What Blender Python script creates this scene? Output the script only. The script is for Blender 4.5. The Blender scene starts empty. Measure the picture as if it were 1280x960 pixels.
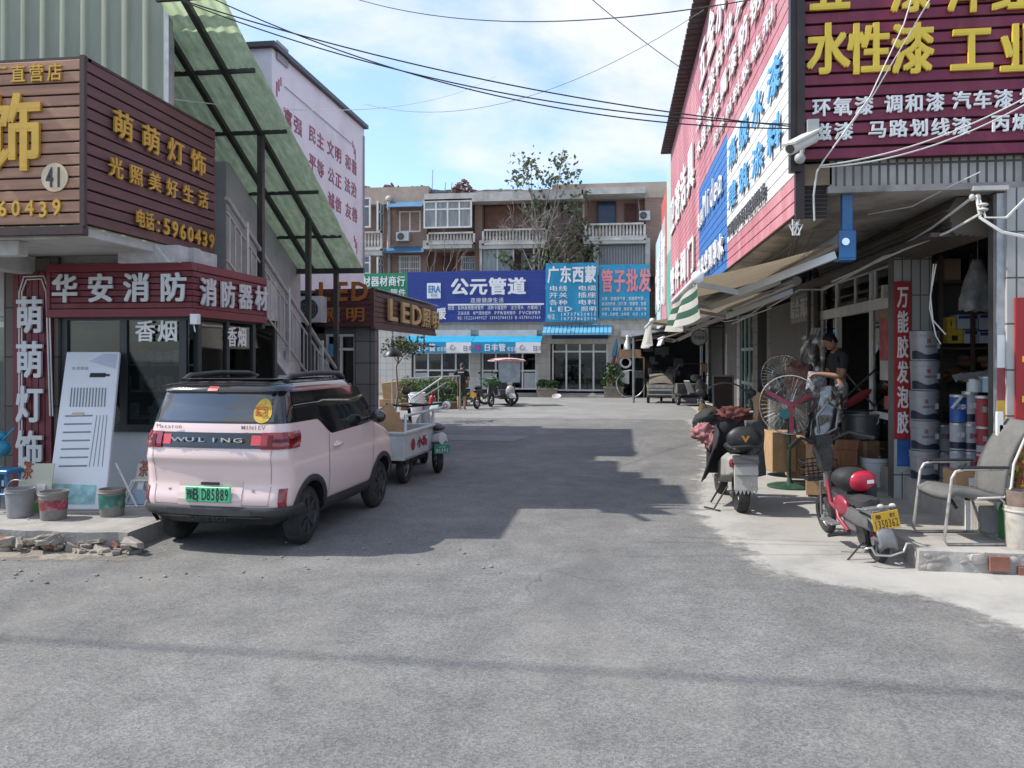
import bpy, bmesh, math, random
from mathutils import Vector, Matrix, Quaternion
from mathutils import noise as mnoise
R = math.radians
random.seed(7)
scene = bpy.context.scene
COL = scene.collection

# ------------------------------------------------------------------ camera, sky, sun, exposure
F, CX, HY, EYE = 1000.0, 640.0, 446.0, 1.8          # focal length in photo pixels, centre, horizon, eye height
TH = math.atan(132.0 / F)
SN, CS = math.sin(TH), math.cos(TH)
cam = bpy.data.cameras.new('camera')
cam.sensor_width = 36.0
cam.lens = 36.0 * F / 1280.0
cam.shift_y = -(480.0 - HY) / 1280.0
cam.clip_start, cam.clip_end = 0.05, 3000
cam_o = bpy.data.objects.new('camera', cam)
COL.objects.link(cam_o)
cam_o.location = (0, 0, EYE)
cam_o.rotation_euler = (R(90), 0, TH)
scene.camera = cam_o

SUN_DIR = Vector((1.0, 0.11, -1.16)).normalized()
w = bpy.data.worlds.new('World')
scene.world = w
w.use_nodes = True
nt = w.node_tree
nt.nodes.clear()
def wn(t, **k):
    n = nt.nodes.new(t)
    for a, b in k.items(): setattr(n, a, b)
    return n
out = wn('ShaderNodeOutputWorld'); bg = wn('ShaderNodeBackground')
sky = wn('ShaderNodeTexSky', sky_type='NISHITA', sun_disc=False, sun_elevation=R(49), sun_rotation=R(264), air_density=1.0, dust_density=1.6, ozone_density=1.0)
tc = wn('ShaderNodeTexCoord'); sep = wn('ShaderNodeSeparateXYZ')
nt.links.new(tc.outputs['Generated'], sep.inputs[0])
zz = wn('ShaderNodeMath', operation='ADD'); zz.inputs[1].default_value = 0.22
nt.links.new(sep.outputs[2], zz.inputs[0])
dx = wn('ShaderNodeMath', operation='DIVIDE'); dy = wn('ShaderNodeMath', operation='DIVIDE')
nt.links.new(sep.outputs[0], dx.inputs[0]); nt.links.new(zz.outputs[0], dx.inputs[1])
nt.links.new(sep.outputs[1], dy.inputs[0]); nt.links.new(zz.outputs[0], dy.inputs[1])
cmb = wn('ShaderNodeCombineXYZ'); cmb.inputs[2].default_value = 11.2
nt.links.new(dx.outputs[0], cmb.inputs[0]); nt.links.new(dy.outputs[0], cmb.inputs[1])
n1 = wn('ShaderNodeTexNoise'); n1.inputs['Scale'].default_value = 1.35; n1.inputs['Detail'].default_value = 9; n1.inputs['Roughness'].default_value = .56
n1.inputs['Distortion'].default_value = .25
nt.links.new(cmb.outputs[0], n1.inputs['Vector'])
rp = wn('ShaderNodeValToRGB')
rp.color_ramp.elements[0].position = .44; rp.color_ramp.elements[1].position = .60
rp.color_ramp.elements[0].color = (.12, .12, .12, 1)
nt.links.new(n1.outputs['Fac'], rp.inputs[0])
cc = wn('ShaderNodeMixRGB'); cc.inputs[1].default_value = (2.75, 2.95, 3.2, 1); cc.inputs[2].default_value = (3.3, 3.35, 3.42, 1)
n2 = wn('ShaderNodeTexNoise'); n2.inputs['Scale'].default_value = 3.1; n2.inputs['Detail'].default_value = 6
nt.links.new(cmb.outputs[0], n2.inputs['Vector']); nt.links.new(n2.outputs['Fac'], cc.inputs[0])
mx = wn('ShaderNodeMixRGB')
tint = wn('ShaderNodeMixRGB', blend_type='MULTIPLY'); tint.inputs[0].default_value = 1; tint.inputs[2].default_value = (.70, .84, 1.0, 1); nt.links.new(sky.outputs[0], tint.inputs[1])
nt.links.new(rp.outputs[0], mx.inputs[0]); nt.links.new(tint.outputs[0], mx.inputs[1]); nt.links.new(cc.outputs[0], mx.inputs[2])
nt.links.new(mx.outputs[0], bg.inputs[0]); bg.inputs[1].default_value = 0.15
nt.links.new(bg.outputs[0], out.inputs[0])

sl = bpy.data.lights.new('sun', 'SUN'); sl.energy = 2.55; sl.angle = R(.53); sl.color = (1, .955, .88)
so = bpy.data.objects.new('sun', sl); COL.objects.link(so)
so.rotation_euler = SUN_DIR.to_track_quat('-Z', 'Y').to_euler(); so.location = (-20, -5, 30)
scene.view_settings.view_transform = 'Standard'
scene.view_settings.look = 'None'
scene.view_settings.exposure = 1.12
scene.view_settings.gamma = 1
scene.render.engine = 'CYCLES'
scene.cycles.max_bounces = 6
scene.cycles.transparent_max_bounces = 12
scene.cycles.use_denoising = True

# ------------------------------------------------------------------ layout helpers: a photo pixel met with a plane of the street
def _p(u, v, d):
    a = (u - CX) / F
    return Vector((-d * SN + a * d * CS, d * CS + a * d * SN, EYE + (HY - v) / F * d))
def GR(u, v, z=0.0): return _p(u, v, (EYE - z) * F / (v - HY))
def AY(u, v, Y): return _p(u, v, Y / (CS + (u - CX) / F * SN))
def AX(u, v, X): return _p(u, v, X / (-SN + (u - CX) / F * CS))

# ------------------------------------------------------------------ materials
MATS = {}
def M(name, col, rough=.6, metal=0.0, var=.12, vs=3.0, bump=0.0, bs=40.0, dirt=None, spec=.5, coat=0.0, emit=None, stretch=None):
    if name in MATS: return MATS[name]
    m = bpy.data.materials.new(name); m.use_nodes = True
    t = m.node_tree; b = t.nodes['Principled BSDF']
    L = t.links.new
    b.inputs['Roughness'].default_value = rough; b.inputs['Metallic'].default_value = metal
    b.inputs['Specular IOR Level'].default_value = spec
    if coat: b.inputs['Coat Weight'].default_value = coat; b.inputs['Coat Roughness'].default_value = .04
    tcn = t.nodes.new('ShaderNodeTexCoord'); vec = tcn.outputs['Object']
    if stretch:
        mp = t.nodes.new('ShaderNodeMapping'); mp.inputs['Scale'].default_value = stretch; L(vec, mp.inputs[0]); vec = mp.outputs[0]
    n = t.nodes.new('ShaderNodeTexNoise'); n.inputs['Scale'].default_value = vs; n.inputs['Detail'].default_value = 7; n.inputs['Roughness'].default_value = .62
    L(vec, n.inputs['Vector'])
    mxn = t.nodes.new('ShaderNodeMixRGB')
    rr = t.nodes.new('ShaderNodeMapRange'); rr.inputs[1].default_value = .3; rr.inputs[2].default_value = .7
    L(n.outputs['Fac'], rr.inputs[0]); L(rr.outputs[0], mxn.inputs[0])
    mxn.inputs[1].default_value = (*[max(0, c * (1 - var)) for c in col], 1)
    mxn.inputs[2].default_value = (*[min(1, c * (1 + var)) for c in col], 1)
    c_out = mxn.outputs[0]
    if dirt:
        dc, da, ds = dirt
        n3 = t.nodes.new('ShaderNodeTexNoise'); n3.inputs['Scale'].default_value = ds; n3.inputs['Detail'].default_value = 9; n3.inputs['Roughness'].default_value = .7
        L(vec, n3.inputs['Vector'])
        r3 = t.nodes.new('ShaderNodeMapRange'); r3.inputs[1].default_value = .47; r3.inputs[2].default_value = .68; r3.inputs[4].default_value = da
        L(n3.outputs['Fac'], r3.inputs[0])
        m3 = t.nodes.new('ShaderNodeMixRGB'); L(r3.outputs[0], m3.inputs[0]); L(c_out, m3.inputs[1]); m3.inputs[2].default_value = (*dc, 1)
        c_out = m3.outputs[0]
    L(c_out, b.inputs['Base Color'])
    if emit:
        b.inputs['Emission Color'].default_value = (*col, 1); b.inputs['Emission Strength'].default_value = emit
    if bump:
        n4 = t.nodes.new('ShaderNodeTexNoise'); n4.inputs['Scale'].default_value = bs; n4.inputs['Detail'].default_value = 5
        L(vec, n4.inputs['Vector'])
        bp = t.nodes.new('ShaderNodeBump'); bp.inputs['Strength'].default_value = bump; bp.inputs['Distance'].default_value = .01
        L(n4.outputs['Fac'], bp.inputs['Height']); L(bp.outputs[0], b.inputs['Normal'])
    MATS[name] = m
    return m

def MBRICK(name, c1, c2, mortar, bw, bh, axis='XZ', msize=.012, offset=.5, rough=.75, dirt=None, var=.0, bump=.4, spec=.3):
    """bricks or tiles on a wall; axis names the wall's own two directions"""
    if name in MATS: return MATS[name]
    m = bpy.data.materials.new(name); m.use_nodes = True
    t = m.node_tree; b = t.nodes['Principled BSDF']; L = t.links.new
    b.inputs['Roughness'].default_value = rough; b.inputs['Specular IOR Level'].default_value = spec
    tcn = t.nodes.new('ShaderNodeTexCoord'); sp = t.nodes.new('ShaderNodeSeparateXYZ'); cb = t.nodes.new('ShaderNodeCombineXYZ')
    L(tcn.outputs['Object'], sp.inputs[0])
    L(sp.outputs['XYZ'.index(axis[0])], cb.inputs[0]); L(sp.outputs['XYZ'.index(axis[1])], cb.inputs[1])
    br = t.nodes.new('ShaderNodeTexBrick'); L(cb.outputs[0], br.inputs['Vector'])
    br.offset = offset; br.inputs['Scale'].default_value = 1
    br.inputs['Color1'].default_value = (*c1, 1); br.inputs['Color2'].default_value = (*c2, 1); br.inputs['Mortar'].default_value = (*mortar, 1)
    br.inputs['Mortar Size'].default_value = msize; br.inputs['Brick Width'].default_value = bw; br.inputs['Row Height'].default_value = bh
    c_out = br.outputs['Color']
    n3 = t.nodes.new('ShaderNodeTexNoise'); n3.inputs['Scale'].default_value = (dirt[2] if dirt else 1.2); n3.inputs['Detail'].default_value = 9
    L(tcn.outputs['Object'], n3.inputs['Vector'])
    r3 = t.nodes.new('ShaderNodeMapRange'); r3.inputs[1].default_value = .45; r3.inputs[2].default_value = .7; r3.inputs[4].default_value = dirt[1] if dirt else .25
    L(n3.outputs['Fac'], r3.inputs[0])
    m3 = t.nodes.new('ShaderNodeMixRGB'); L(r3.outputs[0], m3.inputs[0]); L(c_out, m3.inputs[1]); m3.inputs[2].default_value = (*(dirt[0] if dirt else mortar), 1)
    L(m3.outputs[0], b.inputs['Base Color'])
    bp = t.nodes.new('ShaderNodeBump'); bp.inputs['Strength'].default_value = bump; bp.inputs['Distance'].default_value = .01; bp.invert = True
    L(br.outputs['Fac'], bp.inputs['Height']); L(bp.outputs[0], b.inputs['Normal'])
    MATS[name] = m
    return m

def MGLASS(name, tint=(.55, .6, .6), clear=.75, rough=.03):
    if name in MATS: return MATS[name]
    m = bpy.data.materials.new(name); m.use_nodes = True
    t = m.node_tree; t.nodes.clear(); L = t.links.new
    o = t.nodes.new('ShaderNodeOutputMaterial'); g = t.nodes.new('ShaderNodeBsdfGlossy'); tr = t.nodes.new('ShaderNodeBsdfTransparent')
    g.inputs['Roughness'].default_value = rough; tr.inputs[0].default_value = (*tint, 1)
    fr = t.nodes.new('ShaderNodeFresnel'); fr.inputs[0].default_value = 1.5
    ad = t.nodes.new('ShaderNodeMath'); ad.operation = 'ADD'; ad.inputs[1].default_value = (1 - clear) * .3; ad.use_clamp = True
    L(fr.outputs[0], ad.inputs[0])
    mxs = t.nodes.new('ShaderNodeMixShader'); L(ad.outputs[0], mxs.inputs[0]); L(tr.outputs[0], mxs.inputs[1]); L(g.outputs[0], mxs.inputs[2])
    L(mxs.outputs[0], o.inputs[0])
    MATS[name] = m
    return m

def MTRANS(name, col, trans=.5, rough=.5, var=.2, vs=2.0, dirt=None, stretch=None):
    """thin sheet that lets light through (plastic roofing, awning cloth, leaves)"""
    m = M(name, col, rough=rough, var=var, vs=vs, dirt=dirt, stretch=stretch)
    t = m.node_tree; b = t.nodes['Principled BSDF']; L = t.links.new
    o = [n for n in t.nodes if n.type == 'OUTPUT_MATERIAL'][0]
    if any(n.type == 'MIX_SHADER' for n in t.nodes): return m
    tl = t.nodes.new('ShaderNodeBsdfTranslucent'); mxs = t.nodes.new('ShaderNodeMixShader'); mxs.inputs[0].default_value = trans
    L(b.inputs['Base Color'].links[0].from_socket, tl.inputs[0])
    L(b.outputs[0], mxs.inputs[1]); L(tl.outputs[0], mxs.inputs[2]); L(mxs.outputs[0], o.inputs[0])
    return m

# ------------------------------------------------------------------ text
_TXT = {}
def glyph(ch, bold=0.0, res=2):
    k = (ch, bold, res)
    if k not in _TXT:
        c = bpy.data.curves.new('t', 'FONT'); c.body = ch; c.size = 1; c.offset = bold; c.resolution_u = res; c.extrude = .5
        o = bpy.data.objects.new('t', c); me = o.to_mesh()
        vs = [tuple(v.co) for v in me.vertices]; fs = [tuple(p.vertices) for p in me.polygons]
        o.to_mesh_clear(); bpy.data.objects.remove(o); bpy.data.curves.remove(c)
        _TXT[k] = (vs, fs)
    return _TXT[k]

# ------------------------------------------------------------------ mesh builder
class MB:
    def __init__(s): s.v = []; s.f = []; s.mi = []; s.cur = 0; s.marks = []; s.prims = []
    def mat(s, i): s.cur = i; return s
    def add(s, vs, fs, mi=None):
        o = len(s.v); s.prims.append((o, len(s.f))); s.v += [tuple(v) for v in vs]
        s.f += [tuple(i + o for i in f) for f in fs]; s.mi += [s.cur if mi is None else mi] * len(fs)
        return s
    def box(s, x0, x1, y0, y1, z0, z1, mi=None):
        if x0 > x1: x0, x1 = x1, x0
        if y0 > y1: y0, y1 = y1, y0
        if z0 > z1: z0, z1 = z1, z0
        return s.add([(x0, y0, z0), (x1, y0, z0), (x1, y1, z0), (x0, y1, z0), (x0, y0, z1), (x1, y0, z1), (x1, y1, z1), (x0, y1, z1)],
                     [(0, 3, 2, 1), (4, 5, 6, 7), (0, 1, 5, 4), (1, 2, 6, 5), (2, 3, 7, 6), (3, 0, 4, 7)], mi)
    def obox(s, o, ax, ay, az, mi=None):
        """box from corner o with edge vectors ax, ay, az"""
        o, ax, ay, az = Vector(o), Vector(ax), Vector(ay), Vector(az)
        if ax.cross(ay).dot(az) < 0: o = o + ay; ay = -ay
        c = [o, o + ax, o + ax + ay, o + ay]
        return s.add(c + [p + az for p in c], [(0, 3, 2, 1), (4, 5, 6, 7), (0, 1, 5, 4), (1, 2, 6, 5), (2, 3, 7, 6), (3, 0, 4, 7)], mi)
    def cbox(s, c, sx, sy, sz, rot=None, mi=None):
        m = rot if rot is not None else Matrix.Identity(3)
        ax, ay, az = m @ Vector((sx, 0, 0)), m @ Vector((0, sy, 0)), m @ Vector((0, 0, sz))
        return s.obox(Vector(c) - (ax + ay + az) / 2, ax, ay, az, mi)
    def bar(s, p, q, wd, ht=None, mi=None, up=(0, 0, 1)):
        p, q = Vector(p), Vector(q); d = q - p; u = Vector(up)
        if abs(d.normalized().dot(u)) > .98: u = Vector((1, 0, 0))
        sx = d.cross(u).normalized() * wd; uz = sx.cross(d).normalized() * (ht or wd)
        return s.obox(p - sx / 2 - uz / 2, d, sx, uz, mi)
    def tube(s, pts, r, n=8, mi=None, caps=True, closed=False):
        pts = [Vector(p) for p in pts]; rs = r if isinstance(r, (list, tuple)) else [r] * len(pts)
        rings = []; N = len(pts); prev = None
        for i, p in enumerate(pts):
            if closed: d = (pts[(i + 1) % N] - pts[i - 1])
            else: d = pts[min(i + 1, N - 1)] - pts[max(i - 1, 0)]
            d = d.normalized() if d.length > 1e-9 else Vector((0, 0, 1))
            if prev is None:
                u = Vector((0, 0, 1)) if abs(d.z) < .95 else Vector((1, 0, 0))
            else: u = prev
            u = (u - d * u.dot(d)); u = u.normalized() if u.length > 1e-6 else d.orthogonal().normalized()
            prev = u; w_ = d.cross(u)
            rings.append([p + (u * math.cos(2 * math.pi * k / n) + w_ * math.sin(2 * math.pi * k / n)) * rs[i] for k in range(n)])
        return s.loft(rings, mi, closed=closed, caps=caps)
    def loft(s, rings, mi=None, closed=False, caps=True, wrap=True):
        n = len(rings[0]); fs = []; N = len(rings)
        for i in range(N if closed else N - 1):
            j = (i + 1) % N
            for k in range(n if wrap else n - 1):
                l = (k + 1) % n
                fs.append((i * n + k, i * n + l, j * n + l, j * n + k))
        if caps and not closed and wrap: fs += [tuple(reversed(range(n))), tuple((N - 1) * n + k for k in range(n))]
        return s.add([p for r_ in rings for p in r_], fs, mi)
    def cyl(s, p, q, r0, r1=None, n=16, mi=None): return s.tube([p, q], [r0, r0 if r1 is None else r1], n, mi)
    def lathe(s, prof, c=(0, 0, 0), axis=(0, 0, 1), n=24, mi=None):
        ax = Vector(axis).normalized(); u = ax.orthogonal().normalized(); w_ = ax.cross(u); c = Vector(c)
        rings = [[c + ax * h + (u * math.cos(2 * math.pi * k / n) + w_ * math.sin(2 * math.pi * k / n)) * max(r_, 1e-4) for k in range(n)] for r_, h in prof]
        return s.loft(rings, mi)
    def ball(s, c, rx, ry=None, rz=None, nu=14, nv=9, mi=None, rot=None):
        ry = ry or rx; rz = rz or rx; c = Vector(c); rings = []
        for i in range(nv + 1):
            a = math.pi * (i / nv) ; a = min(max(a, .02), math.pi - .02)
            ring = []
            for k in range(nu):
                b = 2 * math.pi * k / nu
                p = Vector((rx * math.sin(a) * math.cos(b), ry * math.sin(a) * math.sin(b), -rz * math.cos(a)))
                ring.append(c + (rot @ p if rot else p))
            rings.append(ring)
        return s.loft(rings, mi)
    def lump(s, c, rx, ry, rz, amp=.3, seed=0, freq=2.2, mi=None, rot=None):
        """crumpled soft mass: a ball pushed about by folds"""
        c = Vector(c); v0 = len(s.v); s.ball((0, 0, 0), 1, 1, 1, 28, 18, mi)
        for k in range(v0, len(s.v)):
            p = Vector(s.v[k]); q = p * freq + Vector((seed, seed * 1.7, 0))
            f = 1 + amp * (mnoise.noise(q) + .5 * (1 - 2 * abs(mnoise.noise(q * 2.3))) + .25 * mnoise.noise(q * 5))
            p = Vector((p.x * rx * f, p.y * ry * f, p.z * rz * f)); s.v[k] = tuple(c + (rot @ p if rot else p))
        return s
    def torus(s, c, axis, R_, r, n=28, m=8, mi=None, a0=0, a1=360):
        ax = Vector(axis).normalized(); u = ax.orthogonal().normalized(); w_ = ax.cross(u); c = Vector(c)
        full = abs(a1 - a0) >= 360
        k = n if full else n + 1
        pts = [c + (u * math.cos(R(a0 + (a1 - a0) * i / n)) + w_ * math.sin(R(a0 + (a1 - a0) * i / n))) * R_ for i in range(k)]
        return s.tube(pts, r, m, mi, closed=full)
    def prism(s, pts, ext, mi=None):
        """closed outline pts (3D, planar) extruded by vector ext"""
        pts = [Vector(p) for p in pts]; e = Vector(ext); n = len(pts)
        nrm = Vector((0, 0, 0))
        for i in range(n): nrm += pts[i].cross(pts[(i + 1) % n])
        if nrm.dot(e) > 0: pts.reverse()
        fs = [tuple(range(n)), tuple(reversed(range(n, 2 * n)))] + [(i, i + n, (i + 1) % n + n, (i + 1) % n)[::-1][::-1] for i in range(n)]
        fs = [tuple(range(n)), tuple(reversed(range(n, 2 * n)))] + [((i + 1) % n, i, i + n, (i + 1) % n + n) for i in range(n)]
        return s.add(pts + [p + e for p in pts], fs, mi)
    def quad(s, a, b, c, d, mi=None): return s.add([a, b, c, d], [(0, 1, 2, 3)], mi)
    def text(s, st, o, ux, uz, w_, h, depth=.02, bold=.03, fill=.9, mi=None, res=2, vertical=False, lift=0.0):
        """one row (or column) of characters, each in a cell of the w_ x h box whose lower-left corner is o"""
        o, ux, uz = Vector(o), Vector(ux).normalized(), Vector(uz).normalized(); nn = ux.cross(uz)
        s.marks.append((len(s.v), len(s.f))); n = len(st); cw, ch = (w_, h / n) if vertical else (w_ / n, h)
        for i, c in enumerate(st):
            if c in ' \u3000': continue
            cjk = ord(c) > 0x2e00
            b0 = 0.0 if cjk else bold
            vs, fs = glyph(c, b0, res)
            if not vs: continue
            xs = [v[0] for v in vs]; mid = (min(xs) + max(xs)) / 2
            gw = 1.0 if cjk else .62
            sx, sy = cw * fill / gw, ch * fill / (1.0 if cjk else .8)
            by = .38 if cjk else .34
            cx, cy = ((.5 * cw, h - (i + .5) * ch) if vertical else ((i + .5) * cw, .5 * ch))
            e = bold - b0
            sh = [(0, 0)] if e < .004 else ([(-e, -e * .6), (e, e * .6)] if e < .016 else [(-e, -e * .57), (e * .94, -e * .63), (-e * .9, e * .6), (e * 1.05, e * .66)])
            for q, (ex, ey) in enumerate(sh):
                s.add([o + ux * (cx + (v[0] + ex - (mid if not cjk else .5)) * sx) + uz * (cy + (v[1] + ey - by) * sy) + nn * (lift + (v[2] + .5) * (depth + q * .0006)) for v in vs], fs, mi)
        return s
    def grid(s, fn, nu, nv, mi=None):
        vs = [fn(i / nu, j / nv) for j in range(nv + 1) for i in range(nu + 1)]
        fs = [(j * (nu + 1) + i, j * (nu + 1) + i + 1, (j + 1) * (nu + 1) + i + 1, (j + 1) * (nu + 1) + i) for j in range(nv) for i in range(nu)]
        return s.add(vs, fs, mi)
    def slats(s, o, ux, uz, w_, h, n, gap=.016, depth=.025, mi=0, back=1):
        """boards laid one above the other over a dark backing"""
        o, ux, uz = Vector(o), Vector(ux).normalized(), Vector(uz).normalized(); nn = ux.cross(uz); p = h / n
        s.obox(o - nn * .03, ux * w_, nn * .03, uz * h, back)
        for i in range(n): s.obox(o + uz * (i * p + gap / 2) + nn * .002, ux * w_, nn * depth, uz * (p - gap), mi)
        return s
    def split(s, marks):
        out = []; ends = marks[1:] + [(len(s.v), len(s.f))]
        for (v0, f0), (v1, f1) in zip(marks, ends):
            if f1 == f0: continue
            b = MB(); b.v = s.v[v0:v1]; b.f = [tuple(i - v0 for i in f) for f in s.f[f0:f1]]; b.mi = s.mi[f0:f1]; out.append(b)
        return out
    def build_each(s, name, mats, parent=None, **k):
        """every shape added becomes a part of its own"""
        for b in s.split(s.prims): o = b.build(name, mats, parent, **k)
        return o
    def build(s, name, mats, parent=None, smooth=None, bevel=0.0, local=False, seg=1, solid=0.0, sub=0):
        if name.endswith('lettering') and len(s.marks) > 1 and s.marks[0] == (0, 0):
            mk, s.marks = s.marks, []
            for b in s.split(mk): o = b.build(name, mats, parent, smooth, bevel, local, seg, solid, sub)
            return o
        me = bpy.data.meshes.new(name)
        vs = s.v
        inv = INV.get(parent.name) if (parent is not None and not local) else None
        if inv is not None: vs = [tuple(inv @ Vector(v)) for v in vs]
        me.from_pydata(vs, [], s.f)
        mats = mats if isinstance(mats, (list, tuple)) else [mats]
        for m in mats: me.materials.append(m)
        for p, i in zip(me.polygons, s.mi): p.material_index = min(i, len(mats) - 1)
        if smooth is not None:
            me.polygons.foreach_set('use_smooth', [True] * len(me.polygons))
            me.set_sharp_from_angle(angle=R(smooth))
        me.update()
        o = bpy.data.objects.new(name, me); COL.objects.link(o)
        if parent is not None:
            o.parent = parent
            if parent.name in INV: INV[o.name] = INV[parent.name]
        else:
            pass
        if solid:
            md = o.modifiers.new('solid', 'SOLIDIFY'); md.thickness = solid; md.offset = 0
        if sub:
            md = o.modifiers.new('sub', 'SUBSURF'); md.levels = sub; md.render_levels = sub
        if bevel:
            md = o.modifiers.new('bevel', 'BEVEL'); md.width = bevel; md.segments = seg; md.limit_method = 'ANGLE'; md.angle_limit = R(40); md.harden_normals = False
        return o
INV = {}
def tag(o, label, cat, group=None, kind=None):
    if label: o['label'] = label
    if cat: o['category'] = cat
    if group: o['group'] = group
    if kind: o['kind'] = kind
    return o
def thing(name, label, cat, loc=(0, 0, 0), rz=0.0, group=None):
    o = bpy.data.objects.new(name, None); COL.objects.link(o)
    o.empty_display_size = .2
    o.location = loc; o.rotation_euler = (0, 0, rz)
    INV[o.name] = (Matrix.Translation(Vector(loc)) @ Matrix.Rotation(rz, 4, 'Z')).inverted()
    return tag(o, label, cat, group)
def single(mb, name, label, cat, mats, group=None, **k):
    """a thing that is one mesh, its origin moved to its base"""
    xs = [v[0] for v in mb.v]; ys = [v[1] for v in mb.v]; zs = [v[2] for v in mb.v]
    loc = Vector(((min(xs) + max(xs)) / 2, (min(ys) + max(ys)) / 2, min(zs)))
    mb.v = [tuple(Vector(v) - loc) for v in mb.v]
    o = mb.build(name, mats, **k); o.location = loc
    return tag(o, label, cat, group)
def dup(root, loc=None, rz=None, label=None, scale=None):
    r = root.copy(); COL.objects.link(r)
    if loc is not None: r.location = loc
    if rz is not None: r.rotation_euler = (0, 0, rz)
    if scale is not None: r.scale = scale
    if label: r['label'] = label
    for ch in list(root.children):
        c = ch.copy(); COL.objects.link(c); c.parent = r
        for g in list(ch.children):
            d = g.copy(); COL.objects.link(d); d.parent = c
    return r
def arc(p0, p1, sag, n=16):
    p0, p1 = Vector(p0), Vector(p1)
    return [p0.lerp(p1, i / n) - Vector((0, 0, sag * 4 * (i / n) * (1 - i / n))) for i in range(n + 1)]
UX, UY, UZ = Vector((1, 0, 0)), Vector((0, 1, 0)), Vector((0, 0, 1))
XF, XL, XR = (UX, UZ), (UY, UZ), (-UY, UZ)            # reading frames: facing the camera, facing +X (left side), facing -X (right side)

# shared materials
dark = M('dark_recess', (.012, .012, .013), .9)
black_plastic = M('black_plastic', (.02, .02, .022), .45, var=.2)
black_metal = M('black_metal', (.025, .026, .028), .4, .3, var=.3)
grey_steel = M('grey_steel', (.30, .31, .32), .38, .7, var=.2, dirt=((.16, .13, .1), .5, 9))
galv = M('galvanised_steel', (.42, .43, .44), .45, .6, var=.2, vs=8)
chrome = M('chrome', (.75, .75, .75), .15, 1.0, var=.05)
white_paint = M('white_paint', (.74, .74, .73), .5, var=.06, dirt=((.4, .38, .34), .35, 5))
white_frame = M('white_window_frame', (.66, .66, .65), .45, var=.06, dirt=((.4, .38, .34), .4, 7))
cardboard = M('cardboard', (.42, .26, .14), .85, var=.14, vs=4, dirt=((.28, .17, .09), .4, 6))
rubber = M('rubber', (.02, .02, .02), .85, var=.25, vs=20, dirt=((.12, .1, .08), .35, 8))
glass_dark = M('dark_window_glass', (.025, .032, .036), .05, spec=.8, var=.3)
glass_clear = MGLASS('shop_glass', (.62, .68, .67), .95)
concrete = M('concrete', (.33, .32, .30), .88, var=.16, vs=1.3, bump=.5, bs=35, dirt=((.22, .20, .18), .55, 2.2))
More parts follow.
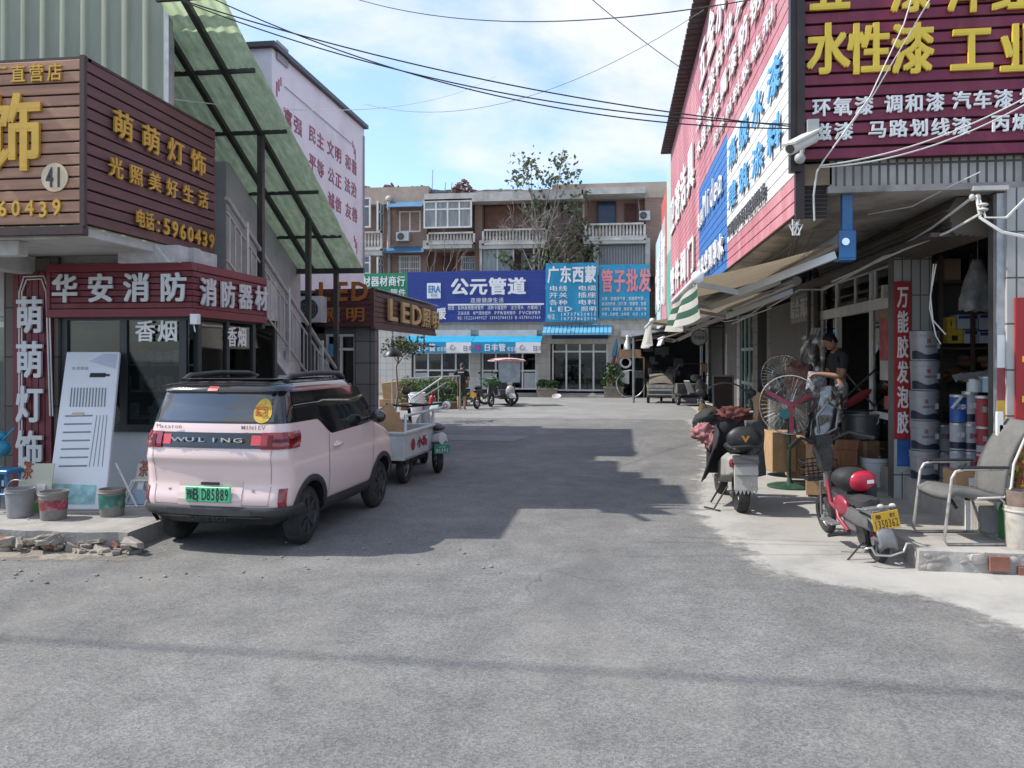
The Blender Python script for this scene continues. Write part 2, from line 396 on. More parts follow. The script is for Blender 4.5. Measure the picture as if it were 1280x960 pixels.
# ================================================================== GROUND
def asphalt_mat():
    m = bpy.data.materials.new('asphalt'); m.use_nodes = True
    t = m.node_tree; b = t.nodes['Principled BSDF']; L = t.links.new; N = t.nodes.new
    b.inputs['Roughness'].default_value = .82; b.inputs['Specular IOR Level'].default_value = .35
    tcn = N('ShaderNodeTexCoord'); v = tcn.outputs['Object']
    big = N('ShaderNodeTexNoise'); big.inputs['Scale'].default_value = .28; big.inputs['Detail'].default_value = 8; big.inputs['Roughness'].default_value = .62; L(v, big.inputs['Vector'])
    mid = N('ShaderNodeTexNoise'); mid.inputs['Scale'].default_value = 2.6; mid.inputs['Detail'].default_value = 8; mid.inputs['Roughness'].default_value = .7; L(v, mid.inputs['Vector'])
    fine = N('ShaderNodeTexVoronoi'); fine.inputs['Scale'].default_value = 85; L(v, fine.inputs['Vector'])
    fn2 = N('ShaderNodeTexNoise'); fn2.inputs['Scale'].default_value = 130; fn2.inputs['Detail'].default_value = 3; L(v, fn2.inputs['Vector'])
    r1 = N('ShaderNodeValToRGB'); L(big.outputs['Fac'], r1.inputs[0])
    e = r1.color_ramp.elements; e[0].position = .34; e[0].color = (.132, .130, .126, 1); e[1].position = .68; e[1].color = (.19, .186, .179, 1)
    r2 = N('ShaderNodeMapRange'); r2.inputs[1].default_value = .35; r2.inputs[2].default_value = .72; r2.inputs[3].default_value = .82; r2.inputs[4].default_value = 1.2; L(mid.outputs['Fac'], r2.inputs[0])
    sepc = N('ShaderNodeSeparateColor'); L(fine.outputs['Color'], sepc.inputs[0])
    r3 = N('ShaderNodeMapRange'); r3.inputs[3].default_value = .70; r3.inputs[4].default_value = 1.30; L(sepc.outputs[0], r3.inputs[0])
    r4 = N('ShaderNodeMapRange'); r4.inputs[1].default_value = .3; r4.inputs[2].default_value = .7; r4.inputs[3].default_value = .84; r4.inputs[4].default_value = 1.16; L(fn2.outputs['Fac'], r4.inputs[0])
    a = N('ShaderNodeMath'); a.operation = 'MULTIPLY'; L(r2.outputs[0], a.inputs[0]); L(r3.outputs[0], a.inputs[1])
    a2 = N('ShaderNodeMath'); a2.operation = 'MULTIPLY'; L(a.outputs[0], a2.inputs[0]); L(r4.outputs[0], a2.inputs[1])
    mul = N('ShaderNodeVectorMath'); mul.operation = 'SCALE'; L(r1.outputs[0], mul.inputs[0]); L(a2.outputs[0], mul.inputs['Scale'])
    # pale dust trodden in
    du = N('ShaderNodeTexNoise'); du.inputs['Scale'].default_value = .55; du.inputs['Detail'].default_value = 10; du.inputs['Roughness'].default_value = .68; du.inputs['Distortion'].default_value = .4
    mp = N('ShaderNodeMapping'); mp.inputs['Location'].default_value = (3.1, 1.7, 0); mp.inputs['Scale'].default_value = (1.6, .8, 1); L(v, mp.inputs[0]); L(mp.outputs[0], du.inputs['Vector'])
    rd = N('ShaderNodeMapRange'); rd.inputs[1].default_value = .5; rd.inputs[2].default_value = .78; rd.inputs[4].default_value = .55; L(du.outputs['Fac'], rd.inputs[0])
    mxd = N('ShaderNodeMixRGB'); L(rd.outputs[0], mxd.inputs[0]); L(mul.outputs[0], mxd.inputs[1]); mxd.inputs[2].default_value = (.26, .245, .22, 1)
    # dark stains and hairline cracks
    st_ = N('ShaderNodeTexNoise'); st_.inputs['Scale'].default_value = .9; st_.inputs['Detail'].default_value = 6; st_.inputs['Distortion'].default_value = .8
    mp2 = N('ShaderNodeMapping'); mp2.inputs['Location'].default_value = (9.3, 4.1, 2); mp2.inputs['Scale'].default_value = (1, .55, 1); L(v, mp2.inputs[0]); L(mp2.outputs[0], st_.inputs['Vector'])
    rs = N('ShaderNodeMapRange'); rs.inputs[1].default_value = .56; rs.inputs[2].default_value = .74; rs.inputs[4].default_value = .45; L(st_.outputs['Fac'], rs.inputs[0])
    mxs = N('ShaderNodeMixRGB'); L(rs.outputs[0], mxs.inputs[0]); L(mxd.outputs[0], mxs.inputs[1]); mxs.inputs[2].default_value = (.085, .085, .088, 1)
    wv = N('ShaderNodeTexNoise'); wv.inputs['Scale'].default_value = 1.1; wv.inputs['Detail'].default_value = 5; L(v, wv.inputs['Vector'])
    av = N('ShaderNodeVectorMath'); av.operation = 'MULTIPLY_ADD'; L(wv.outputs['Color'], av.inputs[0]); av.inputs[1].default_value = (.9, .9, 0); L(v, av.inputs[2])
    ck = N('ShaderNodeTexVoronoi'); ck.feature = 'DISTANCE_TO_EDGE'; ck.inputs['Scale'].default_value = .42; L(av.outputs[0], ck.inputs['Vector'])
    rc = N('ShaderNodeMapRange'); rc.inputs[1].default_value = .0; rc.inputs[2].default_value = .010; rc.inputs[3].default_value = .8; rc.inputs[4].default_value = 0; L(ck.outputs['Distance'], rc.inputs[0])
    ms = N('ShaderNodeMapRange'); ms.inputs[1].default_value = .52; ms.inputs[2].default_value = .6; L(big.outputs['Fac'], ms.inputs[0])
    mm = N('ShaderNodeMath'); mm.operation = 'MULTIPLY'; L(rc.outputs[0], mm.inputs[0]); L(ms.outputs[0], mm.inputs[1])
    mxc = N('ShaderNodeMixRGB'); L(mm.outputs[0], mxc.inputs[0]); L(mxs.outputs[0], mxc.inputs[1]); mxc.inputs[2].default_value = (.055, .052, .05, 1)
    L(mxc.outputs[0], b.inputs['Base Color'])
    bp = N('ShaderNodeBump'); bp.inputs['Strength'].default_value = .5; bp.inputs['Distance'].default_value = .004
    ad = N('ShaderNodeMath'); ad.operation = 'ADD'; L(fine.outputs['Distance'], ad.inputs[0]); L(fn2.outputs['Fac'], ad.inputs[1])
    L(ad.outputs[0], bp.inputs['Height']); L(bp.outputs[0], b.inputs['Normal'])
    return m
asphalt = asphalt_mat()
g = MB(); g.grid(lambda a, b: (-300 + 600 * a, -300 + 900 * b, 0), 2, 2)
tag(g.build('ground', asphalt), 'grey worn asphalt of the market street and the crossing road', 'ground', kind='structure')

def ragged(pts, z, amp, step, seed=0):
    """irregular outline through pts"""
    o = []; n = len(pts)
    for i in range(n):
        p, q = Vector((*pts[i], 0)), Vector((*pts[(i + 1) % n], 0)); k = max(1, int((q - p).length / step))
        nr = Vector((-(q - p).y, (q - p).x, 0)).normalized()
        for j in range(k):
            s = p.lerp(q, j / k); s = s + nr * amp * (mnoise.noise(s * 1.7 + Vector((seed, 0, 0))) + .6 * mnoise.noise(s * 6 + Vector((0, seed, 0))) + .35 * mnoise.noise(s * 17))
            o.append((s.x, s.y, z))
    return o
apron_mat = M('pale_concrete', (.36, .345, .32), .9, var=.13, vs=.9, bump=.25, bs=60, dirt=((.22, .21, .198), .75, 1.7))
def worn_mat(name, base, edge_noise=.42):
    """surface that thins out to nothing along its edge (reads the 'edge' attribute, metres inside the outline)"""
    t = base.node_tree; N = t.nodes.new; L = t.links.new
    b = t.nodes['Principled BSDF']; o = [n for n in t.nodes if n.type == 'OUTPUT_MATERIAL'][0]
    at = N('ShaderNodeAttribute'); at.attribute_name = 'edge'; tcn = N('ShaderNodeTexCoord')
    n1_ = N('ShaderNodeTexNoise'); n1_.inputs['Scale'].default_value = 2.2; n1_.inputs['Detail'].default_value = 10; n1_.inputs['Roughness'].default_value = .72; L(tcn.outputs['Object'], n1_.inputs['Vector'])
    r1 = N('ShaderNodeMapRange'); r1.inputs[3].default_value = -edge_noise * 1.3; r1.inputs[4].default_value = edge_noise * 1.3; L(n1_.outputs['Fac'], r1.inputs[0])
    ad = N('ShaderNodeMath'); ad.operation = 'ADD'; L(at.outputs['Fac'], ad.inputs[0]); L(r1.outputs[0], ad.inputs[1])
    r2 = N('ShaderNodeMapRange'); r2.inputs[1].default_value = -.03; r2.inputs[2].default_value = .17; L(ad.outputs[0], r2.inputs[0])
    tr = N('ShaderNodeBsdfTransparent'); mxs = N('ShaderNodeMixShader'); L(r2.outputs[0], mxs.inputs[0]); L(tr.outputs[0], mxs.inputs[1]); L(b.outputs[0], mxs.inputs[2]); L(mxs.outputs[0], o.inputs[0])
    return base
def worn_sheet(name, poly, z, mat, cell, pad=.45):
    import numpy as np
    P = np.array(poly, float); x0, y0 = P.min(0) - pad; x1, y1 = P.max(0) + pad
    nx, ny = int((x1 - x0) / cell) + 1, int((y1 - y0) / cell) + 1
    gx, gy = np.meshgrid(np.linspace(x0, x1, nx), np.linspace(y0, y1, ny)); d = np.full(gx.shape, 1e9); ins = np.zeros(gx.shape, bool)
    for (ax, ay), (bx, by) in zip(P, np.roll(P, -1, 0)):
        t = np.clip(((gx - ax) * (bx - ax) + (gy - ay) * (by - ay)) / ((bx - ax) ** 2 + (by - ay) ** 2), 0, 1)
        d = np.minimum(d, np.hypot(gx - ax - t * (bx - ax), gy - ay - t * (by - ay)))
        c = (ay > gy) != (by > gy)
        if by != ay: ins ^= c & (gx < (bx - ax) * (gy - ay) / (by - ay) + ax)
    e = np.where(ins, d, -d); keep = e > -pad
    vs = [(float(a), float(b_), z) for a, b_ in zip(gx.ravel(), gy.ravel())]; k = keep
    fs = [(j * nx + i, j * nx + i + 1, (j + 1) * nx + i + 1, (j + 1) * nx + i) for j in range(ny - 1) for i in range(nx - 1) if k[j, i] or k[j, i + 1] or k[j + 1, i] or k[j + 1, i + 1]]
    used = sorted({i for f in fs for i in f}); mp = {u: q for q, u in enumerate(used)}
    m = MB(); m.add([vs[u] for u in used], [tuple(mp[i] for i in f) for f in fs]); o = m.build(name, mat)
    a = o.data.attributes.new('edge', 'FLOAT', 'POINT'); er = e.ravel(); a.data.foreach_set('value', [float(er[u]) for u in used])
    return o
worn_mat('w', apron_mat)
ap = [(1.9, 24), (1.6, 16.5), (1.38, 13.5), (1.02, 11.8), (.92, 10.3), (.82, 9.4), (1.0, 8), (1.15, 7.0), (1.4, 6.5), (2.2, 6.3), (2.5, 5.7), (2.85, 4.9), (4.3, 3.6), (9, 2.8), (11, 3), (11, 12), (4, 12), (4, 30), (2.1, 30)]
tag(worn_sheet('concrete_apron', ap, .004, apron_mat, .09), 'pale concrete apron in front of the paint and hardware shops', 'pavement', kind='structure')
# sandy dirt strip along the broken kerb at left
dirt_m = worn_mat('d', M('sandy_dirt', (.27, .235, .19), .95, var=.22, vs=5, bump=.8, bs=50, dirt=((.17, .155, .14), .8, 3)), .5)
tag(worn_sheet('dirt_strip', [(-14, 6.2), (-9, 6.3), (-6, 6.35), (-4.9, 6.45), (-4.3, 6.6), (-4.0, 7.0), (-14, 7.0)], .004, dirt_m, .09, .6), 'sandy dirt swept against the broken kerb', 'dirt', kind='structure')
# asphalt patch in the street
pa = GR(548, 552); m = MB()
sd = ragged([(-4.3, 16.9), (-2.2, 16.9), (-1.95, 18.1), (-4.3, 18.1)], .005, .05, .2, 2)
m.add(sd, [tuple(range(len(sd)))])
tag(m.build('road_patch', M('patched_asphalt', (.19, .19, .188), .8, var=.12, bump=.3, bs=80)), 'paler rectangular patch in the asphalt of the street', 'road', kind='structure')
m = MB(); m.grid(lambda a, b: (-14 + 16.6 * a, 23.2 + 14.6 * b + .5 * mnoise.noise(Vector((a * 30, b * 9, 0))), .0045), 40, 6)
tag(m.build('forecourt', M('forecourt_concrete', (.215, .21, .20), .88, var=.15, vs=.5, bump=.2, bs=50, dirt=((.155, .153, .148), .7, .9))), 'worn concrete forecourt before the far shops', 'pavement', kind='structure')
# left pavement with a broken stone edge
m = MB()
edge = ragged([(-14, 6.85), (-4.5, 6.9), (-4.5, 9.0), (-4.55, 15.6), (-6.2, 16.2), (-6.2, 20.3), (-14, 20.3)], 0, .05, .13, 5)
top = [(x, y, .16 + .015 * mnoise.noise(Vector((x * 2, y * 2, 0)))) for x, y, z in edge]
n = len(edge)
m.add(edge + top, [tuple(range(n, 2 * n))] + [(i, (i + 1) % n, n + (i + 1) % n, n + i) for i in range(n)])
tag(m.build('pavement', M('pavement_stone', (.30, .285, .265), .9, var=.25, vs=2.5, bump=.7, bs=25, dirt=((.19, .17, .15), .7, 3))), 'low pavement with a broken edge before the lamp shop', 'pavement', kind='structure')
m = MB(); rnd = random.Random(4)
def shard(mb, c, sx, sy, sz, rnd, mi=None):
    """an angular broken stone: a box with its corners knocked about"""
    q = Quaternion((1, rnd.uniform(-.22, .22), rnd.uniform(-.22, .22), rnd.uniform(-.5, .5))).normalized().to_matrix(); v0 = len(mb.v)
    mb.cbox(c, sx, sy, sz, q, mi)
    for k in range(v0, len(mb.v)): p = Vector(mb.v[k]); mb.v[k] = tuple(p + Vector((rnd.uniform(-.13, .13) * sx, rnd.uniform(-.13, .13) * sy, rnd.uniform(-.2, .2) * sz)))
for i in range(240):
    x = rnd.uniform(-9, -4.35); big_ = rnd.random() < .22; s_ = rnd.uniform(.12, .26) if big_ else rnd.uniform(.03, .10)
    shard(m, (x, 6.86 + rnd.uniform(-.16, .06), rnd.uniform(.01, .11) if big_ else rnd.uniform(.0, .08)), s_, s_ * rnd.uniform(.35, .7), rnd.uniform(.04, .08) if big_ else s_ * .5, rnd, 1 if rnd.random() < .08 else 0)
tag(m.build('kerb_rubble', [M('rubble_stone', (.27, .245, .21), .95, var=.35, vs=6, bump=1.0, bs=22, dirt=((.2, .165, .13), .75, 3.5)), M('rubble_brick', (.20, .085, .065), .95, var=.3)], bevel=.008), 'cracked kerb stones and rubble edging the lamp shop pavement', 'rubble', kind='stuff')

# right platform (two steps)
step_m = M('step_concrete', (.34, .32, .295), .9, var=.2, vs=2.2, bump=.7, bs=25, dirt=((.22, .20, .18), .65, 3.0))
m = MB()
e2 = ragged([(2.5, 7.1), (14, 7.1), (14, 31), (3.0, 31), (3.0, 14), (2.6, 10)], 0, .02, .12, 6)
e2 = [(x, y, 0) for x, y, z in e2]; tp = [(x + .015, y + .012, .17 if y < 9 else .17 - .05 * min(1, (y - 9) / 3)) for x, y, z in e2]
n = len(e2); m.add(e2 + tp, [tuple(range(n, 2 * n))] + [(i, (i + 1) % n, n + (i + 1) % n, n + i) for i in range(n)])
tag(m.build('shop_platform', step_m), 'low cracked concrete platform under the paint shops', 'pavement', kind='structure')
m = MB(); m.box(3.32, 9, 7.92, 14.0, .1, .42); m.box(3.0, 3.25, 14, 31, .1, .2)
tag(m.build('shop_step', step_m, bevel=.012), 'raised inner step of the paint shop', 'step', kind='structure')
m = MB(); rnd = random.Random(9)
for i in range(22):
    x = 2.55 + rnd.random() * 1.5; s_ = rnd.uniform(.03, .1)
    v0 = len(m.v); m.ball((x, 7.1 + rnd.uniform(-.01, .02), rnd.uniform(.02, .14)), s_, s_ * .25, s_ * .6, 8, 5)
    for k in range(v0, len(m.v)): p = Vector(m.v[k]); m.v[k] = tuple(p + Vector((1, .4, 1)) * .3 * s_ * mnoise.noise(p * 11))
m.box(3.05, 3.2, 7.06, 7.1, .03, .15, 1); m.box(3.27, 3.42, 7.06, 7.1, .0, .07, 1)
tag(m.build('platform_rubble', [M('rubble_edge', (.33, .30, .27), .95, var=.3, vs=5, bump=.8, bs=25), M('red_brick_bit', (.27, .11, .08), .9, var=.3)], smooth=30), 'chipped concrete and red brick on the platform edge', 'rubble', kind='stuff')

# ================================================================== LEFT: corner lighting shop
fiber = MTRANS('green_fibre_sheet', (.41, .45, .36), .38, .55, var=.12, vs=1.1, dirt=((.33, .35, .25), .6, 1.3), stretch=(3, 3, .5))
wall_dirty = M('dirty_white_wall', (.43, .43, .42), .85, var=.12, vs=1.6, bump=.2, dirt=((.27, .26, .245), .6, 1.3))
teal_dark = M('teal_panel', (.03, .10, .11), .5, var=.3)
stone_tile = MBRICK('brown_stone_tile', (.16, .135, .12), (.12, .105, .095), (.06, .055, .05), .3, .6, 'XZ', .01, 0)
shop = thing('corner_shop', 'two-storey corner shop with green corrugated upper wall and dark glass front', 'building', (-6.5, 9, 0))
m = MB()
m.box(-6.7, -5.02, 8.95, 9.1, .1, .9); m.box(-5.14, -5.0, 9.1, 11.3, .1, .9)        # low wall under the windows
m.build('low_wall', M('white_plaster', (.52, .535, .55), .8, var=.1, vs=2, dirt=((.36, .35, .33), .5, 2)), shop)
m = MB(); m.box(-14, -6.72, 9.3, 9.5, .1, 3.2); m.box(-6.9, -6.7, 8.92, 9.4, .1, 3.1); m.box(-5.95, -5.75, 11.2, 14.0, .1, 4.7); m.box(-14, -5.95, 9.2, 10.7, 6.75, 7.5); m.box(-14, -5.68, 9.25, 10.7, 6.6, 7.62); m.box(-14, -5.97, 10.72, 11.3, 6.6, 7.66); m.box(-14, -6.27, 11.32, 11.9, 6.6, 7.7); m.box(-14, -6.6, 10.75, 13.2, 5.9, 7.68); m.box(-14, -6.8, 13.25, 13.97, 5.9, 7.45)  # the high boxes behind are added out of view, stepped to shape the street shadow
m.box(-14, -5.9, 12.0, 14, 4.8, 5.9); m.box(-14, -5.0, 8.95, 9.1, 2.3, 3.1); m.box(-5.14, -5.0, 9.1, 11.3, 2.3, 2.9); m.box(-12, -11.8, 9, 14, .1, 7)
m.build('wall', wall_dirty, shop)
m = MB(); m.box(-7.42, -6.7, 8.86, 8.92, .15, 3.0); m.build('pillar', stone_tile, shop)
m = MB(); m.box(-14, -5.36, 7.55, 9.0, 3.02, 3.12); m.box(-14, -5.8, 9.0, 11, 3.0, 3.12); m.box(-14, -6.2, 7.6, 7.75, 2.86, 3.02); m.box(-7.2, -7.0, 7.6, 8.9, 2.8, 3.02); m.build('soffit', M('soffit_white', (.5, .5, .48), .85, var=.12, dirt=((.3, .28, .25), .6, 2)), shop, bevel=.01)
# corrugated front
m = MB()
def corr(s, y, amp=.028, p=.27):
    t = (s / p) % 1
    return amp if t < .18 else (amp * (1 - (t - .18) / .1) if t < .28 else (0 if t < .9 else amp * (t - .9) / .1))
xs = [-13 + i * .03 for i in range(int(7.66 / .03) + 1)]
vs = []; fs = []
for i, x in enumerate(xs):
    y = 9.02 - corr(x, 0) - .008 * mnoise.noise(Vector((x * 2, 0, 0)))
    vs += [(x, y, 3.1), (x + .01 * math.sin(x * 3), y - .01, 5), (x, y, 7.25)]
for i in range(len(xs) - 1):
    for k in range(2): fs.append((i * 3 + k, (i + 1) * 3 + k, (i + 1) * 3 + k + 1, i * 3 + k + 1))
m.add(vs, fs); m.build('corrugated_wall', fiber, shop, smooth=30)
m = MB(); m.box(-13, -5.4, 9.15, 9.2, 3.1, 7.2); m.build('inner_wall', M('inner_sheet', (.33, .38, .31), .8, var=.1), shop)
m = MB(); m.box(-5.375, -5.325, 8.95, 9.04, 3.1, 6.9); m.build('corner_post', galv, shop)
# front windows: frames, panes
frame_m = M('window_frame_dark', (.022, .028, .03), .4, var=.2)
def win(par, x0, x1, z0, z1, y, cols, fw=.06, mat=frame_m, glass=glass_clear, axis='x', depth=.07, rails=()):
    """a window in a frontal (axis x at y) or side (axis y at x) wall"""
    fr = MB(); gl = MB()
    def B(mb, a, b, c, d, t0, t1):
        if axis == 'x': mb.box(a, b, y + t0, y + t1, c, d)
        else: mb.box(y + t0, y + t1, a, b, c, d)
    xs = [x0 + (x1 - x0) * i / cols for i in range(cols + 1)] if isinstance(cols, int) else cols
    B(fr, x0, x1, z0, z0 + fw, 0, depth); B(fr, x0, x1, z1 - fw, z1, 0, depth)
    for x in xs:
        a = min(max(x - fw / 2, x0), x1 - fw); B(fr, a, a + fw, z0 + fw, z1 - fw, .002, depth - .002)
    for z in rails: B(fr, x0 + fw, x1 - fw, z - fw / 2, z + fw / 2, .004, depth - .004)
    o = fr.build('window', mat, par)
    B(gl, x0 + fw * .6, x1 - fw * .6, z0 + fw * .6, z1 - fw * .6, depth * .4, depth * .4 + .012)
    p = gl.build('pane', glass, o)
    INV[p.name] = INV.get(par.name)
    return o
wf = win(shop, -6.7, -5.0, .9, 2.33, 8.9, [-6.7, -5.88, -5.12], .09)
ws = win(shop, 9.05, 11.3, .9, 2.33, -5.07, [9.05, 9.8, 10.55, 11.3], .08, axis='y')
wl = win(shop, -9.5, -7.45, .2, 2.9, 8.98, 2, .07, mat=white_frame, rails=(2.2,))
m = MB(); m.text('香烟', AY(168, 429, 8.9), *XF, AY(224, 429, 8.9).x - AY(168, 429, 8.9).x, .29, .004, .02, .92, lift=.004, )
m.text('香烟', AX(283, 435, -5.0) , *XL, .56, .30, .004, .02, .92, lift=.006)
m.build('lettering', white_paint, shop)
# dim room with shelves of goods behind the glass
m = MB(); m.box(-6.7, -5.3, 10.9, 11.0, .1, 2.5); m.box(-6.72, -6.66, 9.1, 11, .1, 2.5); m.box(-6.7, -5.1, 9.1, 11, .1, .14); m.box(-6.7, -5.1, 9.1, 11, 2.5, 2.55)
m.box(-9.5, -7.4, 10.4, 10.5, .1, 3); m.box(-9.5, -7.4, 9.1, 10.4, .16, .2)
m.build('room', M('shop_room', (.045, .068, .068), .8, var=.2), shop)
m = MB(); rnd = random.Random(3)
for z in (1.0, 1.35, 1.7, 2.05):
    m.box(-6.6, -5.2, 9.9, 10.2, z - .02, z)
    for x in [(-6.55 + .12 * k) for k in range(11)]:
        if rnd.random() < .6: m.cbox((x, 10.0, z + .1), .07, .08, rnd.uniform(.08, .22))
m.cyl((-5.75, 9.35, .95), (-5.75, 9.35, 1.15), .07, .05); m.ball((-5.66, 9.32, 1.2), .09)
m.build('shelving', M('shelf_goods', (.28, .32, .32), .6, var=.5, vs=9), shop)
m = MB(); m.tube([AY(240, 393, 8.72), AY(241, 399, 8.72), AY(244, 415, 8.72)], .008, 6); m.cbox(AY(244, 399, 8.7), .09, .08, .12)
single(m, 'floodlight', 'small white box lamp hanging at the corner under the red fire sign', 'lamp', white_paint, bevel=.012)

# big wooden slat sign
wood = M('lit_red_brown_board', (.35, .185, .115), .55, var=.3, vs=2.2, bump=.15, bs=30, dirt=((.36, .20, .13), .6, 2.0), stretch=(.6, .6, 6))  # front boards: brightness of the lit face put into the colour
wood_side = M('shaded_side_board', (.125, .055, .056), .55, var=.25, vs=2.2, bump=.15, bs=30, stretch=(.6, .6, 6))  # same sign's face turned from the sun, its shade put into the colour
gold = M('gold_letter', (.58, .345, .045), .42, .15, var=.12, vs=6)
sg = thing('lamp_shop_sign', 'large wooden slat corner sign with gold lamp shop writing and number 41', 'sign', (-5.3, 7.4, 3.1))
zt, zb = 4.79, 3.13
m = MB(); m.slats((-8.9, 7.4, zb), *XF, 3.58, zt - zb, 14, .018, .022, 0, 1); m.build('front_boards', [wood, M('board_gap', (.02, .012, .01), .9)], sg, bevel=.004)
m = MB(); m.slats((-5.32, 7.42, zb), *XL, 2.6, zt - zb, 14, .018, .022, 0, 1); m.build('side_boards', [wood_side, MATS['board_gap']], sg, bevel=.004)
m = MB(); m.box(-5.335, -5.285, 7.365, 7.415, zb - .02, zt + .03); m.box(-8.9, -5.3, 7.36, 7.45, zb - .10, zb - .02); m.box(-8.9, -5.3, 7.40, 7.5, zt, zt + .03); m.box(-5.42, -5.3, 7.45, 10.02, zt, zt + .03)
m.bar((-5.4, 7.5, zb - .06), (-5.4, 10, zb - .06), .06, .06); m.bar((-5.5, 9.2, zb - .05), (-5.5, 9.2, 2.9), .04, .04); m.box(-8.9, -8.8, 7.45, 10, 3.1, 4.8)
m.build('frame', M('sign_frame', (.05, .022, .02), .5, var=.3), sg)
m = MB()
def rowF(mb, st, u0, v0, u1, v1, Y, depth=.02, bold=.02, fill=.95, lift=.03, mi=0, res=2):
    a, b_, c = AY(u0, v1, Y), AY(u1, v1, Y), AY(u0, v0, Y)
    mb.text(st, a, *XF, (b_ - a).x, (c - a).z, depth, bold, fill, mi, res, lift=lift)
rowF(m, '饰工厂直营店', -118 + 66, 84, 84, 112, 7.4, bold=.015, fill=.82)
rowF(m, '萌灯饰', -160, 120, 60, 228, 7.4, .03, .03, .92)
rowF(m, '电话', -110, 250, -40, 278, 7.4, bold=.02, fill=.8); rowF(m, '59604 9', -34, 250, 83, 276, 7.4, bold=.02, fill=.82)
m.mat(1); rowF(m, '3', 49.5, 250, 66, 276, 7.4, bold=.02, fill=.82)
m.mat(0)
def rowS(mb, st, u0, v0, u1, v1, X, h, depth=.02, bold=.02, fill=.95, lift=.03, mi=0, frame=XL):
    """a row on a street-side wall: (u0, v0) the middle of its start, (u1, v1) the middle of its end"""
    a, b_ = AX(u0, v0, X), AX(u1, v1, X)
    d = abs(b_.y - a.y)
    uu = (b_ - a).normalized()
    mb.text(st, a - UZ * h / 2, uu, UZ - uu * uu.z, d, h, depth, bold, fill, mi, lift=lift)
rowS(m, '萌萌灯饰', 130, 148, 257, 210, -5.3, .44, fill=.70, bold=.02)
rowS(m, '光照美好生活', 127, 205, 259, 253, -5.3, .33, fill=.68, bold=.02)
rowS(m, '电话:5960439', 165, 271, 265, 303, -5.3, .22, fill=.95, bold=.02)
m.build('lettering', [gold, white_paint], sg)
p = AY(69, 222, 7.37); m = MB(); m.lathe([(.0, 0), (.145, 0), (.145, .012), (0, .014)], p, (0, -1, 0), 28); dsk = m.build('number_disc', M('cream_disc', (.62, .52, .36), .5, dirt=((.5, .25, .08), .5, 6)), sg)
m = MB(); m.text('41', p + Vector((-.1, -.014, -.11)), *XF, .2, .22, .004, .02, 1.0, lift=.002); m.build('number', black_plastic, sg)

# red fire-equipment sign round the corner
maroon = M('maroon_board', (.135, .015, .027), .5, var=.2, vs=3, dirt=((.20, .06, .06), .4, 2), stretch=(3, 3, .5))
sg = thing('fire_shop_sign', 'low maroon corner sign with white fire equipment characters above the dark window', 'sign', (-4.95, 8.8, 2.3))
m = MB(); m.slats((-6.77, 8.8, 2.37), *XF, 1.83, .44, 6, .012, .014, 0, 1); m.slats((-4.95, 8.8, 2.37), *XL, 1.97, .44, 6, .012, .014, 0, 1)
m.build('boards', [maroon, MATS['board_gap']], sg, bevel=.003)
m = MB()
for z in (2.27, 2.81): m.box(-6.79, -4.925, 8.77, 8.9, z, z + .1); m.box(-5.0, -4.922, 8.9, 10.78, z, z + .1)
m.box(-6.79, -6.74, 8.77, 8.85, 2.37, 2.81); m.box(-4.98, -4.922, 10.74, 10.79, 2.37, 2.81); m.build('frame', M('maroon_trim', (.16, .016, .03), .45, var=.15), sg, bevel=.006)
m = MB(); rowF(m, '华安消防', 62, 336, 242, 386, 8.8, .02, .03, .74); rowS(m, '消防器材', 244, 364, 333, 374, -4.95, .44, .02, .03, .80)
m.build('lettering', M('silver_letter', (.55, .56, .57), .45, .1, var=.08), sg)
# vertical sign
sg = thing('vertical_shop_sign', 'narrow upright maroon sign with white characters and a bent neon tube outline', 'sign', (-7.0, 8.84, .3))
a, b_ = AY(17, 600, 8.84), AY(66, 340, 8.84)
m = MB(); 
for i in range(6): x = a.x + (b_.x - a.x) * i / 6; m.box(x + .006, x + (b_.x - a.x) / 6 - .006, 8.82, 8.85, .2, b_.z)
m.box(a.x, b_.x, 8.85, 8.86, .2, b_.z, 1); m.build('boards', [maroon, MATS['board_gap']], sg)
m = MB(); m.text('萌萌灯饰', AY(20, 588, 8.82), *XF, AY(60, 588, 8.82).x - AY(20, 588, 8.82).x, AY(20, 366, 8.82).z - AY(20, 588, 8.82).z, .03, .03, .86, vertical=True, lift=.02); m.build('lettering', MATS['silver_letter'], sg)
m = MB()
for o_ in (0, .035): m.tube([AY(24, 590, 8.8) + Vector((o_, 0, 0)), AY(24, 365, 8.8) + Vector((o_, 0, 0)), AY(30, 346, 8.8) + Vector((o_, 0, -o_)), AY(55, 345, 8.8) + Vector((-o_, 0, -o_)), AY(61, 365, 8.8) + Vector((-o_, 0, 0)), AY(66, 520, 8.8) + Vector((-o_, 0, 0))], .009, 6)
m.build('neon_tube', M('glass_tube', (.6, .6, .58), .2), sg)

# ================================================================== LEFT: stairs and their canopy
zc = lambda Y: 5.92 - .507 * (Y - 8.81)
cn = thing('stair_canopy', 'green translucent corrugated canopy on dark steel rafters over the stairs', 'canopy', (-5.2, 11, 0))
m = MB(); N1 = 60; N2 = 14; vs = []; fs = []
for i in range(N1 + 1):
    X = -6.05 + 1.51 * i / N1
    for j in range(N2 + 1):
        ys = 8.7 if X > -5.33 else 9.1; Y = ys + (13.9 - ys) * j / N2
        sag = .02 * mnoise.noise(Vector((X * 2, Y * 1.3, 0))) + (.05 * mnoise.noise(Vector((3, Y * 2, 0))) * max(0, (X + 4.8) / .3))
        vs.append((X, Y, zc(Y) + .05 + sag + .012 * math.sin(X * 2 * math.pi / .15)))
for i in range(N1):
    for j in range(N2): k = i * (N2 + 1) + j; fs.append((k, k + N2 + 1, k + N2 + 2, k + 1))
m.add(vs, fs)
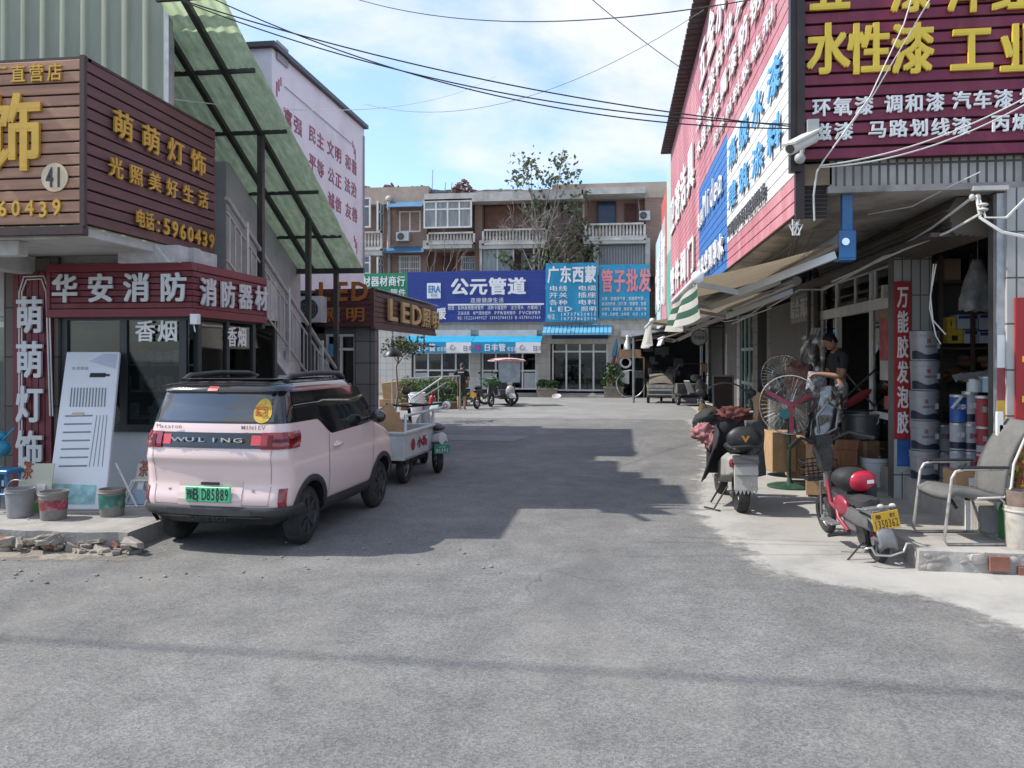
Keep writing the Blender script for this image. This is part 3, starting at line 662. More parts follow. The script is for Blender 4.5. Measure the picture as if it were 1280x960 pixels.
fiber2 = MTRANS('mossy_fibre_sheet', (.44, .54, .34), .58, .5, var=.22, vs=7, dirt=((.27, .33, .17), .65, 5), stretch=(2.2, .8, .8))
m.build('roof_sheet', fiber2, cn, smooth=60)
steel_dark = M('dark_steel', (.045, .048, .046), .5, .3, var=.2, dirt=((.12, .07, .04), .35, 6))
for X, ya in ((-5.0, 8.3), (-5.46, 9.1)): m = MB(); m.bar((X, ya, zc(ya)), (X, 13.9, zc(13.9)), .07, .07); m.build('rafter', steel_dark, cn)
for Y in (8.75, 9.75, 10.75, 11.95, 13.0): m = MB(); m.bar((-5.36 if Y < 9.1 else -6.0, Y, zc(Y) + .035), (-4.62, Y, zc(Y) + .035), .05, .05); m.build('purlin', steel_dark, cn)
m = MB(); m.bar((-6.0, 13.85, zc(13.85) - .02), (-4.5, 13.85, zc(13.85) - .02), .09, .09); m.build('gutter', steel_dark, cn)
for (Y, zf) in ((10.75, 2.2), (12.5, 1.3), (13.8, .15)): m = MB(); m.box(-5.04, -4.96, Y - .04, Y + .04, zf, zc(Y)); m.build('post', steel_dark, cn)

st = thing('outside_stair', 'concrete outside stair with grey steel railing climbing beside the corner shop', 'stair', (-5.3, 11.5, 0))
z0, Y0, zs, Ys = 0.16, 14.6, 3.1, 9.3     # foot and head
nst = 17; m = MB(); pts = [(Y0, z0)]
for i in range(nst):
    y = Y0 - (Y0 - Ys) * i / nst; z = z0 + (zs - z0) * (i + 1) / nst
    pts += [(y, z), (Y0 - (Y0 - Ys) * (i + 1) / nst, z)]
pts += [(Ys - .6, zs), (Ys - .6, zs - .2), (Ys + .1, zs - .22), (Y0 - .45, z0)]
m.prism([(-5.06, y, z) for y, z in pts], (-.75, 0, 0)); m.build('flight', M('peeling_concrete', (.45, .45, .455), .9, var=.25, vs=5, bump=.5, dirt=((.62, .62, .64), .7, 7)), st)
m = MB(); sl_ = (zs - z0) / (Y0 - Ys)
rz_ = lambda Y: z0 + (Y0 - Y) * sl_
m.tube([(-5.0, Y0 - .1, rz_(Y0) + 1.03), (-5.0, 9.75, rz_(9.75) + 1.0)], .032, 8); m.tube([(-5.0, Y0 - .1, rz_(Y0) + .85), (-5.0, 9.75, rz_(9.75) + .82)], .016, 6)
m.tube([(-5.0, Y0 - .1, rz_(Y0) + .22), (-5.0, 9.75, rz_(9.75) + .2)], .018, 6)
rail_m = M('pale_railing_steel', (.46, .46, .45), .4, .3, var=.15, dirt=((.25, .2, .16), .4, 8)); rail = m.build('railing', rail_m, st, smooth=40)
m = MB(); k = 0; Y = Y0 - .12
while Y > 9.75:
    if k % 9 == 0: m.box(-5.03, -4.97, Y - .03, Y + .03, rz_(Y) - .02, rz_(Y) + 1.08)
    else: m.tube([(-5.0, Y, rz_(Y) + .2), (-5.0, Y, rz_(Y) + .83)], .011, 6)
    Y -= .155; k += 1
m.build_each('baluster', rail_m, rail)

# ================================================================== LEFT: white slogan wall house
hs = thing('slogan_house', 'tall white rendered house wall with red slogan characters and a black roof edge', 'building', (-9, 16.5, 0))
lav = M('lavender_render', (.74, .735, .775), .85, var=.05, vs=.7, dirt=((.46, .45, .48), .4, .8))
m = MB(); m.box(-12, -6.3, 14.0, 19.4, 0, 7.5); m.build('wall', lav, hs)
m = MB(); m.bar((-6.27, 13.9, 7.52), (-6.27, 19.45, 7.56), .14, .09); m.bar((-12, 13.94, 7.52), (-6.2, 13.94, 7.52), .12, .09); m.build('roof_edge', black_metal, hs)
m = MB(); slo = M('faded_red_paint', (.30, .09, .14), .8, var=.3, vs=5, dirt=((.5, .45, .5), .75, 6))
for st_, u0, v0, u1, v1 in (('富强', 353, 142, 378, 162), ('民主', 385, 164, 405, 180), ('文明', 408, 182, 427, 197), ('和谐', 431, 200, 446, 212), ('平等', 385, 199, 405, 215), ('公正', 409, 216, 427, 229), ('法治', 430, 229, 446, 240), ('诚信', 409, 247, 427, 259), ('友善', 431, 261, 447, 271)):
    rowS(m, st_, u0, v0, u1, v1, -6.3, .40, .004, .03, .9, lift=.002)
for (u, v, sg_) in ((346, 98, 1), (444, 183, -1), (446, 300, -1)):
    p = AX(u, v, -6.3)
    for k in range(3): m.cbox(p + Vector((0, sg_ * .09 * k, -.1 * (2 - k))), .006, .07, .28 - .06 * k)
m.build('lettering', slo, hs)
m = MB()
m.tube([AX(356, 108, -6.28), AX(440, 180, -6.28)], .008, 5); m.tube([AX(455, 170, -6.27), AX(455, 340, -6.27)], .02, 6); m.cbox(AX(353, 68, -6.28), .03, .5, .35)
m.build('conduit', M('grey_conduit', (.3, .3, .31), .6), hs)

# ================================================================== LEFT: LED shop
ld = thing('led_shop', 'dark low shop below the canopy with a grey tiled pillar and glass door', 'building', (-5.4, 17, 0))
gtile = MBRICK('grey_tile', (.19, .18, .175), (.165, .155, .15), (.07, .07, .07), .3, .42, 'YZ', .012, 0, dirt=((.1, .095, .09), .5, 1.5))
gtileF = MBRICK('grey_tile_front', (.19, .18, .175), (.165, .155, .15), (.07, .07, .07), .3, .42, 'XZ', .012, 0, dirt=((.1, .095, .09), .5, 1.5))
m = MB(); m.box(-6.28, -6.2, 14.6, 20.3, 0, 3.1); m.box(-6.28, -4.8, 15.0, 20.3, 3.04, 3.1); m.box(-6.2, -5.75, 15.2, 15.3, .1, 2.9); m.box(-6.2, -5.1, 15.2, 15.3, 2.26, 2.9); m.build('wall', M('led_shop_wall', (.12, .11, .105), .85, var=.2), ld)
m = MB(); m.box(-5.12, -4.70, 15.15, 15.32, .1, 2.6); m.build('pillar', gtileF, ld)
dr = win(ld, -5.72, -5.1, .16, 2.25, 15.2, 2, .05, mat=white_frame, rails=(1.95,))
m = MB(); m.cbox(AY(417, 438, 15.15), .2, .01, .26); m.build('notice', M('blue_notice', (.08, .3, .5), .6), ld)
m = MB(); m.box(-6.2, -4.9, 15.3, 20, 2.75, 2.8); m.box(-6.15, -5.15, 16.0, 16.05, .1, 2.8); m.build('room', dark, ld)
sg = thing('led_lighting_sign', 'dark boarded corner sign reading LED lighting in gold, below the stair canopy', 'sign', (-4.7, 15.0, 2.3))
m = MB(); m.slats((-5.85, 14.98, 2.38), *XF, 1.16, .74, 7, .012, .015, 0, 1); m.slats((-4.69, 15.02, 2.38), *XL, 5.25, .70, 7, .012, .015, 0, 1); m.box(-4.72, -4.66, 14.95, 15.02, 2.34, 3.14)
m.box(-4.75, -4.655, 15, 20.3, 2.34, 2.40); m.build('boards', [M('dark_maroon', (.075, .022, .022), .5, var=.25), MATS['board_gap']], sg)
m = MB(); rowF(m, 'LED', 396, 350, 462, 380, 14.98, .03, .03, .85); rowF(m, '照明', 400, 382, 460, 405, 14.98, .02, .02, .85); m.build('front_lettering', M('orange_letter', (.30, .10, .02), .45, var=.2), sg)
m = MB(); rowS(m, 'LED照明', 479, 386, 546, 401, -4.67, .58, .05, .02, .85, lift=.04); m.build('side_lettering', M('pale_gold_letter', (.50, .34, .13), .4, .2), sg)
m = MB()
for i in range(60): y = 15 + i * .09; m.box(-5.0, -4.6 - (.03 if i % 2 else 0), y, y + .085, 3.11 + (.012 if i % 2 else 0), 3.125 + (.012 if i % 2 else 0))
m.build('roof_strip', galv, sg)
def ac_unit(par_or_none, p, ax, name='air_conditioner', wd=.8, ht=.55, dp=.3, label=None, group=None):
    """outdoor air conditioner: p lower-left front corner, ax reading direction"""
    ux = Vector(ax); nn = ux.cross(UZ)
    o = thing(name, label, 'air conditioner', tuple(p), 0, group)
    b = MB(); b.obox(p, ux * wd, -nn * dp, UZ * ht); b.obox(p + nn * .003 + ux * wd * .74 + UZ * ht * .05, ux * wd * .01, nn * .004, UZ * ht * .9)
    b.build('casing', M('ac_casing', (.56, .57, .56), .5, dirt=((.36, .35, .33), .4, 4)), o, bevel=.012)
    b = MB(); c = p + ux * wd * .38 + UZ * ht * .5 + nn * .005
    for r_ in (.2, .155, .11, .06): b.torus(c, nn, r_ * ht / .5, .006, 24, 5)
    for k in range(8): a = k * math.pi / 4; b.bar(c, c + (ux * math.cos(a) + UZ * math.sin(a)) * .2 * ht / .5, .008, .008)
    b.build('fan_grille', M('ac_grille', (.2, .2, .2), .5), o)
    b = MB(); b.lathe([(.0, 0), (.195 * ht / .5, 0), (.195 * ht / .5, .004)], c - nn * .003, nn, 24); b.build('fan_opening', black_plastic, o)
    return o
ac_unit(None, AY(375, 403, 14.6), UX, wd=.42, ht=.5, label='white air conditioner tucked under the green stair canopy beside the LED sign')
# ================================================================== RIGHT: hardware building
wtile = MBRICK('white_wall_tile', (.50, .50, .485), (.44, .44, .43), (.16, .155, .15), .2, .3, 'YZ', .008, 0, .45, dirt=((.26, .25, .235), .5, 1.2))
wtileF = MBRICK('white_wall_tile_front', (.42, .42, .405), (.36, .36, .35), (.09, .085, .08), .10, .42, 'XZ', .008, 0, .45, dirt=((.26, .25, .235), .5, 1.2))
fascia_t = MBRICK('upright_fascia_tile', (.40, .39, .375), (.34, .33, .32), (.09, .085, .08), .078, .3, 'XZ', .012, 0, .5, dirt=((.17, .15, .13), .6, 2.5))
hb = thing('hardware_shop_building', 'long two-storey building of paint and hardware stores behind the crimson sign', 'building', (5, 14, 0))
m = MB(); m.box(1.9, 10, 8.05, 25.5, 3.44, 8.1); m.box(3.75, 10, 30.5, 31, 0, 3.4)
m.build('upper_wall', M('upper_grey_wall', (.24, .23, .22), .9, var=.2, dirt=((.12, .11, .1), .6, 1.5)), hb)
m = MB(); m.box(1.98, 12, 7.86, 8.05, 3.40, 3.66); m.build('tiled_fascia', fascia_t, hb)
m = MB(); m.box(1.96, 12, 7.84, 25.5, 3.34, 3.40); m.box(1.7, 1.98, 7.97, 25.5, 3.12, 3.44); m.build('soffit', M('old_soffit', (.30, .285, .27), .9, var=.25, vs=1.5, dirt=((.075, .07, .062), .9, 1.3)), hb)
m = MB(); m.box(1.76, 1.975, 7.92, 7.96, 3.12, 3.40)
for i in range(7): m.obox((1.76, 7.90, 3.13 + i * .04), (.21, 0, 0), (0, .02, .01), (0, 0, .014))
m.build('dark_louvre', M('dark_louvre', (.04, .032, .03), .6, var=.3), hb)
m = MB(); m.box(1.72, 2.0, 7.86, 7.9, 3.42, 3.62); m.build('bare_end', M('bare_plywood', (.23, .17, .12), .9, var=.3), hb)
m = MB(); m.box(3.52, 4.2, 7.82, 7.96, .1, 3.34); m.build('corner_pillar', wtileF, hb)
m = MB(); m.box(3.45, 3.52, 7.86, 7.93, .4, 3.3); m.build('shutter_rail', galv, hb)
m = MB()
for z0_, z1_, i in ((1.7, 2.0, 0), (1.4, 1.7, 1), (1.12, 1.4, 2), (.8, 1.12, 3)): m.box(3.452, 3.518, 7.855, 7.859, z0_, z1_, i)
m.build_each('peeled_sticker', [white_paint, M('faded_red', (.25, .05, .06), .7), M('faded_yellow', (.5, .3, .05), .7), M('dull_grey', (.25, .25, .26), .7)], hb)
m = MB(); m.box(3.2, 3.62, 9.87, 10.05, .1, 3.34); m.build('strip_pillar', wtileF, hb)
m = MB(); m.box(3.22, 3.40, 9.865, 9.868, 1.02, 1.24); m.box(3.24, 3.42, 9.862, 9.866, .52, .95, 1); m.box(3.22, 3.42, 9.867, 9.869, .45, 1.3, 2)
m.build_each('stuck_poster', [M('poster_dark', (.05, .07, .08), .6, var=.5, vs=9), M('poster_blue', (.03, .09, .3), .6, var=.3), M('poster_pale', (.35, .42, .42), .6, var=.4, vs=7)], hb)
m = MB(); n_ = 14
for i in range(n_):                                     # shutter housing, ribbed
    a = math.pi * i / (n_ - 1) ; y0, y1 = 8.2, 13.2
m.prism([(3.22, 8.15, 3.33), (3.14, 8.15, 3.2), (3.2, 8.15, 2.98), (3.5, 8.15, 2.94), (3.5, 8.15, 3.33)], (0, 5.05, 0))
for i in range(5): t = i / 4; m.bar((3.135 + .06 * t, 8.14, 3.2 - .2 * t), (3.135 + .06 * t, 13.21, 3.2 - .2 * t), .02, .02)
for i in range(5): m.bar((3.22 + .06 * i, 8.14, 2.97 - .007 * i), (3.22 + .06 * i, 13.21, 2.97 - .007 * i), .02, .014)
m.build('roller_shutter', M('brown_shutter', (.12, .10, .075), .6, .2, var=.25, dirt=((.08, .06, .05), .5, 3)), hb, smooth=40)
# glass door and dark doorway, Y 10.5..14
m = MB()
for y in (10.5, 11.35, 13.05, 14.0): m.box(3.38, 3.46, y - .035, y + .035, .2, 3.0)
m.box(3.37, 3.47, 10.5, 14.0, 2.42, 2.56); m.box(3.38, 3.46, 10.5, 14.0, 2.94, 3.0)
for y in (11.2, 12.1, 13.05): m.box(3.39, 3.45, y - .02, y + .02, 2.56, 2.94)
m.box(3.385, 3.455, 10.53, 11.32, 1.0, 1.08); m.box(3.385, 3.455, 13.08, 13.97, .2, .26)
m.build('door_frame', white_frame, hb)
m = MB(); m.box(3.41, 3.42, 10.53, 11.32, .25, 2.42); m.box(3.41, 3.42, 13.08, 13.97, .25, 2.42); m.box(3.41, 3.42, 10.5, 14, 2.56, 2.94); m.build('door_glass', glass_clear, hb)
m = MB(); m.box(3.395, 3.405, 10.6, 11.0, 1.75, 2.3); m.box(3.394, 3.405, 10.62, 10.98, 1.5, 1.75, 1); m.box(3.392, 3.4, 10.55, 10.8, 1.15, 1.3); m.cbox((3.36, 10.58, 2.62), .12, .1, .16, mi=1)
m.build_each('door_poster', [M('pink_poster', (.45, .09, .1), .6, var=.4, vs=7), M('pale_poster', (.5, .5, .46), .6, var=.3)], hb)
# rooms
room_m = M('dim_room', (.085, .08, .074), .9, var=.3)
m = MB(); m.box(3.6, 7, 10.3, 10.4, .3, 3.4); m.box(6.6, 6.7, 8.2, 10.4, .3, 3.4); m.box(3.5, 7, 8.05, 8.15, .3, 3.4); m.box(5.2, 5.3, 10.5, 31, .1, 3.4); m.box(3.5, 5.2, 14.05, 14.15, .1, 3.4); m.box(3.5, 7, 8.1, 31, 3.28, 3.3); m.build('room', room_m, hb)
m = MB(); m.box(3.36, 3.7, 14.0, 15.0, .1, 3.2); m.box(3.4, 3.6, 18.6, 19.0, .1, 3.2); m.box(3.36, 3.6, 20.0, 20.7, .1, 3.2); m.box(3.36, 3.6, 22.8, 23.4, .1, 3.2); m.box(3.3, 3.6, 30.0, 31.0, .1, 3.2); m.build_each('tile_pier', MBRICK('grey_pier_tile', (.25, .24, .225), (.22, .21, .2), (.1, .1, .1), .2, .3, 'YZ', .01, 0, dirt=((.12, .11, .1), .5, 1.5)), hb)
def shutter(y0, y1, col, name, rib=.10, x=3.42):
    b = MB(); y = y0
    b.box(x, x + .03, y0, y1, .12, 2.9)
    while y < y1 - rib * .3: b.box(x - .025, x, y, min(y + rib * .5, y1), .14, 2.88); y += rib
    return b.build(name, col, hb)
shutter(15.0, 18.6, M('taupe_shutter', (.20, .185, .165), .6, .2, var=.15, dirt=((.1, .09, .08), .4, 3)), 'ribbed_shutter')
shutter(23.4, 26.4, M('brown_grey_shutter', (.165, .15, .135), .6, .2, var=.2), 'ribbed_shutter', .2)
shutter(26.9, 29.9, M('dark_shutter', (.10, .105, .10), .6, .2, var=.2), 'ribbed_shutter', .24)
m = MB()
for y in (20.7, 21.4, 22.1, 22.8): m.box(3.38, 3.46, y - .05, y + .05, .1, 2.9)
for z in (.15, 1.1, 2.0, 2.88): m.box(3.39, 3.45, 20.7, 22.8, z - .04, z + .04)
m.build('display_frame', M('green_white_frame', (.28, .36, .33), .5, var=.2), hb)
m = MB(); m.box(3.41, 3.42, 20.7, 22.8, .1, 2.9); m.build('display_glass', glass_clear, hb)
m = MB(); rnd = random.Random(5)
for k in range(40): m.cbox((3.6 + rnd.random() * .3, 20.8 + rnd.random() * 1.9, .3 + 2.3 * rnd.random()), .1, rnd.uniform(.05, .2), rnd.uniform(.1, .5), mi=rnd.randrange(3))
m.build('display_goods', [M('green_goods', (.04, .14, .10), .5, var=.4), M('pale_goods', (.4, .42, .4), .5, var=.4), M('dark_goods', (.03, .035, .035), .6)], hb)
m = MB(); m.box(3.0, 3.4, 8.2, 31, 2.96, 3.0); m.tube([(3.3, 13.95, .1), (3.3, 13.95, 3.3)], .05, 10); m.tube([(3.25, 14.25, .1), (3.25, 14.25, 3.3)], .03, 8); m.build_each('drain_pipe', M('brown_pipe', (.07, .055, .05), .5, var=.3), hb, smooth=40)
# wall plaque over the shutter
sg = thing('glass_shop_plaque', 'small pale plaque with dark characters hung on the taupe shutter', 'sign', (3.35, 16.2, 2.4))
a, b_ = AX(989, 397, 3.38), AX(1015, 372, 3.38)
m = MB(); m.box(3.37, 3.39, b_.y, a.y, 2.45, 2.45 + .55); m.build('board', M('plaque_grey', (.25, .25, .24), .7), sg)
m = MB(); m.text('综合商店', (3.37, a.y, 2.52), *XR, a.y - b_.y, .4, .01, .03, .95); m.build('lettering', M('plaque_letter', (.5, .5, .48), .6), sg)

# red front sign
red_board = M('crimson_board', (.17, .013, .046), .45, var=.15, vs=2, dirt=((.25, .07, .09), .4, 1.6), stretch=(2.5, 2.5, .35))
sg = thing('paint_shop_front_sign', 'crimson slatted sign facing the crossing with yellow and white paint names', 'sign', (4, 7.8, 3.6))
m = MB(); n_ = 22; zb = 3.63; pitch = .1147
m.slats((1.70, 7.78, zb), *XF, 9, pitch * n_, n_, .022, .03, 0, 1); m.build('boards', [red_board, MATS['board_gap']], sg, bevel=.004)
m = MB(); m.box(1.60, 1.70, 7.74, 7.84, zb - .1, 6.3); m.box(1.66, 1.72, 7.7, 7.74, zb, 6.2); m.build('corner_trim', M('dark_brown_metal', (.03, .022, .022), .45, .2, var=.3), sg)
yel = M('yellow_letter', (.68, .50, .055), .45, var=.06)
m = MB()
for c, u in (('水', 1033), ('性', 1084), ('漆', 1138), ('工', 1211), ('业', 1272), ('漆', 1333)): rowF(m, c, u - 29, 30, u + 29, 100, 7.78, .03, .03, .94, lift=.04)
for c, u in (('五', 1035), ('漆', 1136), ('洋', 1206), ('红', 1262)): rowF(m, c, u - 28, -48, u + 28, 24, 7.78, .03, .03, .94, lift=.04)
m.build('yellow_lettering', yel, sg)
m = MB()
for s_, u0, u1 in (('环氧漆', 1012, 1091), ('调和漆', 1102, 1179), ('汽车漆', 1186, 1264), ('地坪漆', 1270, 1348)): rowF(m, s_, u0, 124 - (u0 - 1012) * .05, u1, 150 - (u0 - 1012) * .05, 7.78, .02, .025, .9, lift=.04)
for s_, u0, u1 in (('磁漆', 1012, 1066), ('马路划线漆', 1082, 1212), ('丙烯酸漆', 1234, 1340)): rowF(m, s_, u0, 155 - (u0 - 1012) * .05, u1, 180 - (u0 - 1012) * .05, 7.78, .02, .025, .9, lift=.04)
m.build('white_lettering', M('white_letter', (.70, .71, .72), .45, var=.05), sg)

# long side hoarding
sg = thing('side_hoarding', 'huge slatted street-side hoarding with faded red, blue and white panels', 'sign', (1.65, 16, 3.1))
pink = M('faded_red_board', (.49, .175, .205), .6, var=.18, vs=.8, dirt=((.60, .36, .36), .75, .9), stretch=(1.6, 1.6, .45))
whiteb = M('white_board', (.72, .72, .71), .6, var=.04, dirt=((.46, .45, .42), .5, 1.5), stretch=(2.5, 2.5, .35))
blueb = M('blue_board', (.045, .17, .47), .55, var=.1)
gapm = M('board_gap_grey', (.06, .045, .045), .9)
def slatsR(mb, y_near, y_far, z0_, z1_, n, mi=0): mb.slats((1.68, y_far, z0_), *XR, y_far - y_near, z1_ - z0_, n, .016, .02, mi, 1)
m = MB(); slatsR(m, 7.86, 12.55, 3.14, 3.52, 3); slatsR(m, 7.86, 16.8, 5.22, 8.22, 22); slatsR(m, 16.8, 25.6, 3.14, 8.22, 37); slatsR(m, 7.86, 12.55, 5.08, 5.22, 1); m.build('red_boards', [pink, gapm], sg)
m = MB(); slatsR(m, 7.86, 12.55, 3.52, 5.08, 12); m.build('white_boards', [whiteb, gapm], sg)
m = MB(); slatsR(m, 12.55, 16.8, 3.14, 5.22, 15); m.build('blue_boards', [blueb, gapm], sg)
m = MB(); m.box(1.66, 1.74, 7.80, 7.86, 3.1, 8.3); m.build('end_post', MATS['dark_brown_metal'], sg)
def rowR(mb, st, yn, yf, zc_, h, depth=.012, bold=.025, fill=.84, lift=.025, mi=0): mb.text(st, (1.66, yf, zc_ - h / 2), *XR, yf - yn, h, depth, bold, fill, mi, lift=lift)
m = MB(); rowR(m, '高级水漆', 8.2, 12.3, 4.74, .54, fill=.74); rowR(m, '建筑涂料', 8.2, 12.3, 4.13, .50, fill=.74); m.build('blue_lettering', M('sky_blue_letter', (.11, .36, .64), .5, var=.15), sg)
m = MB(); rowR(m, '环氧地坪漆马路划线漆', 9.2, 12.3, 3.66, .2, fill=1.0, bold=.02); m.build('grey_lettering', M('charcoal_letter', (.10, .10, .11), .6), sg)
wl_ = M('weathered_white_letter', (.72, .71, .69), .6, var=.06, dirt=((.5, .45, .42), .3, 3))
m = MB(); rowR(m, '五金水暖电料', 8.3, 16.4, 7.45, 1.05, .025, .035); rowR(m, '油漆涂料批发零售', 8.3, 17, 6.6, .5, .02, .025); rowR(m, '木器漆金属漆防锈漆', 8.3, 17, 6.0, .45, .02, .025); rowR(m, '防水材料胶粘剂', 8.6, 14.0, 5.45, .25, .02, .02)
rowR(m, '卫浴洁具', 17.3, 25.2, 6.0, 1.3, .03, .04); rowR(m, '管件阀门', 17.3, 25.2, 4.05, 1.0, .03, .035)
m.build('white_lettering', wl_, sg)
m = MB(); rowR(m, 'Midea', 12.8, 15.6, 4.62, .55, .03, .0, 1.0); rowR(m, '美的', 15.6, 16.6, 4.5, .4, .03, .03); rowR(m, '中央空调净水', 12.7, 16.7, 3.55, .5, .03, .04); m.build('appliance_lettering', wl_, sg)
m = MB(); m.box(1.66, 1.675, 12.6, 16.75, 3.15, 3.22); m.build('pale_stripe', M('cyan_stripe', (.1, .4, .6), .5), sg)
m = MB(); y = 7.8
while y < 25.8: m.box(1.35 + (.02 if int(y / .14) % 2 else 0), 10, y, y + .13, 8.22 + (.02 if int(y / .14) % 2 else 0), 8.27 + (.02 if int(y / .14) % 2 else 0)); y += .14
m.build('roof_edge', M('dark_roof_sheet', (.06, .047, .046), .7, var=.3), sg)

# farther hoardings
def hoard(name, label, y0, y1, z1, mats, bands, x=1.75, txt=None):
    o = thing(name, label, 'sign', (x, (y0 + y1) / 2, 3.0))
    b = MB(); z = 3.0
    for zz_, i in bands: b.box(x, x + .12, y0, y1, z, zz_, i); z = zz_ + .002
    b.box(x + .12, 8, y0 + .02, y1 - .02, 0 if False else 3.05, z1 - .05, 0)
    b.build('panel', mats, o)
    if txt:
        b = MB(); b.text(txt, (x, y1 - .3, 3.6), *XR, y1 - y0 - .6, z1 - 4.4, .04, .04, .95, lift=.005); b.build('lettering', wl_, o)
tealm = M('teal_board', (.10, .33, .27), .6, var=.15, vs=1, dirt=((.3, .42, .38), .5, 1.5)); palegreen = M('pale_green_render', (.36, .47, .42), .8, var=.15, dirt=((.5, .5, .48), .5, 2))
hoard('teal_wall', 'teal painted end wall beyond the long red hoarding', 25.9, 29.2, 8.4, [tealm, palegreen], [(5.4, 0), (8.4, 1)])
hoard('pink_hoarding', 'faded pink and red shop hoarding past the teal wall', 29.4, 32.6, 7.9, [M('pale_pink_board', (.50, .22, .24), .6, var=.15), M('coral_board', (.50, .10, .09), .6, var=.15)], [(5.2, 0), (7.9, 1)], txt='建材')
hoard('pale_blue_hoarding', 'pale blue hoarding with white characters near the street end', 32.8, 37.0, 6.9, [M('pale_blue_board', (.44, .56, .60), .6, var=.12)], [(6.9, 0)], x=1.72, txt='水暖')

# security camera
o = thing('security_camera', 'white bullet security camera on a bracket under the crimson sign corner', 'camera', AY(1010, 190, 7.7))
p, q = AY(988, 186, 7.45), AY(1017, 172, 7.7)
m = MB(); d = (q - p).normalized(); m.tube([p, q], .055, 14); m.bar(p - d * .03 + UZ * .05, q + UZ * .06, .15, .02); m.build('housing', M('cream_plastic', (.62, .61, .56), .4), o, smooth=40)
m = MB(); m.cyl(p - d * .002, p - d * .01, .04, .04, 14); m.build('lens', glass_dark, o)
m = MB(); m.ball(AY(1000, 198, 7.68), .05); m.box(AY(1008, 0, 7.72).x, AY(1022, 0, 7.72).x, 7.66, 7.75, AY(0, 206, 7.7).z, AY(0, 188, 7.7).z); m.tube([AY(1004, 186, 7.68), AY(1000, 198, 7.68)], .02, 8); m.build('bracket', M('grey_box', (.36, .37, .37), .5), o, smooth=40)

# ---- awnings
canvas = MTRANS('brown_striped_canvas', (.34, .28, .20), .3, .9, var=.25, vs=5, dirt=((.16, .13, .09), .5, 2.2), stretch=(1, 9, 1))
blue_metal = M('blue_painted_steel', (.03, .13, .30), .4, .2, var=.15, dirt=((.09, .07, .06), .5, 8))
def valance(mb, x, y0, y1, z, drop, mats_n=2, stripe=.16, seed=0):
    """hanging cloth along the front bar, in stripes with a wavy free edge"""
    n_ = int((y1 - y0) / .05); 
    for i in range(n_):
        a, b__ = y0 + (y1 - y0) * i / n_, y0 + (y1 - y0) * (i + 1) / n_
        def pt(y, t):
            f = .5 + .5 * mnoise.noise(Vector((y * .8, seed, 1)))
            return Vector((x + .10 * t * math.sin(y * 3 + seed) - .04 * t, y, z - drop * t * (.75 + .35 * f) + .0))
        for k in range(5): mb.quad(pt(a, k / 5), pt(b__, k / 5), pt(b__, (k + 1) / 5), pt(a, (k + 1) / 5), k % mats_n)
def awning(label, y0, y1, xi, zi, xo, zo, drop=0, stripes=None, bracket=False, group='retractable awnings along the hardware shops', ballend=True):
    o = thing('awning', label, 'awning', ((xi + xo) / 2, (y0 + y1) / 2, zo), 0, group)
    b = MB(); nn_ = 16
    def P_(s, t):
        sag = .022 * math.sin(math.pi * s) * (1 + .5 * math.sin(9 * t))
        return Vector((xi + (xo - xi) * s, y0 + (y1 - y0) * t, zi + (zo - zi) * s - sag + .004 * math.sin(70 * t)))
    b.grid(P_, 10, 40); b.build('cloth', canvas, o, smooth=60)
    b = MB(); b.tube([(xo, y0 - .05, zo), (xo, y1 + .05, zo)], .035, 10)
    if ballend: b.ball((xo, y0 - .07, zo), .062); 
    b.build('front_bar', white_paint, o, smooth=50)
    b = MB()
    for y in (y0 + .04, y1 - .6):
        mid = Vector((xo + (xi - xo) * .36, y + .55, zo - .10))
        b = MB(); b.bar((xi - .03, y, zi - .12), mid, .05, .075); b.bar(mid, (xo, y + .2, zo - .03), .045, .05)
        b.build('folding_arm', M('awning_alloy', (.46, .46, .46), .4, .5, var=.1), o)
    b = MB(); b.tube([(xi, y0 - .02, zi + .02), (xi, y1, zi + .02)], .065, 12); b.build('roller', M('alloy_roller', (.3, .3, .29), .4, .5), o, smooth=50)
    if drop:
        b = MB(); valance(b, xo, y0, y1, zo - .03, drop, len(stripes), .22, y0); b.build('valance', stripes, o)
    if bracket:
        b = MB(); X_ = xi + .03
        b.box(X_ - .045, X_ + .05, y0 - .10, y0 - .03, zi + .0, 3.36); b.box(X_ - .08, X_ + .07, y0 - .13, y0 - .105, zi - .17, zi + .09); b.box(X_ + .06, X_ + .08, y0 - .105, y0 + .1, zi - .17, zi + .09); b.box(X_ - .08, X_ + .07, y0 - .13, y0 + .05, zi - .19, zi - .17)
        br_ = b.build('bracket', blue_metal, o, bevel=.004)
        b = MB(); b.cyl((X_ - .03, y0 - .16, zi - .02), (X_ - .03, y0 - .10, zi - .02), .035, .03, 12); b.build('winding_eye', chrome, br_)
    return o
gst = MTRANS('green_stripe_cloth', (.03, .10, .065), .25, .9); wst = MTRANS('white_stripe_cloth', (.60, .585, .53), .35, .9, var=.12, dirt=((.35, .32, .26), .4, 3))
awning('brown striped awning at the corner on a blue bracket with a green-striped valance', 8.0, 11.3, 2.12, 2.90, .77, 2.57, .42, [wst, gst], True)
awning('long brown awning behind the green-striped one, lower and without valance', 11.7, 17.8, 2.5, 2.85, 1.1, 2.5)
awning('awning with a plain white hanging cloth, beyond the green-striped one', 18.6, 22.8, 2.5, 2.95, .78, 2.62, .62, [wst])
o = awning('far awning with a scalloped lavender front edge, beyond the round sign', 26.5, 30.0, 2.9, 2.9, 1.5, 2.45, .22, [M('lavender_cloth', (.56, .53, .60), .8)], ballend=False)
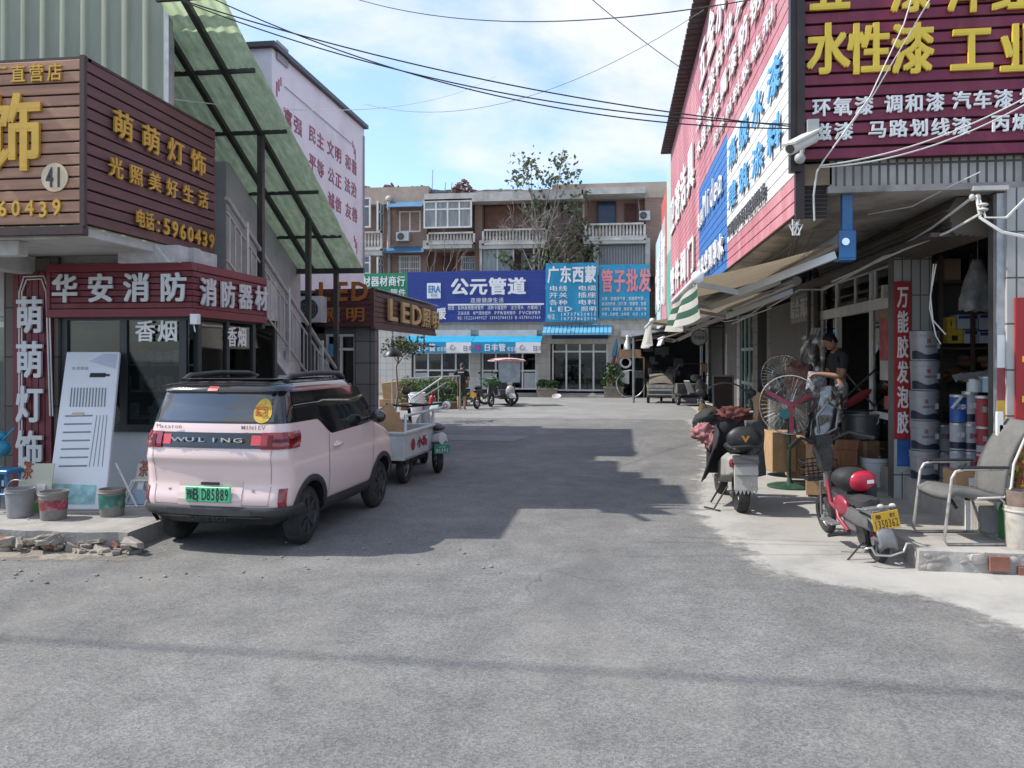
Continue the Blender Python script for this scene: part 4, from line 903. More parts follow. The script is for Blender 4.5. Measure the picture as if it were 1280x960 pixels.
# faded scraps of cloth behind
# blue motor under awning
m = MB(); p = AX(958, 357, 2.35); m.box(2.2, 2.45, p.y - .15, p.y + .15, p.z - .12, p.z + .12); single(m, 'awning_motor', 'dark blue gear box under the brown awning', 'motor', M('navy_metal', (.012, .02, .06), .5, var=.4), bevel=.02)

# red strips
red_sign = M('red_vinyl', (.33, .018, .022), .5, var=.1, dirt=((.22, .02, .02), .4, 3))
sg = thing('glue_strip_sign', 'tall narrow red sign with white glue words on the tiled pillar', 'sign', (3.3, 9.85, 1.2))
a, b_ = AY(1118, 352, 9.85), AY(1138, 549, 9.85)
m = MB(); m.box(a.x, b_.x, 9.84, 9.867, b_.z, a.z); m.build('board', red_sign, sg)
m = MB(); m.text('万能胶发泡胶', (a.x + .02, 9.84, b_.z + .05), *XF, b_.x - a.x - .04, a.z - b_.z - .08, .006, .025, .92, vertical=True, lift=.001); m.build('lettering', M('white_letter', (.7, .7, .7), .5), sg)
sg = thing('pillar_sign', 'red board with yellow characters fixed to the white tiled corner pillar', 'sign', (3.8, 7.8, .4))
a = AY(1270, 600, 7.79); zt_ = AY(1270, 372, 7.79).z; zb_ = AY(1270, 690, 7.79).z
m = MB(); m.box(a.x, a.x + .5, 7.79, 7.82, .25, zt_); m.build('board', red_sign, sg)
m = MB(); m.text('五一八', (a.x + .02, 7.79, zt_ - 1.75), *XF, .46, 1.65, .006, .03, .9, vertical=True, lift=.002); m.build('lettering', yel, sg)
# round hanging sign
sg = thing('round_sign', 'round grey sign hanging from a bar under the far awnings', 'sign', AX(874, 422, 2.6))
p = AX(874, 422, 2.6); m = MB(); m.cyl(p, p + Vector((0, .06, 0)), .26, .26, 28); m.build('disc', M('grey_disc', (.22, .215, .2), .6, var=.2), sg, smooth=40)
m = MB(); m.torus(p + Vector((0, -.005, 0)), UY, .25, .012, 28, 6); m.bar(p + Vector((0, .03, .32)), p + Vector((.8, .03, .32)), .03); m.bar(p + Vector((0, .03, .24)), p + Vector((0, .03, .33)), .02); m.build('hanger', black_metal, sg)
m = MB(); m.text('五金店', p + Vector((-.17, -.001, -.07)), *XF, .34, .14, .004, .02); m.build('lettering', M('dark_letter', (.05, .05, .05), .6), sg)
# ================================================================== FAR END: three-storey brick flats over shops
YB = 37.8
brick = MBRICK('old_red_brick', (.37, .20, .145), (.30, .165, .125), (.30, .25, .21), .24, .075, 'XZ', .014, .5, .9, dirt=((.24, .17, .14), .5, .6))
tan = M('tan_render', (.42, .335, .275), .9, var=.15, vs=.8, dirt=((.2, .16, .13), .5, 1.0))
wht = M('aged_white_concrete', (.50, .485, .45), .85, var=.12, dirt=((.27, .24, .21), .75, 1.4))
ftile = MBRICK('shop_front_tile', (.52, .51, .48), (.47, .46, .43), (.36, .345, .32), .3, .3, 'XZ', .014, 0, .5, dirt=((.33, .29, .24), .6, .6))
cyanm = M('cyan_board', (.012, .26, .46), .5, var=.08, dirt=((.02, .2, .38), .3, 1)); whl = M('sign_white', (.74, .75, .76), .5, var=.04)
fb = thing('brick_flats', 'three-storey brick flats with white balconies over shops at the street end', 'building', (-5, 38.5, 0))
def W(mb, u0, v0, u1, v1, y0=YB, y1=None, mi=None, Y=YB):
    a, c = AY(u0, v0, Y), AY(u1, v1, Y)
    mb.box(a.x, c.x, y0, (y1 if y1 is not None else y0 + .1), c.z, a.z, mi)
m = MB(); m.box(-16, 6, YB + .6, 48, 3.3, 9.75)
W(m, 486, 243, 534, 345, YB, YB + .7); W(m, 594, 250, 603, 345, YB - .1, YB + .7); W(m, 688, 240, 734, 345, YB, YB + .7); W(m, 806, 236, 850, 345, YB, YB + .7)
m.build('brick_wall', brick, fb)
m = MB(); W(m, 380, 237, 536, 254, YB - .03, YB + .6); W(m, 690, 231, 860, 246, YB - .03, YB + .6); m.box(-16, 6, YB + .3, 48, 9.7, 9.8); m.build_each('parapet', tan, fb)
m = MB(); W(m, 536, 247, 730, 253, YB - .9, YB); W(m, 728, 240, 806, 246, YB - .9, YB); W(m, 534, 304, 594, 313, YB - .9, YB + .6); W(m, 603, 304, 684, 313, YB - .9, YB + .6); W(m, 730, 299, 808, 307, YB - .9, YB + .6); W(m, 440, 312, 484, 322, YB - .9, YB); m.build_each('balcony_slab', wht, fb)
m = MB(); W(m, 460, 225, 860, 228, YB - .2, YB + .3); m.build('roof_lip', M('dark_roof_lip', (.08, .075, .07), .8), fb) if False else None
# balusters: one balustrade per balcony
def balustrade(u0, u1, v0, v1):
    b = MB(); a, c = AY(u0, v0, YB - .85), AY(u1, v1, YB - .85)
    b.box(a.x, c.x, YB - .95, YB - .8, a.z - .08, a.z); b.box(a.x, c.x, YB - .95, YB - .8, c.z, c.z + .07)
    x = a.x + .06
    while x < c.x: b.lathe([(.05, 0), (.035, .12 * (a.z - c.z)), (.06, .4 * (a.z - c.z)), (.035, .8 * (a.z - c.z)), (.05, (a.z - c.z) - .08)], (x, YB - .87, c.z + .03), UZ, 6); x += .155
    b.box(a.x, a.x + .08, YB - .95, YB - .8, c.z, a.z); b.box(c.x - .08, c.x, YB - .95, YB - .8, c.z, a.z)
    b.build('balustrade', wht, fb)
balustrade(534, 594, 291, 305); balustrade(603, 684, 287, 305); balustrade(731, 807, 280, 300); balustrade(440, 478, 290, 313)
curtain = M('pale_curtain', (.42, .43, .42), .8, var=.25, vs=6, stretch=(5, 1, .3))
fglass = M('far_glass', (.07, .085, .095), .08, spec=.9, var=.35, vs=1.5)
def fwin(u0, v0, u1, v1, cols, y=YB - .06, rail=None, mat=white_frame, glass=fglass, fw=.07, depth=.10, bars=0):
    a, c = AY(u0, v0, YB), AY(u1, v1, YB); x0, x1, z0_, z1_ = a.x, c.x, c.z, a.z
    f = MB(); f.box(x0, x1, y, y + depth, z0_, z0_ + fw); f.box(x0, x1, y, y + depth, z1_ - fw, z1_)
    for i in range(cols + 1):
        x = x0 + (x1 - x0 - fw) * i / cols; f.box(x, x + fw, y + .004, y + depth - .004, z0_ + fw, z1_ - fw)
    if rail: zr = z1_ - (z1_ - z0_) * rail; f.box(x0 + fw, x1 - fw, y + .006, y + depth - .006, zr - fw / 2, zr + fw / 2)
    for i in range(bars):
        x = x0 + (x1 - x0) * (i + .5) / bars; f.box(x - .012, x + .012, y - .12, y - .10, z0_, z1_)
    if bars:
        for t in (.02, .35, .68, .98): f.box(x0, x1, y - .125, y - .095, z0_ + (z1_ - z0_) * t - .015, z0_ + (z1_ - z0_) * t + .015)
        f.box(x0, x0 + .03, y - .12, y, z1_ - .03, z1_); f.box(x1 - .03, x1, y - .12, y, z1_ - .03, z1_)
    o = f.build('window', mat, fb)
    g_ = MB(); g_.box(x0 + fw * .5, x1 - fw * .5, y + depth * .5, y + depth * .6, z0_ + fw * .5, z1_ - fw * .5); p = g_.build('pane', glass, o)
    return o
fwin(535, 254, 594, 288, 4, YB - .9, .35, glass=M('curtained_glass', (.20, .21, .21), .1, spec=.8, var=.5, vs=2.5, stretch=(3, 1, .4)))
fwin(499, 264, 526, 290, 2, YB - .03); fwin(499, 320, 526, 345, 2, YB - .03, bars=12); fwin(574, 319, 595, 345, 2, YB + .5, bars=9)
fwin(440, 252, 470, 288, 3, YB - .9, .3); fwin(440, 322, 470, 345, 2, YB - .9, .4)
fwin(604, 311, 645, 345, 2, YB - .7, glass=MATS['curtained_glass']); fwin(690, 254, 716, 288, 2, YB - .03, mat=M('dull_frame', (.14, .13, .12), .6)); fwin(650, 315, 684, 340, 2, YB + .4, .3)
fwin(746, 250, 770, 281, 1, YB + .45, mat=M('navy_frame', (.02, .03, .06), .5), glass=M('blue_door_glass', (.012, .03, .09), .15, var=.3))
m = MB(); a = AY(471, 252, YB - .9); 
for (v0, v1) in ((252, 288), (322, 345)):
    zt_, zb_ = AY(471, v0, YB - .9).z, AY(471, v1, YB - .9).z
    for y in (YB - .9, YB - .45, YB): m.box(a.x, a.x + .08, y - .04, y + .04, zb_, zt_)
    for z in (zb_, (zb_ + zt_ * 2) / 3, zt_): m.box(a.x, a.x + .08, YB - .9, YB, z - .04, z + .04)
    m.box(a.x + .03, a.x + .045, YB - .9, YB, zb_, zt_, 1)
m.build('side_window', [white_frame, fglass], fb)
m = MB(); W(m, 781, 252, 796, 283, YB + .5, YB + .58); W(m, 550, 318, 564, 350, YB + .5, YB + .58); m.build_each('door', M('old_red_door', (.10, .028, .022), .6, var=.25), fb)
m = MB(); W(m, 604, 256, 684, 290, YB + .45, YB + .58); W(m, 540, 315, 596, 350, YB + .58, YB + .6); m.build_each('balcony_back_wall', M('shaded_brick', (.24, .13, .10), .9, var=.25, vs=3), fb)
m = MB(); W(m, 750, 309, 806, 345, YB - .5, YB - .45); 
a, c = AY(750, 309, YB), AY(806, 345, YB); x = a.x
while x < c.x: m.box(x, x + .03, YB - .53, YB - .5, c.z, a.z, 1); x += .13
m.build('striped_screen', [M('grey_screen', (.22, .22, .23), .7, var=.3, vs=8, stretch=(4, 1, .2)), M('pale_strip', (.40, .40, .41), .7)], fb)
m = MB(); W(m, 742, 300, 749, 345, YB - .6, YB - .4); W(m, 806, 300, 812, 345, YB - .6, YB - .4); W(m, 603, 313, 606, 345, YB - .8, YB - .6); m.build_each('white_post', wht, fb)
m = MB(); p = AY(486, 250, YB - .12); q = AY(486, 400, YB - .12); m.tube([p, q], .09, 10); m.ball(p + UZ * .05, .16); m.tube([AY(729, 255, YB - .1), AY(729, 345, YB - .1)], .06, 8); m.build('downpipe', M('pale_pipe', (.44, .40, .36), .7, var=.15), fb, smooth=50)
awb = M('blue_tin_awning', (.06, .17, .30), .5, var=.2)
for (u0, v0, u1, v1) in ((488, 256, 532, 262), (484, 312, 534, 318)):
    m = MB(); a, c = AY(u0, v0, YB), AY(u1, v1, YB); m.obox((a.x, YB - .8, c.z), (c.x - a.x, 0, 0), (0, .8, a.z - c.z + .1), (0, 0, .03)); m.build('window_hood', awb, fb)
# rubble tiles and tarpaulin on the roof
m = MB(); rnd = random.Random(2)
for i in range(230):
    u = rnd.uniform(440, 535) if i < 180 else rnd.uniform(566, 592); p = AY(u, 239, YB + rnd.uniform(.1, .5)); h = .35 * mnoise.noise(Vector((u * .05, 0, 0))) + .2 if i < 180 else .55 - .03 * abs(u - 580)
    m.cbox(p + UZ * rnd.uniform(-.1, max(.02, h)), .24, .12, .06, Quaternion((rnd.random(), rnd.random(), rnd.random()), rnd.uniform(0, 1.5)).to_matrix())
m.build('roof_tiles', M('broken_red_tile', (.20, .10, .075), .9, var=.4, vs=4), fb)
m = MB(); m.grid(lambda s, t: AY(535 + 165 * s, 246 - 9 * t, YB - .3 + .9 * t) + UZ * .09 * mnoise.noise(Vector((s * 14, t * 3, 0))), 50, 6); m.build('tarpaulin', M('black_tarpaulin', (.015, .016, .018), .45, var=.3), fb, smooth=60)
m = MB()
for u in (540, 556, 564, 794): m.tube([AY(u, 240, YB + .2), AY(u + 1, 212 if u == 540 else 228, YB + .2)], .02, 5)
m.tube([AY(786, 235, YB), AY(793, 228, YB), AY(797, 240, YB), AY(800, 268, YB - .05)], .02, 5); m.build_each('aerial', grey_steel, fb)
YB0, YB = YB, 36.4
def W(mb, u0, v0, u1, v1, y0=None, y1=None, mi=None, Y=None):
    y0 = YB if y0 is None else y0; a, c = AY(u0, v0, Y or YB), AY(u1, v1, Y or YB)
    mb.box(a.x, c.x, y0, (y1 if y1 is not None else y0 + .1), c.z, a.z, mi)
# ground-floor shop fronts
m = MB(); m.box(-16, 6, YB - .1, YB + .3, 2.38, 3.55)
for (u0, u1) in ((470, 515), (588, 601), (671, 688), (760, 776)): W(m, u0, 405, u1, 492, YB - .104, YB + .296)
m.build('shop_wall', ftile, fb)
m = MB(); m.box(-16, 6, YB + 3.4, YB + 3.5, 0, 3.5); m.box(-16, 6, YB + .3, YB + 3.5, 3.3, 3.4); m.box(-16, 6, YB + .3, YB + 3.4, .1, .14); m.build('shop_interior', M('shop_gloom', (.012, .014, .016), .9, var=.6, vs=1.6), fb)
m = MB(); m.box(-12.2, .4, YB - .5, YB - .12, 0, .16); m.box(-3.5, .6, YB - 1.0, YB - .5, 0, .1); m.build_each('shop_sill', concrete, fb)
for (u0, v0, u1, v1, c, r_) in ((517, 440, 588, 486, 4, .5), (602, 440, 671, 487, 4, .5), (690, 424, 760, 489, 4, .24), (462, 440, 488, 484, 2, .4)):
    fwin(u0, v0, u1, v1, c, YB + .0, r_, glass=glass_clear, fw=.075)
m = MB()
for (u0, v0, u1, v1) in ((519, 466, 534, 485), (561, 466, 570, 485), (604, 466, 620, 486), (655, 466, 670, 486), (462, 466, 486, 484)): W(m, u0, v0, u1, v1, YB + .035, YB + .045)
m.build_each('door_panel', M('pale_panel', (.42, .44, .44), .5, var=.2, vs=2), fb)
m = MB(); rnd = random.Random(11)
for i in range(60):
    u = rnd.choice([rnd.uniform(520, 586), rnd.uniform(604, 668), rnd.uniform(692, 758), rnd.uniform(692, 758)]); p = AY(u, 470, YB + .6 + rnd.random() * 1.5); p.z = rnd.uniform(.2, 2.3)
    m.cbox(p, rnd.uniform(.1, .35), .2, rnd.uniform(.1, .5), mi=rnd.randrange(4))
m.build('shop_goods', [M('white_goods', (.38, .4, .4), .6), M('dark_goods2', (.03, .035, .04), .6), M('blue_goods', (.05, .12, .25), .6), M('beige_goods', (.28, .25, .2), .6)], fb)
m = MB(); W(m, 729, 468, 733, 485, YB + .3, YB + .5); m.build('yellow_column', M('yellow_goods', (.5, .3, .02), .5), fb)
m = MB(); W(m, 690, 418, 760, 423.5, YB - .15, YB - .05); m.build('blue_lintel', M('navy_lintel', (.015, .05, .12), .5), fb)
m = MB()
for (u0, u1) in ((515, 590), (600, 672), (776, 830)): W(m, u0, 413, u1, 421, YB - .35, YB - .1)
m.build_each('shutter_box', M('pale_shutter_box', (.50, .51, .50), .6, var=.12), fb)
# dark corner stall at the right end
m = MB(); m.box(.6, .8, 33, YB - .1, 0, 3.2); m.box(3.2, 3.3, 31, YB, 0, 3.2); m.box(.6, 3.3, YB + .2, YB + .3, 0, 3.3)
stl = thing('corner_stall', 'dark open stall under a sagging roof at the end of the hardware shops', 'stall', (2, 35, 0))
m = MB(); m.box(.75, 3.4, YB - .3, YB - .2, 0, 2.7); m.build('back_wall', dark, stl)
m = MB(); m.obox((.55, 31.5, 2.55), (2.8, 0, .5), (0, 6, .0), (0, 0, .04)); m.obox((.7, 31.0, 2.4), (2.0, 0, .25), (0, 2.5, .1), (0, 0, .03)); m.build('roof', M('dark_sheet_roof', (.06, .055, .05), .8, var=.3), stl)
m = MB(); 
for x in (.62, 3.2): m.tube([(x, 31.6, 0), (x, 31.6, 2.6)], .05, 8)
m.build_each('post', grey_steel, stl)
m = MB(); rnd = random.Random(8)
for i in range(40): m.cbox((rnd.uniform(.9, 3.1), rnd.uniform(35, 37.2), rnd.uniform(.3, 2.2)), rnd.uniform(.1, .5), .3, rnd.uniform(.1, .4), mi=rnd.randrange(2))
m.build('hung_goods', [M('gloom_goods', (.05, .055, .055), .7, var=.5), M('gloom_pale', (.06, .06, .058), .7, var=.5)], stl)

# ---- shop signs over the far shops
def fsign(name, label, u0, v0, u1, v1, mat, lines, ribs=True, y=YB - .35, extra=None):
    a, c = AY(u0, v0, y), AY(u1, v1, y); o = thing(name, label, 'sign', ((a.x + c.x) / 2, y, c.z))
    b = MB(); n_ = max(4, int((a.z - c.z) / .11))
    if ribs: b.slats((a.x, y, c.z), *XF, c.x - a.x, a.z - c.z, n_, .012, .02, 0, 1)
    else: b.box(a.x, c.x, y, y + .06, c.z, a.z)
    b.build('board', [mat, M('rib_gap', (.02, .025, .06), .8)], o)
    for (txt, s_) in lines: 
        b = MB()
        for (st_, p0, q0, p1, q1, bold) in s_: rowF(b, st_, p0, q0, p1, q1, y, .015, bold, .95, .025, res=1)
        b.build('lettering', txt, o)
    return o
greenm = M('green_board', (.015, .22, .10), .5, var=.1); navym = M('royal_blue_board', (.018, .045, .26), .5, var=.08, dirt=((.03, .05, .2), .4, 1))
fsign('hardware_sign', 'green far shop sign with white hardware trade characters', 452, 342, 510, 374, greenm, [(whl, [('材器材商行', 453, 345, 507, 359, .02), ('管材·管件', 458, 361, 508, 371, .01)])], False)
sg = fsign('pipe_brand_sign', 'wide royal blue ribbed sign with large white pipe company characters', 509.5, 340, 681.5, 402, navym, [(whl, [('公元管道', 563, 347, 658, 370, .04), ('连接健康生活', 588, 372, 630, 379, .0), ('经营:各种高档管材管件 消防卡箍管件 法兰弯头 水暖阀门', 560, 382, 676, 388, .0), ('卫浴洁具 电气管及配件 PPR管材管件 PVC管材管件', 572, 389, 676, 394, .0), ('电话:15226049927 13903784153 微:0378963960', 572, 395, 676, 400, .0), ('暖', 546, 384, 558, 400, .03)])])
m = MB(); W(m, 534, 354, 551, 373, YB - .39, YB - .37, Y=YB - .35); lp = m.build('logo_plate', whl, sg)
m = MB(); rowF(m, 'ERA', 535, 357, 550, 366, YB - .39, .01, .02, 1.1, .002); rowF(m, '公元', 538, 367, 547, 371, YB - .39, .01, .0, 1, .002); m.build('logo', M('logo_blue', (.05, .2, .42), .5), sg)
m = MB(); W(m, 560, 380, 680, 381, YB - .375, YB - .37, Y=YB - .35); m.build('rule', whl, sg)
fsign('electrical_sign', 'tall bright cyan sign with white electrical goods text', 682, 329, 747.5, 402, cyanm, [(whl, [('广东西蒙', 684, 332, 746, 355, .035), ('电线 电缆', 686, 357, 746, 364.5, .01), ('开关 插座', 686, 365.5, 746, 373, .01), ('各种 电料', 686, 374.5, 746, 382, .01), ('LED 照明', 686, 383, 746, 390, .01), ('电话:', 684, 392, 699, 400, .0), ('18737830815', 700, 390.5, 746, 395.5, .0), ('18737862096', 700, 396, 746, 401, .0)])], False, YB - .45)
pkl = M('pink_letter', (.62, .22, .27), .5, var=.08)
fsign('pipe_wholesale_sign', 'cyan sign with big pink outlined pipe wholesale characters', 749, 331, 812, 398, cyanm, [(pkl, [('管子批发', 751, 335, 814, 367, .035)]), (whl, [('主营:铝塑煤气管,铝塑燃气管,', 752, 371, 808, 376, .0), ('高温耐热管,打孔管,铝塑管,金属', 752, 377.5, 808, 382.5, .0), ('水带管,钢丝管,橡胶管,铝盖多种', 752, 384, 808, 389, .0), ('泡管,风割管,水枪等 电话:13', 752, 390.5, 808, 395.5, .0)])], False, YB - .38)
# awnings over the two pipe shops
cyc = MTRANS('cyan_cloth', (.012, .30, .52), .15, .7, var=.15); 
for (u0, u1, lab) in ((503, 589, 'blue and white shop awning half hidden behind the LED sign'), (589.5, 676, 'blue and white shop awning behind the parked tricycle')):
    a, c = AY(u0, 428, YB - 1.2), AY(u1, 441, YB - 1.2)
    o = thing('shop_awning', lab, 'awning', ((a.x + c.x) / 2, YB - .8, c.z), 0, 'blue printed awnings over the far shops')
    zt_ = a.z; top = AY(u0, 421.5, YB - .2).z
    m = MB(); m.obox((a.x, YB - 1.2, zt_), (c.x - a.x, 0, 0), (0, 1.1, top - zt_ + .1), (0, 0, .02)); 
    m.mat(1)
    for k in range(5): x = a.x + (c.x - a.x) * (.12 + .17 * k); m.obox((x, YB - 1.05, zt_ + .055), (.42, 0, 0), (0, .45, (top - zt_ + .1) * .41), (0, 0, .012))
    m.build('cloth', [cyc, whl], o)
    m = MB(); sp_ = a.x + (c.x - a.x) * .64; m.box(a.x, sp_, YB - 1.23, YB - 1.2, c.z, zt_); m.mat(1).box(sp_, c.x, YB - 1.23, YB - 1.2, c.z, zt_); m.build('front_board', [cyanm, whl], o)
    L_ = c.x - a.x; H_ = zt_ - c.z
    m = MB(); m.text('日丰管', (a.x + .55, YB - 1.23, c.z + .05), *XF, 1.0, H_ * .8, .008, .03, .95, lift=.002, res=1); m.text('管道更专业', (a.x + 1.6, YB - 1.23, c.z + .05), *XF, .75, H_ * .5, .008, .0, .9, lift=.002, res=1); m.build('lettering', whl, o)
    m = MB(); m.text('日丰', (sp_ + .75, YB - 1.23, c.z + .06), *XF, .5, H_ * .6, .008, .02, .95, lift=.002, res=1); m.torus((sp_ + .3, YB - 1.235, c.z + H_ / 2), UY, .11, .02, 18, 5, a0=30, a1=330); m.build('mark', M('mark_grey', (.2, .22, .25), .6), o)
    m = MB(); m.cbox((a.x + .28, YB - 1.235, c.z + H_ / 2), .3, .01, H_ * .6); m.build('emblem', M('emblem_purple', (.2, .08, .25), .5), o)
a, c = AY(678, 413, YB - 1.0), AY(765, 418, YB - 1.0); top = AY(690, 409.5, YB - .3).z
o = thing('tin_canopy', 'small pale blue ribbed tin canopy over the electrical shop doors', 'canopy', ((a.x + c.x) / 2, YB - .6, c.z))
m = MB(); n_ = 17
for i in range(n_):
    x = a.x + (c.x - a.x) * i / n_; wd = (c.x - a.x) / n_; m.obox((x, YB - 1.0, c.z + .05), (wd * .86, 0, 0), (0, .9, top - c.z + .05), (0, 0, .04)); m.obox((x, YB - 1.02, c.z - .02), (wd * .9, 0, 0), (0, .03, 0), (0, 0, .1))
m.box(a.x, c.x, YB - 1.0, YB - .1, c.z - .0, c.z + .02, 1); m.build('sheet', [M('pale_blue_tin', (.12, .36, .55), .45, .1, var=.12), M('under_tin', (.25, .24, .22), .8)], o)
# air conditioners on the flats
ac_unit(None, AY(495, 301, YB0 - .35), UX, wd=.62, ht=.42, label='white air conditioner under the blue-hooded window of the flats')
ac_unit(None, AY(799, 275, YB0 - .35), UX, wd=.5, ht=.42, label='white air conditioner high on the flats beside the balcony door')

# ---- trees
bark = M('grey_bark', (.26, .235, .21), .95, var=.3, vs=6, bump=.5, bs=30)
leafm = MTRANS('dusty_leaf', (.085, .11, .055), .35, .6, var=.5, vs=.9)
def branchy(rnd, mb, p, d, L_, r_, lvl, tips, bare, spread=.55, up=.25):
    n_ = 3; pts = [p]; rs = [r_]
    for i in range(n_):
        d = (d + Vector((rnd.gauss(0, .16), rnd.gauss(0, .16), up * .35 + rnd.gauss(0, .08)))).normalized(); p = p + d * L_ / n_; pts.append(p); rs.append(max(.0075, r_ * (1 - .45 * (i + 1) / n_)))
    mb.tube(pts, rs, 7 if r_ > .04 else (4 if r_ > .012 else 3), caps=False)
    if lvl == 0: tips.append((p, d)); return
    for k in range(rnd.choice((2, 3, 3)) if lvl > 1 else rnd.choice((2, 3, 4))):
        a = rnd.uniform(0, 6.28); q = pts[-1] if k < 2 else pts[-2]
        e = (d + (d.orthogonal().normalized() * math.cos(a) + d.cross(d.orthogonal().normalized()) * math.sin(a)) * spread * rnd.uniform(.7, 1.4)).normalized()
        branchy(rnd, mb, q, e, L_ * rnd.uniform(.62, .86), rs[-1] * rnd.uniform(.6, .8), lvl - 1, tips, bare, spread, up)
def leaf(mb, rnd, c, s_):
    q = Quaternion((rnd.gauss(0, 1), rnd.gauss(0, 1), rnd.gauss(0, 1), rnd.gauss(0, 1))).normalized().to_matrix()
    u, v_ = q @ Vector((s_ * .42, 0, 0)), q @ Vector((0, s_, 0)); nrm = u.cross(v_).normalized() * s_ * .12
    mb.add([c - v_ * .5, c + u * .8 - nrm, c + v_ * .55, c - u * .8 - nrm], [(0, 1, 2), (0, 2, 3)])
rnd = random.Random(21)
tr = thing('street_tree', 'half-bare tree with fine grey twigs and dark leaf clusters behind the blue signs', 'tree', (-3.6, 36.9, 3.4))
tips = []; m = MB(); base = AY(672, 340, 36.9); base.z = 3.4
for (ux_, uy_, L_) in ((-.02, 0, 3.2), (.10, .05, 3.0), (-.16, -.05, 2.7), (.2, 0, 2.6)):
    d = Vector((ux_, uy_, 1)).normalized(); b0 = base + Vector((ux_ * .4, 0, 0)); 
    m.tube([b0, b0 + d * .5, b0 + d * 1.0], [.12, .11, .10], 8)
    branchy(rnd, m, b0 + d * 1.0, d, L_ * .52, .07, 5, tips, True, .66, .28)
m.build('trunk', bark, tr, smooth=60)
lb = MB()
for (p, d) in tips:
    sx = (p.x - base.x); keep = .012
    if p.z > 8.6: keep = .16
    if sx > 1.2 and p.z > 4.5: keep = .10
    if p.z < 5.6: keep = .07
    if rnd.random() < keep:
        for k in range(rnd.randint(5, 11)): leaf(lb, rnd, p + Vector((rnd.gauss(0, .2), rnd.gauss(0, .2), rnd.gauss(0, .17))), rnd.uniform(.13, .26))
# leafy clumps shaped by hand: top crown and right flank
for (u, v, ru, n_) in ((655, 205, 16, 34), (664, 218, 17, 40), (648, 228, 10, 18), (702, 200, 9, 22), (712, 222, 17, 40), (690, 226, 10, 20), (727, 245, 10, 20), (720, 262, 12, 26), (728, 285, 11, 26), (715, 300, 10, 22), (735, 305, 14, 30), (628, 318, 7, 18), (640, 330, 12, 26), (690, 322, 18, 50), (715, 330, 16, 34), (665, 330, 14, 30), (738, 320, 9, 18)):
    for k in range(n_ * 2):
        p = AY(u + rnd.gauss(0, ru * .62), v + rnd.gauss(0, ru * .55), 36.9 + rnd.gauss(0, .5)); leaf(lb, rnd, p, rnd.uniform(.14, .30))
lb.build('crown', leafm, tr)
m = MB()
for (u, v) in ((655, 205), (664, 218), (702, 200), (712, 222), (720, 262), (728, 285), (735, 305), (628, 318), (690, 226)):
    q = AY(u, v, 36.9); s0 = base + UZ * (2.0 if v < 240 else .9) + Vector((rnd.uniform(-.2, .2), 0, 0)); mid = s0.lerp(q, .5) + Vector((rnd.uniform(-.2, .2), 0, .3)); m.tube([s0, mid, q, q + (q - mid) * .25], [.05, .03, .015, .006], 5)
m.build_each('limb', bark, tr, smooth=60)
tips = []; m = MB(); b0 = AY(551, 345, 36.9)
for s_ in (-1, 0, 1):
    d = Vector((s_ * .28 - .05, 0, 1)).normalized(); branchy(rnd, m, Vector((b0.x + s_ * .1, 36.9, 3.9)), d, 1.7, .04, 2, tips, True, .30, .4)
m.tube([(b0.x, 36.9, 3.4), (b0.x, 36.9, 4.0)], [.07, .06], 7)
t2 = thing('bare_sapling', 'slim leafless sapling rising behind the logo end of the royal blue sign', 'tree', (b0.x, 36.9, 3.4)); m.build('trunk', bark, t2, smooth=60)

# small tree and black lampshade by the LED shop end
rnd = random.Random(5); p0 = GR(493, 500); p0 = Vector((-4.9, 21.2, .1))
t3 = thing('potted_tree', 'small tree with a thin bent stem beside the LED shop corner', 'tree', tuple(p0))
m = MB(); tips = []
p0 = AY(493, 492, 21.5); p0.z = .1
m.tube([p0, p0 + Vector((.1, 0, .7)), p0 + Vector((.05, 0, 1.4)), p0 + Vector((.2, 0, 2.0))], [.035, .03, .025, .02], 7)
for k in range(4): a = k * 1.6; m.tube([p0 + Vector((.1, 0, 1.5)), p0 + Vector((.1 + .35 * math.cos(a), .3 * math.sin(a), 2.0 + .1 * k))], [.018, .006], 5)
m.build('trunk', bark, t3, smooth=60)
m = MB()
for k in range(420): leaf(m, rnd, AY(505 + rnd.gauss(0, 12), 433 + rnd.gauss(0, 6), 21.5 + rnd.gauss(0, .35)), rnd.uniform(.07, .14))
m.build('crown', MTRANS('olive_leaf', (.06, .075, .025), .35, .6, var=.5, vs=2), t3)
p = AY(491, 446, 20.6); m = MB(); m.lathe([(.03, .24), (.1, .22), (.24, .08), (.27, 0), (.26, 0), (.09, .2)], p, UZ, 18); m.tube([p + UZ * .23, p + UZ * .75], .012, 6)
single(m, 'lampshade', 'black dome lampshade hanging beside the small tree', 'lamp', black_metal, smooth=40)
p = AY(530, 431, 22); m = MB()
for k in range(5): a = k * 2 * math.pi / 5; m.bar(p, p + Vector((math.cos(a) * .45, math.sin(a) * .45, -.06)), .12, .02)
m.tube([p, p + UZ * .35], .02, 6); m.ball(p, .07)
single(m, 'ceiling_fan', 'small black propeller fan hanging under the LED sign end', 'fan', black_metal)

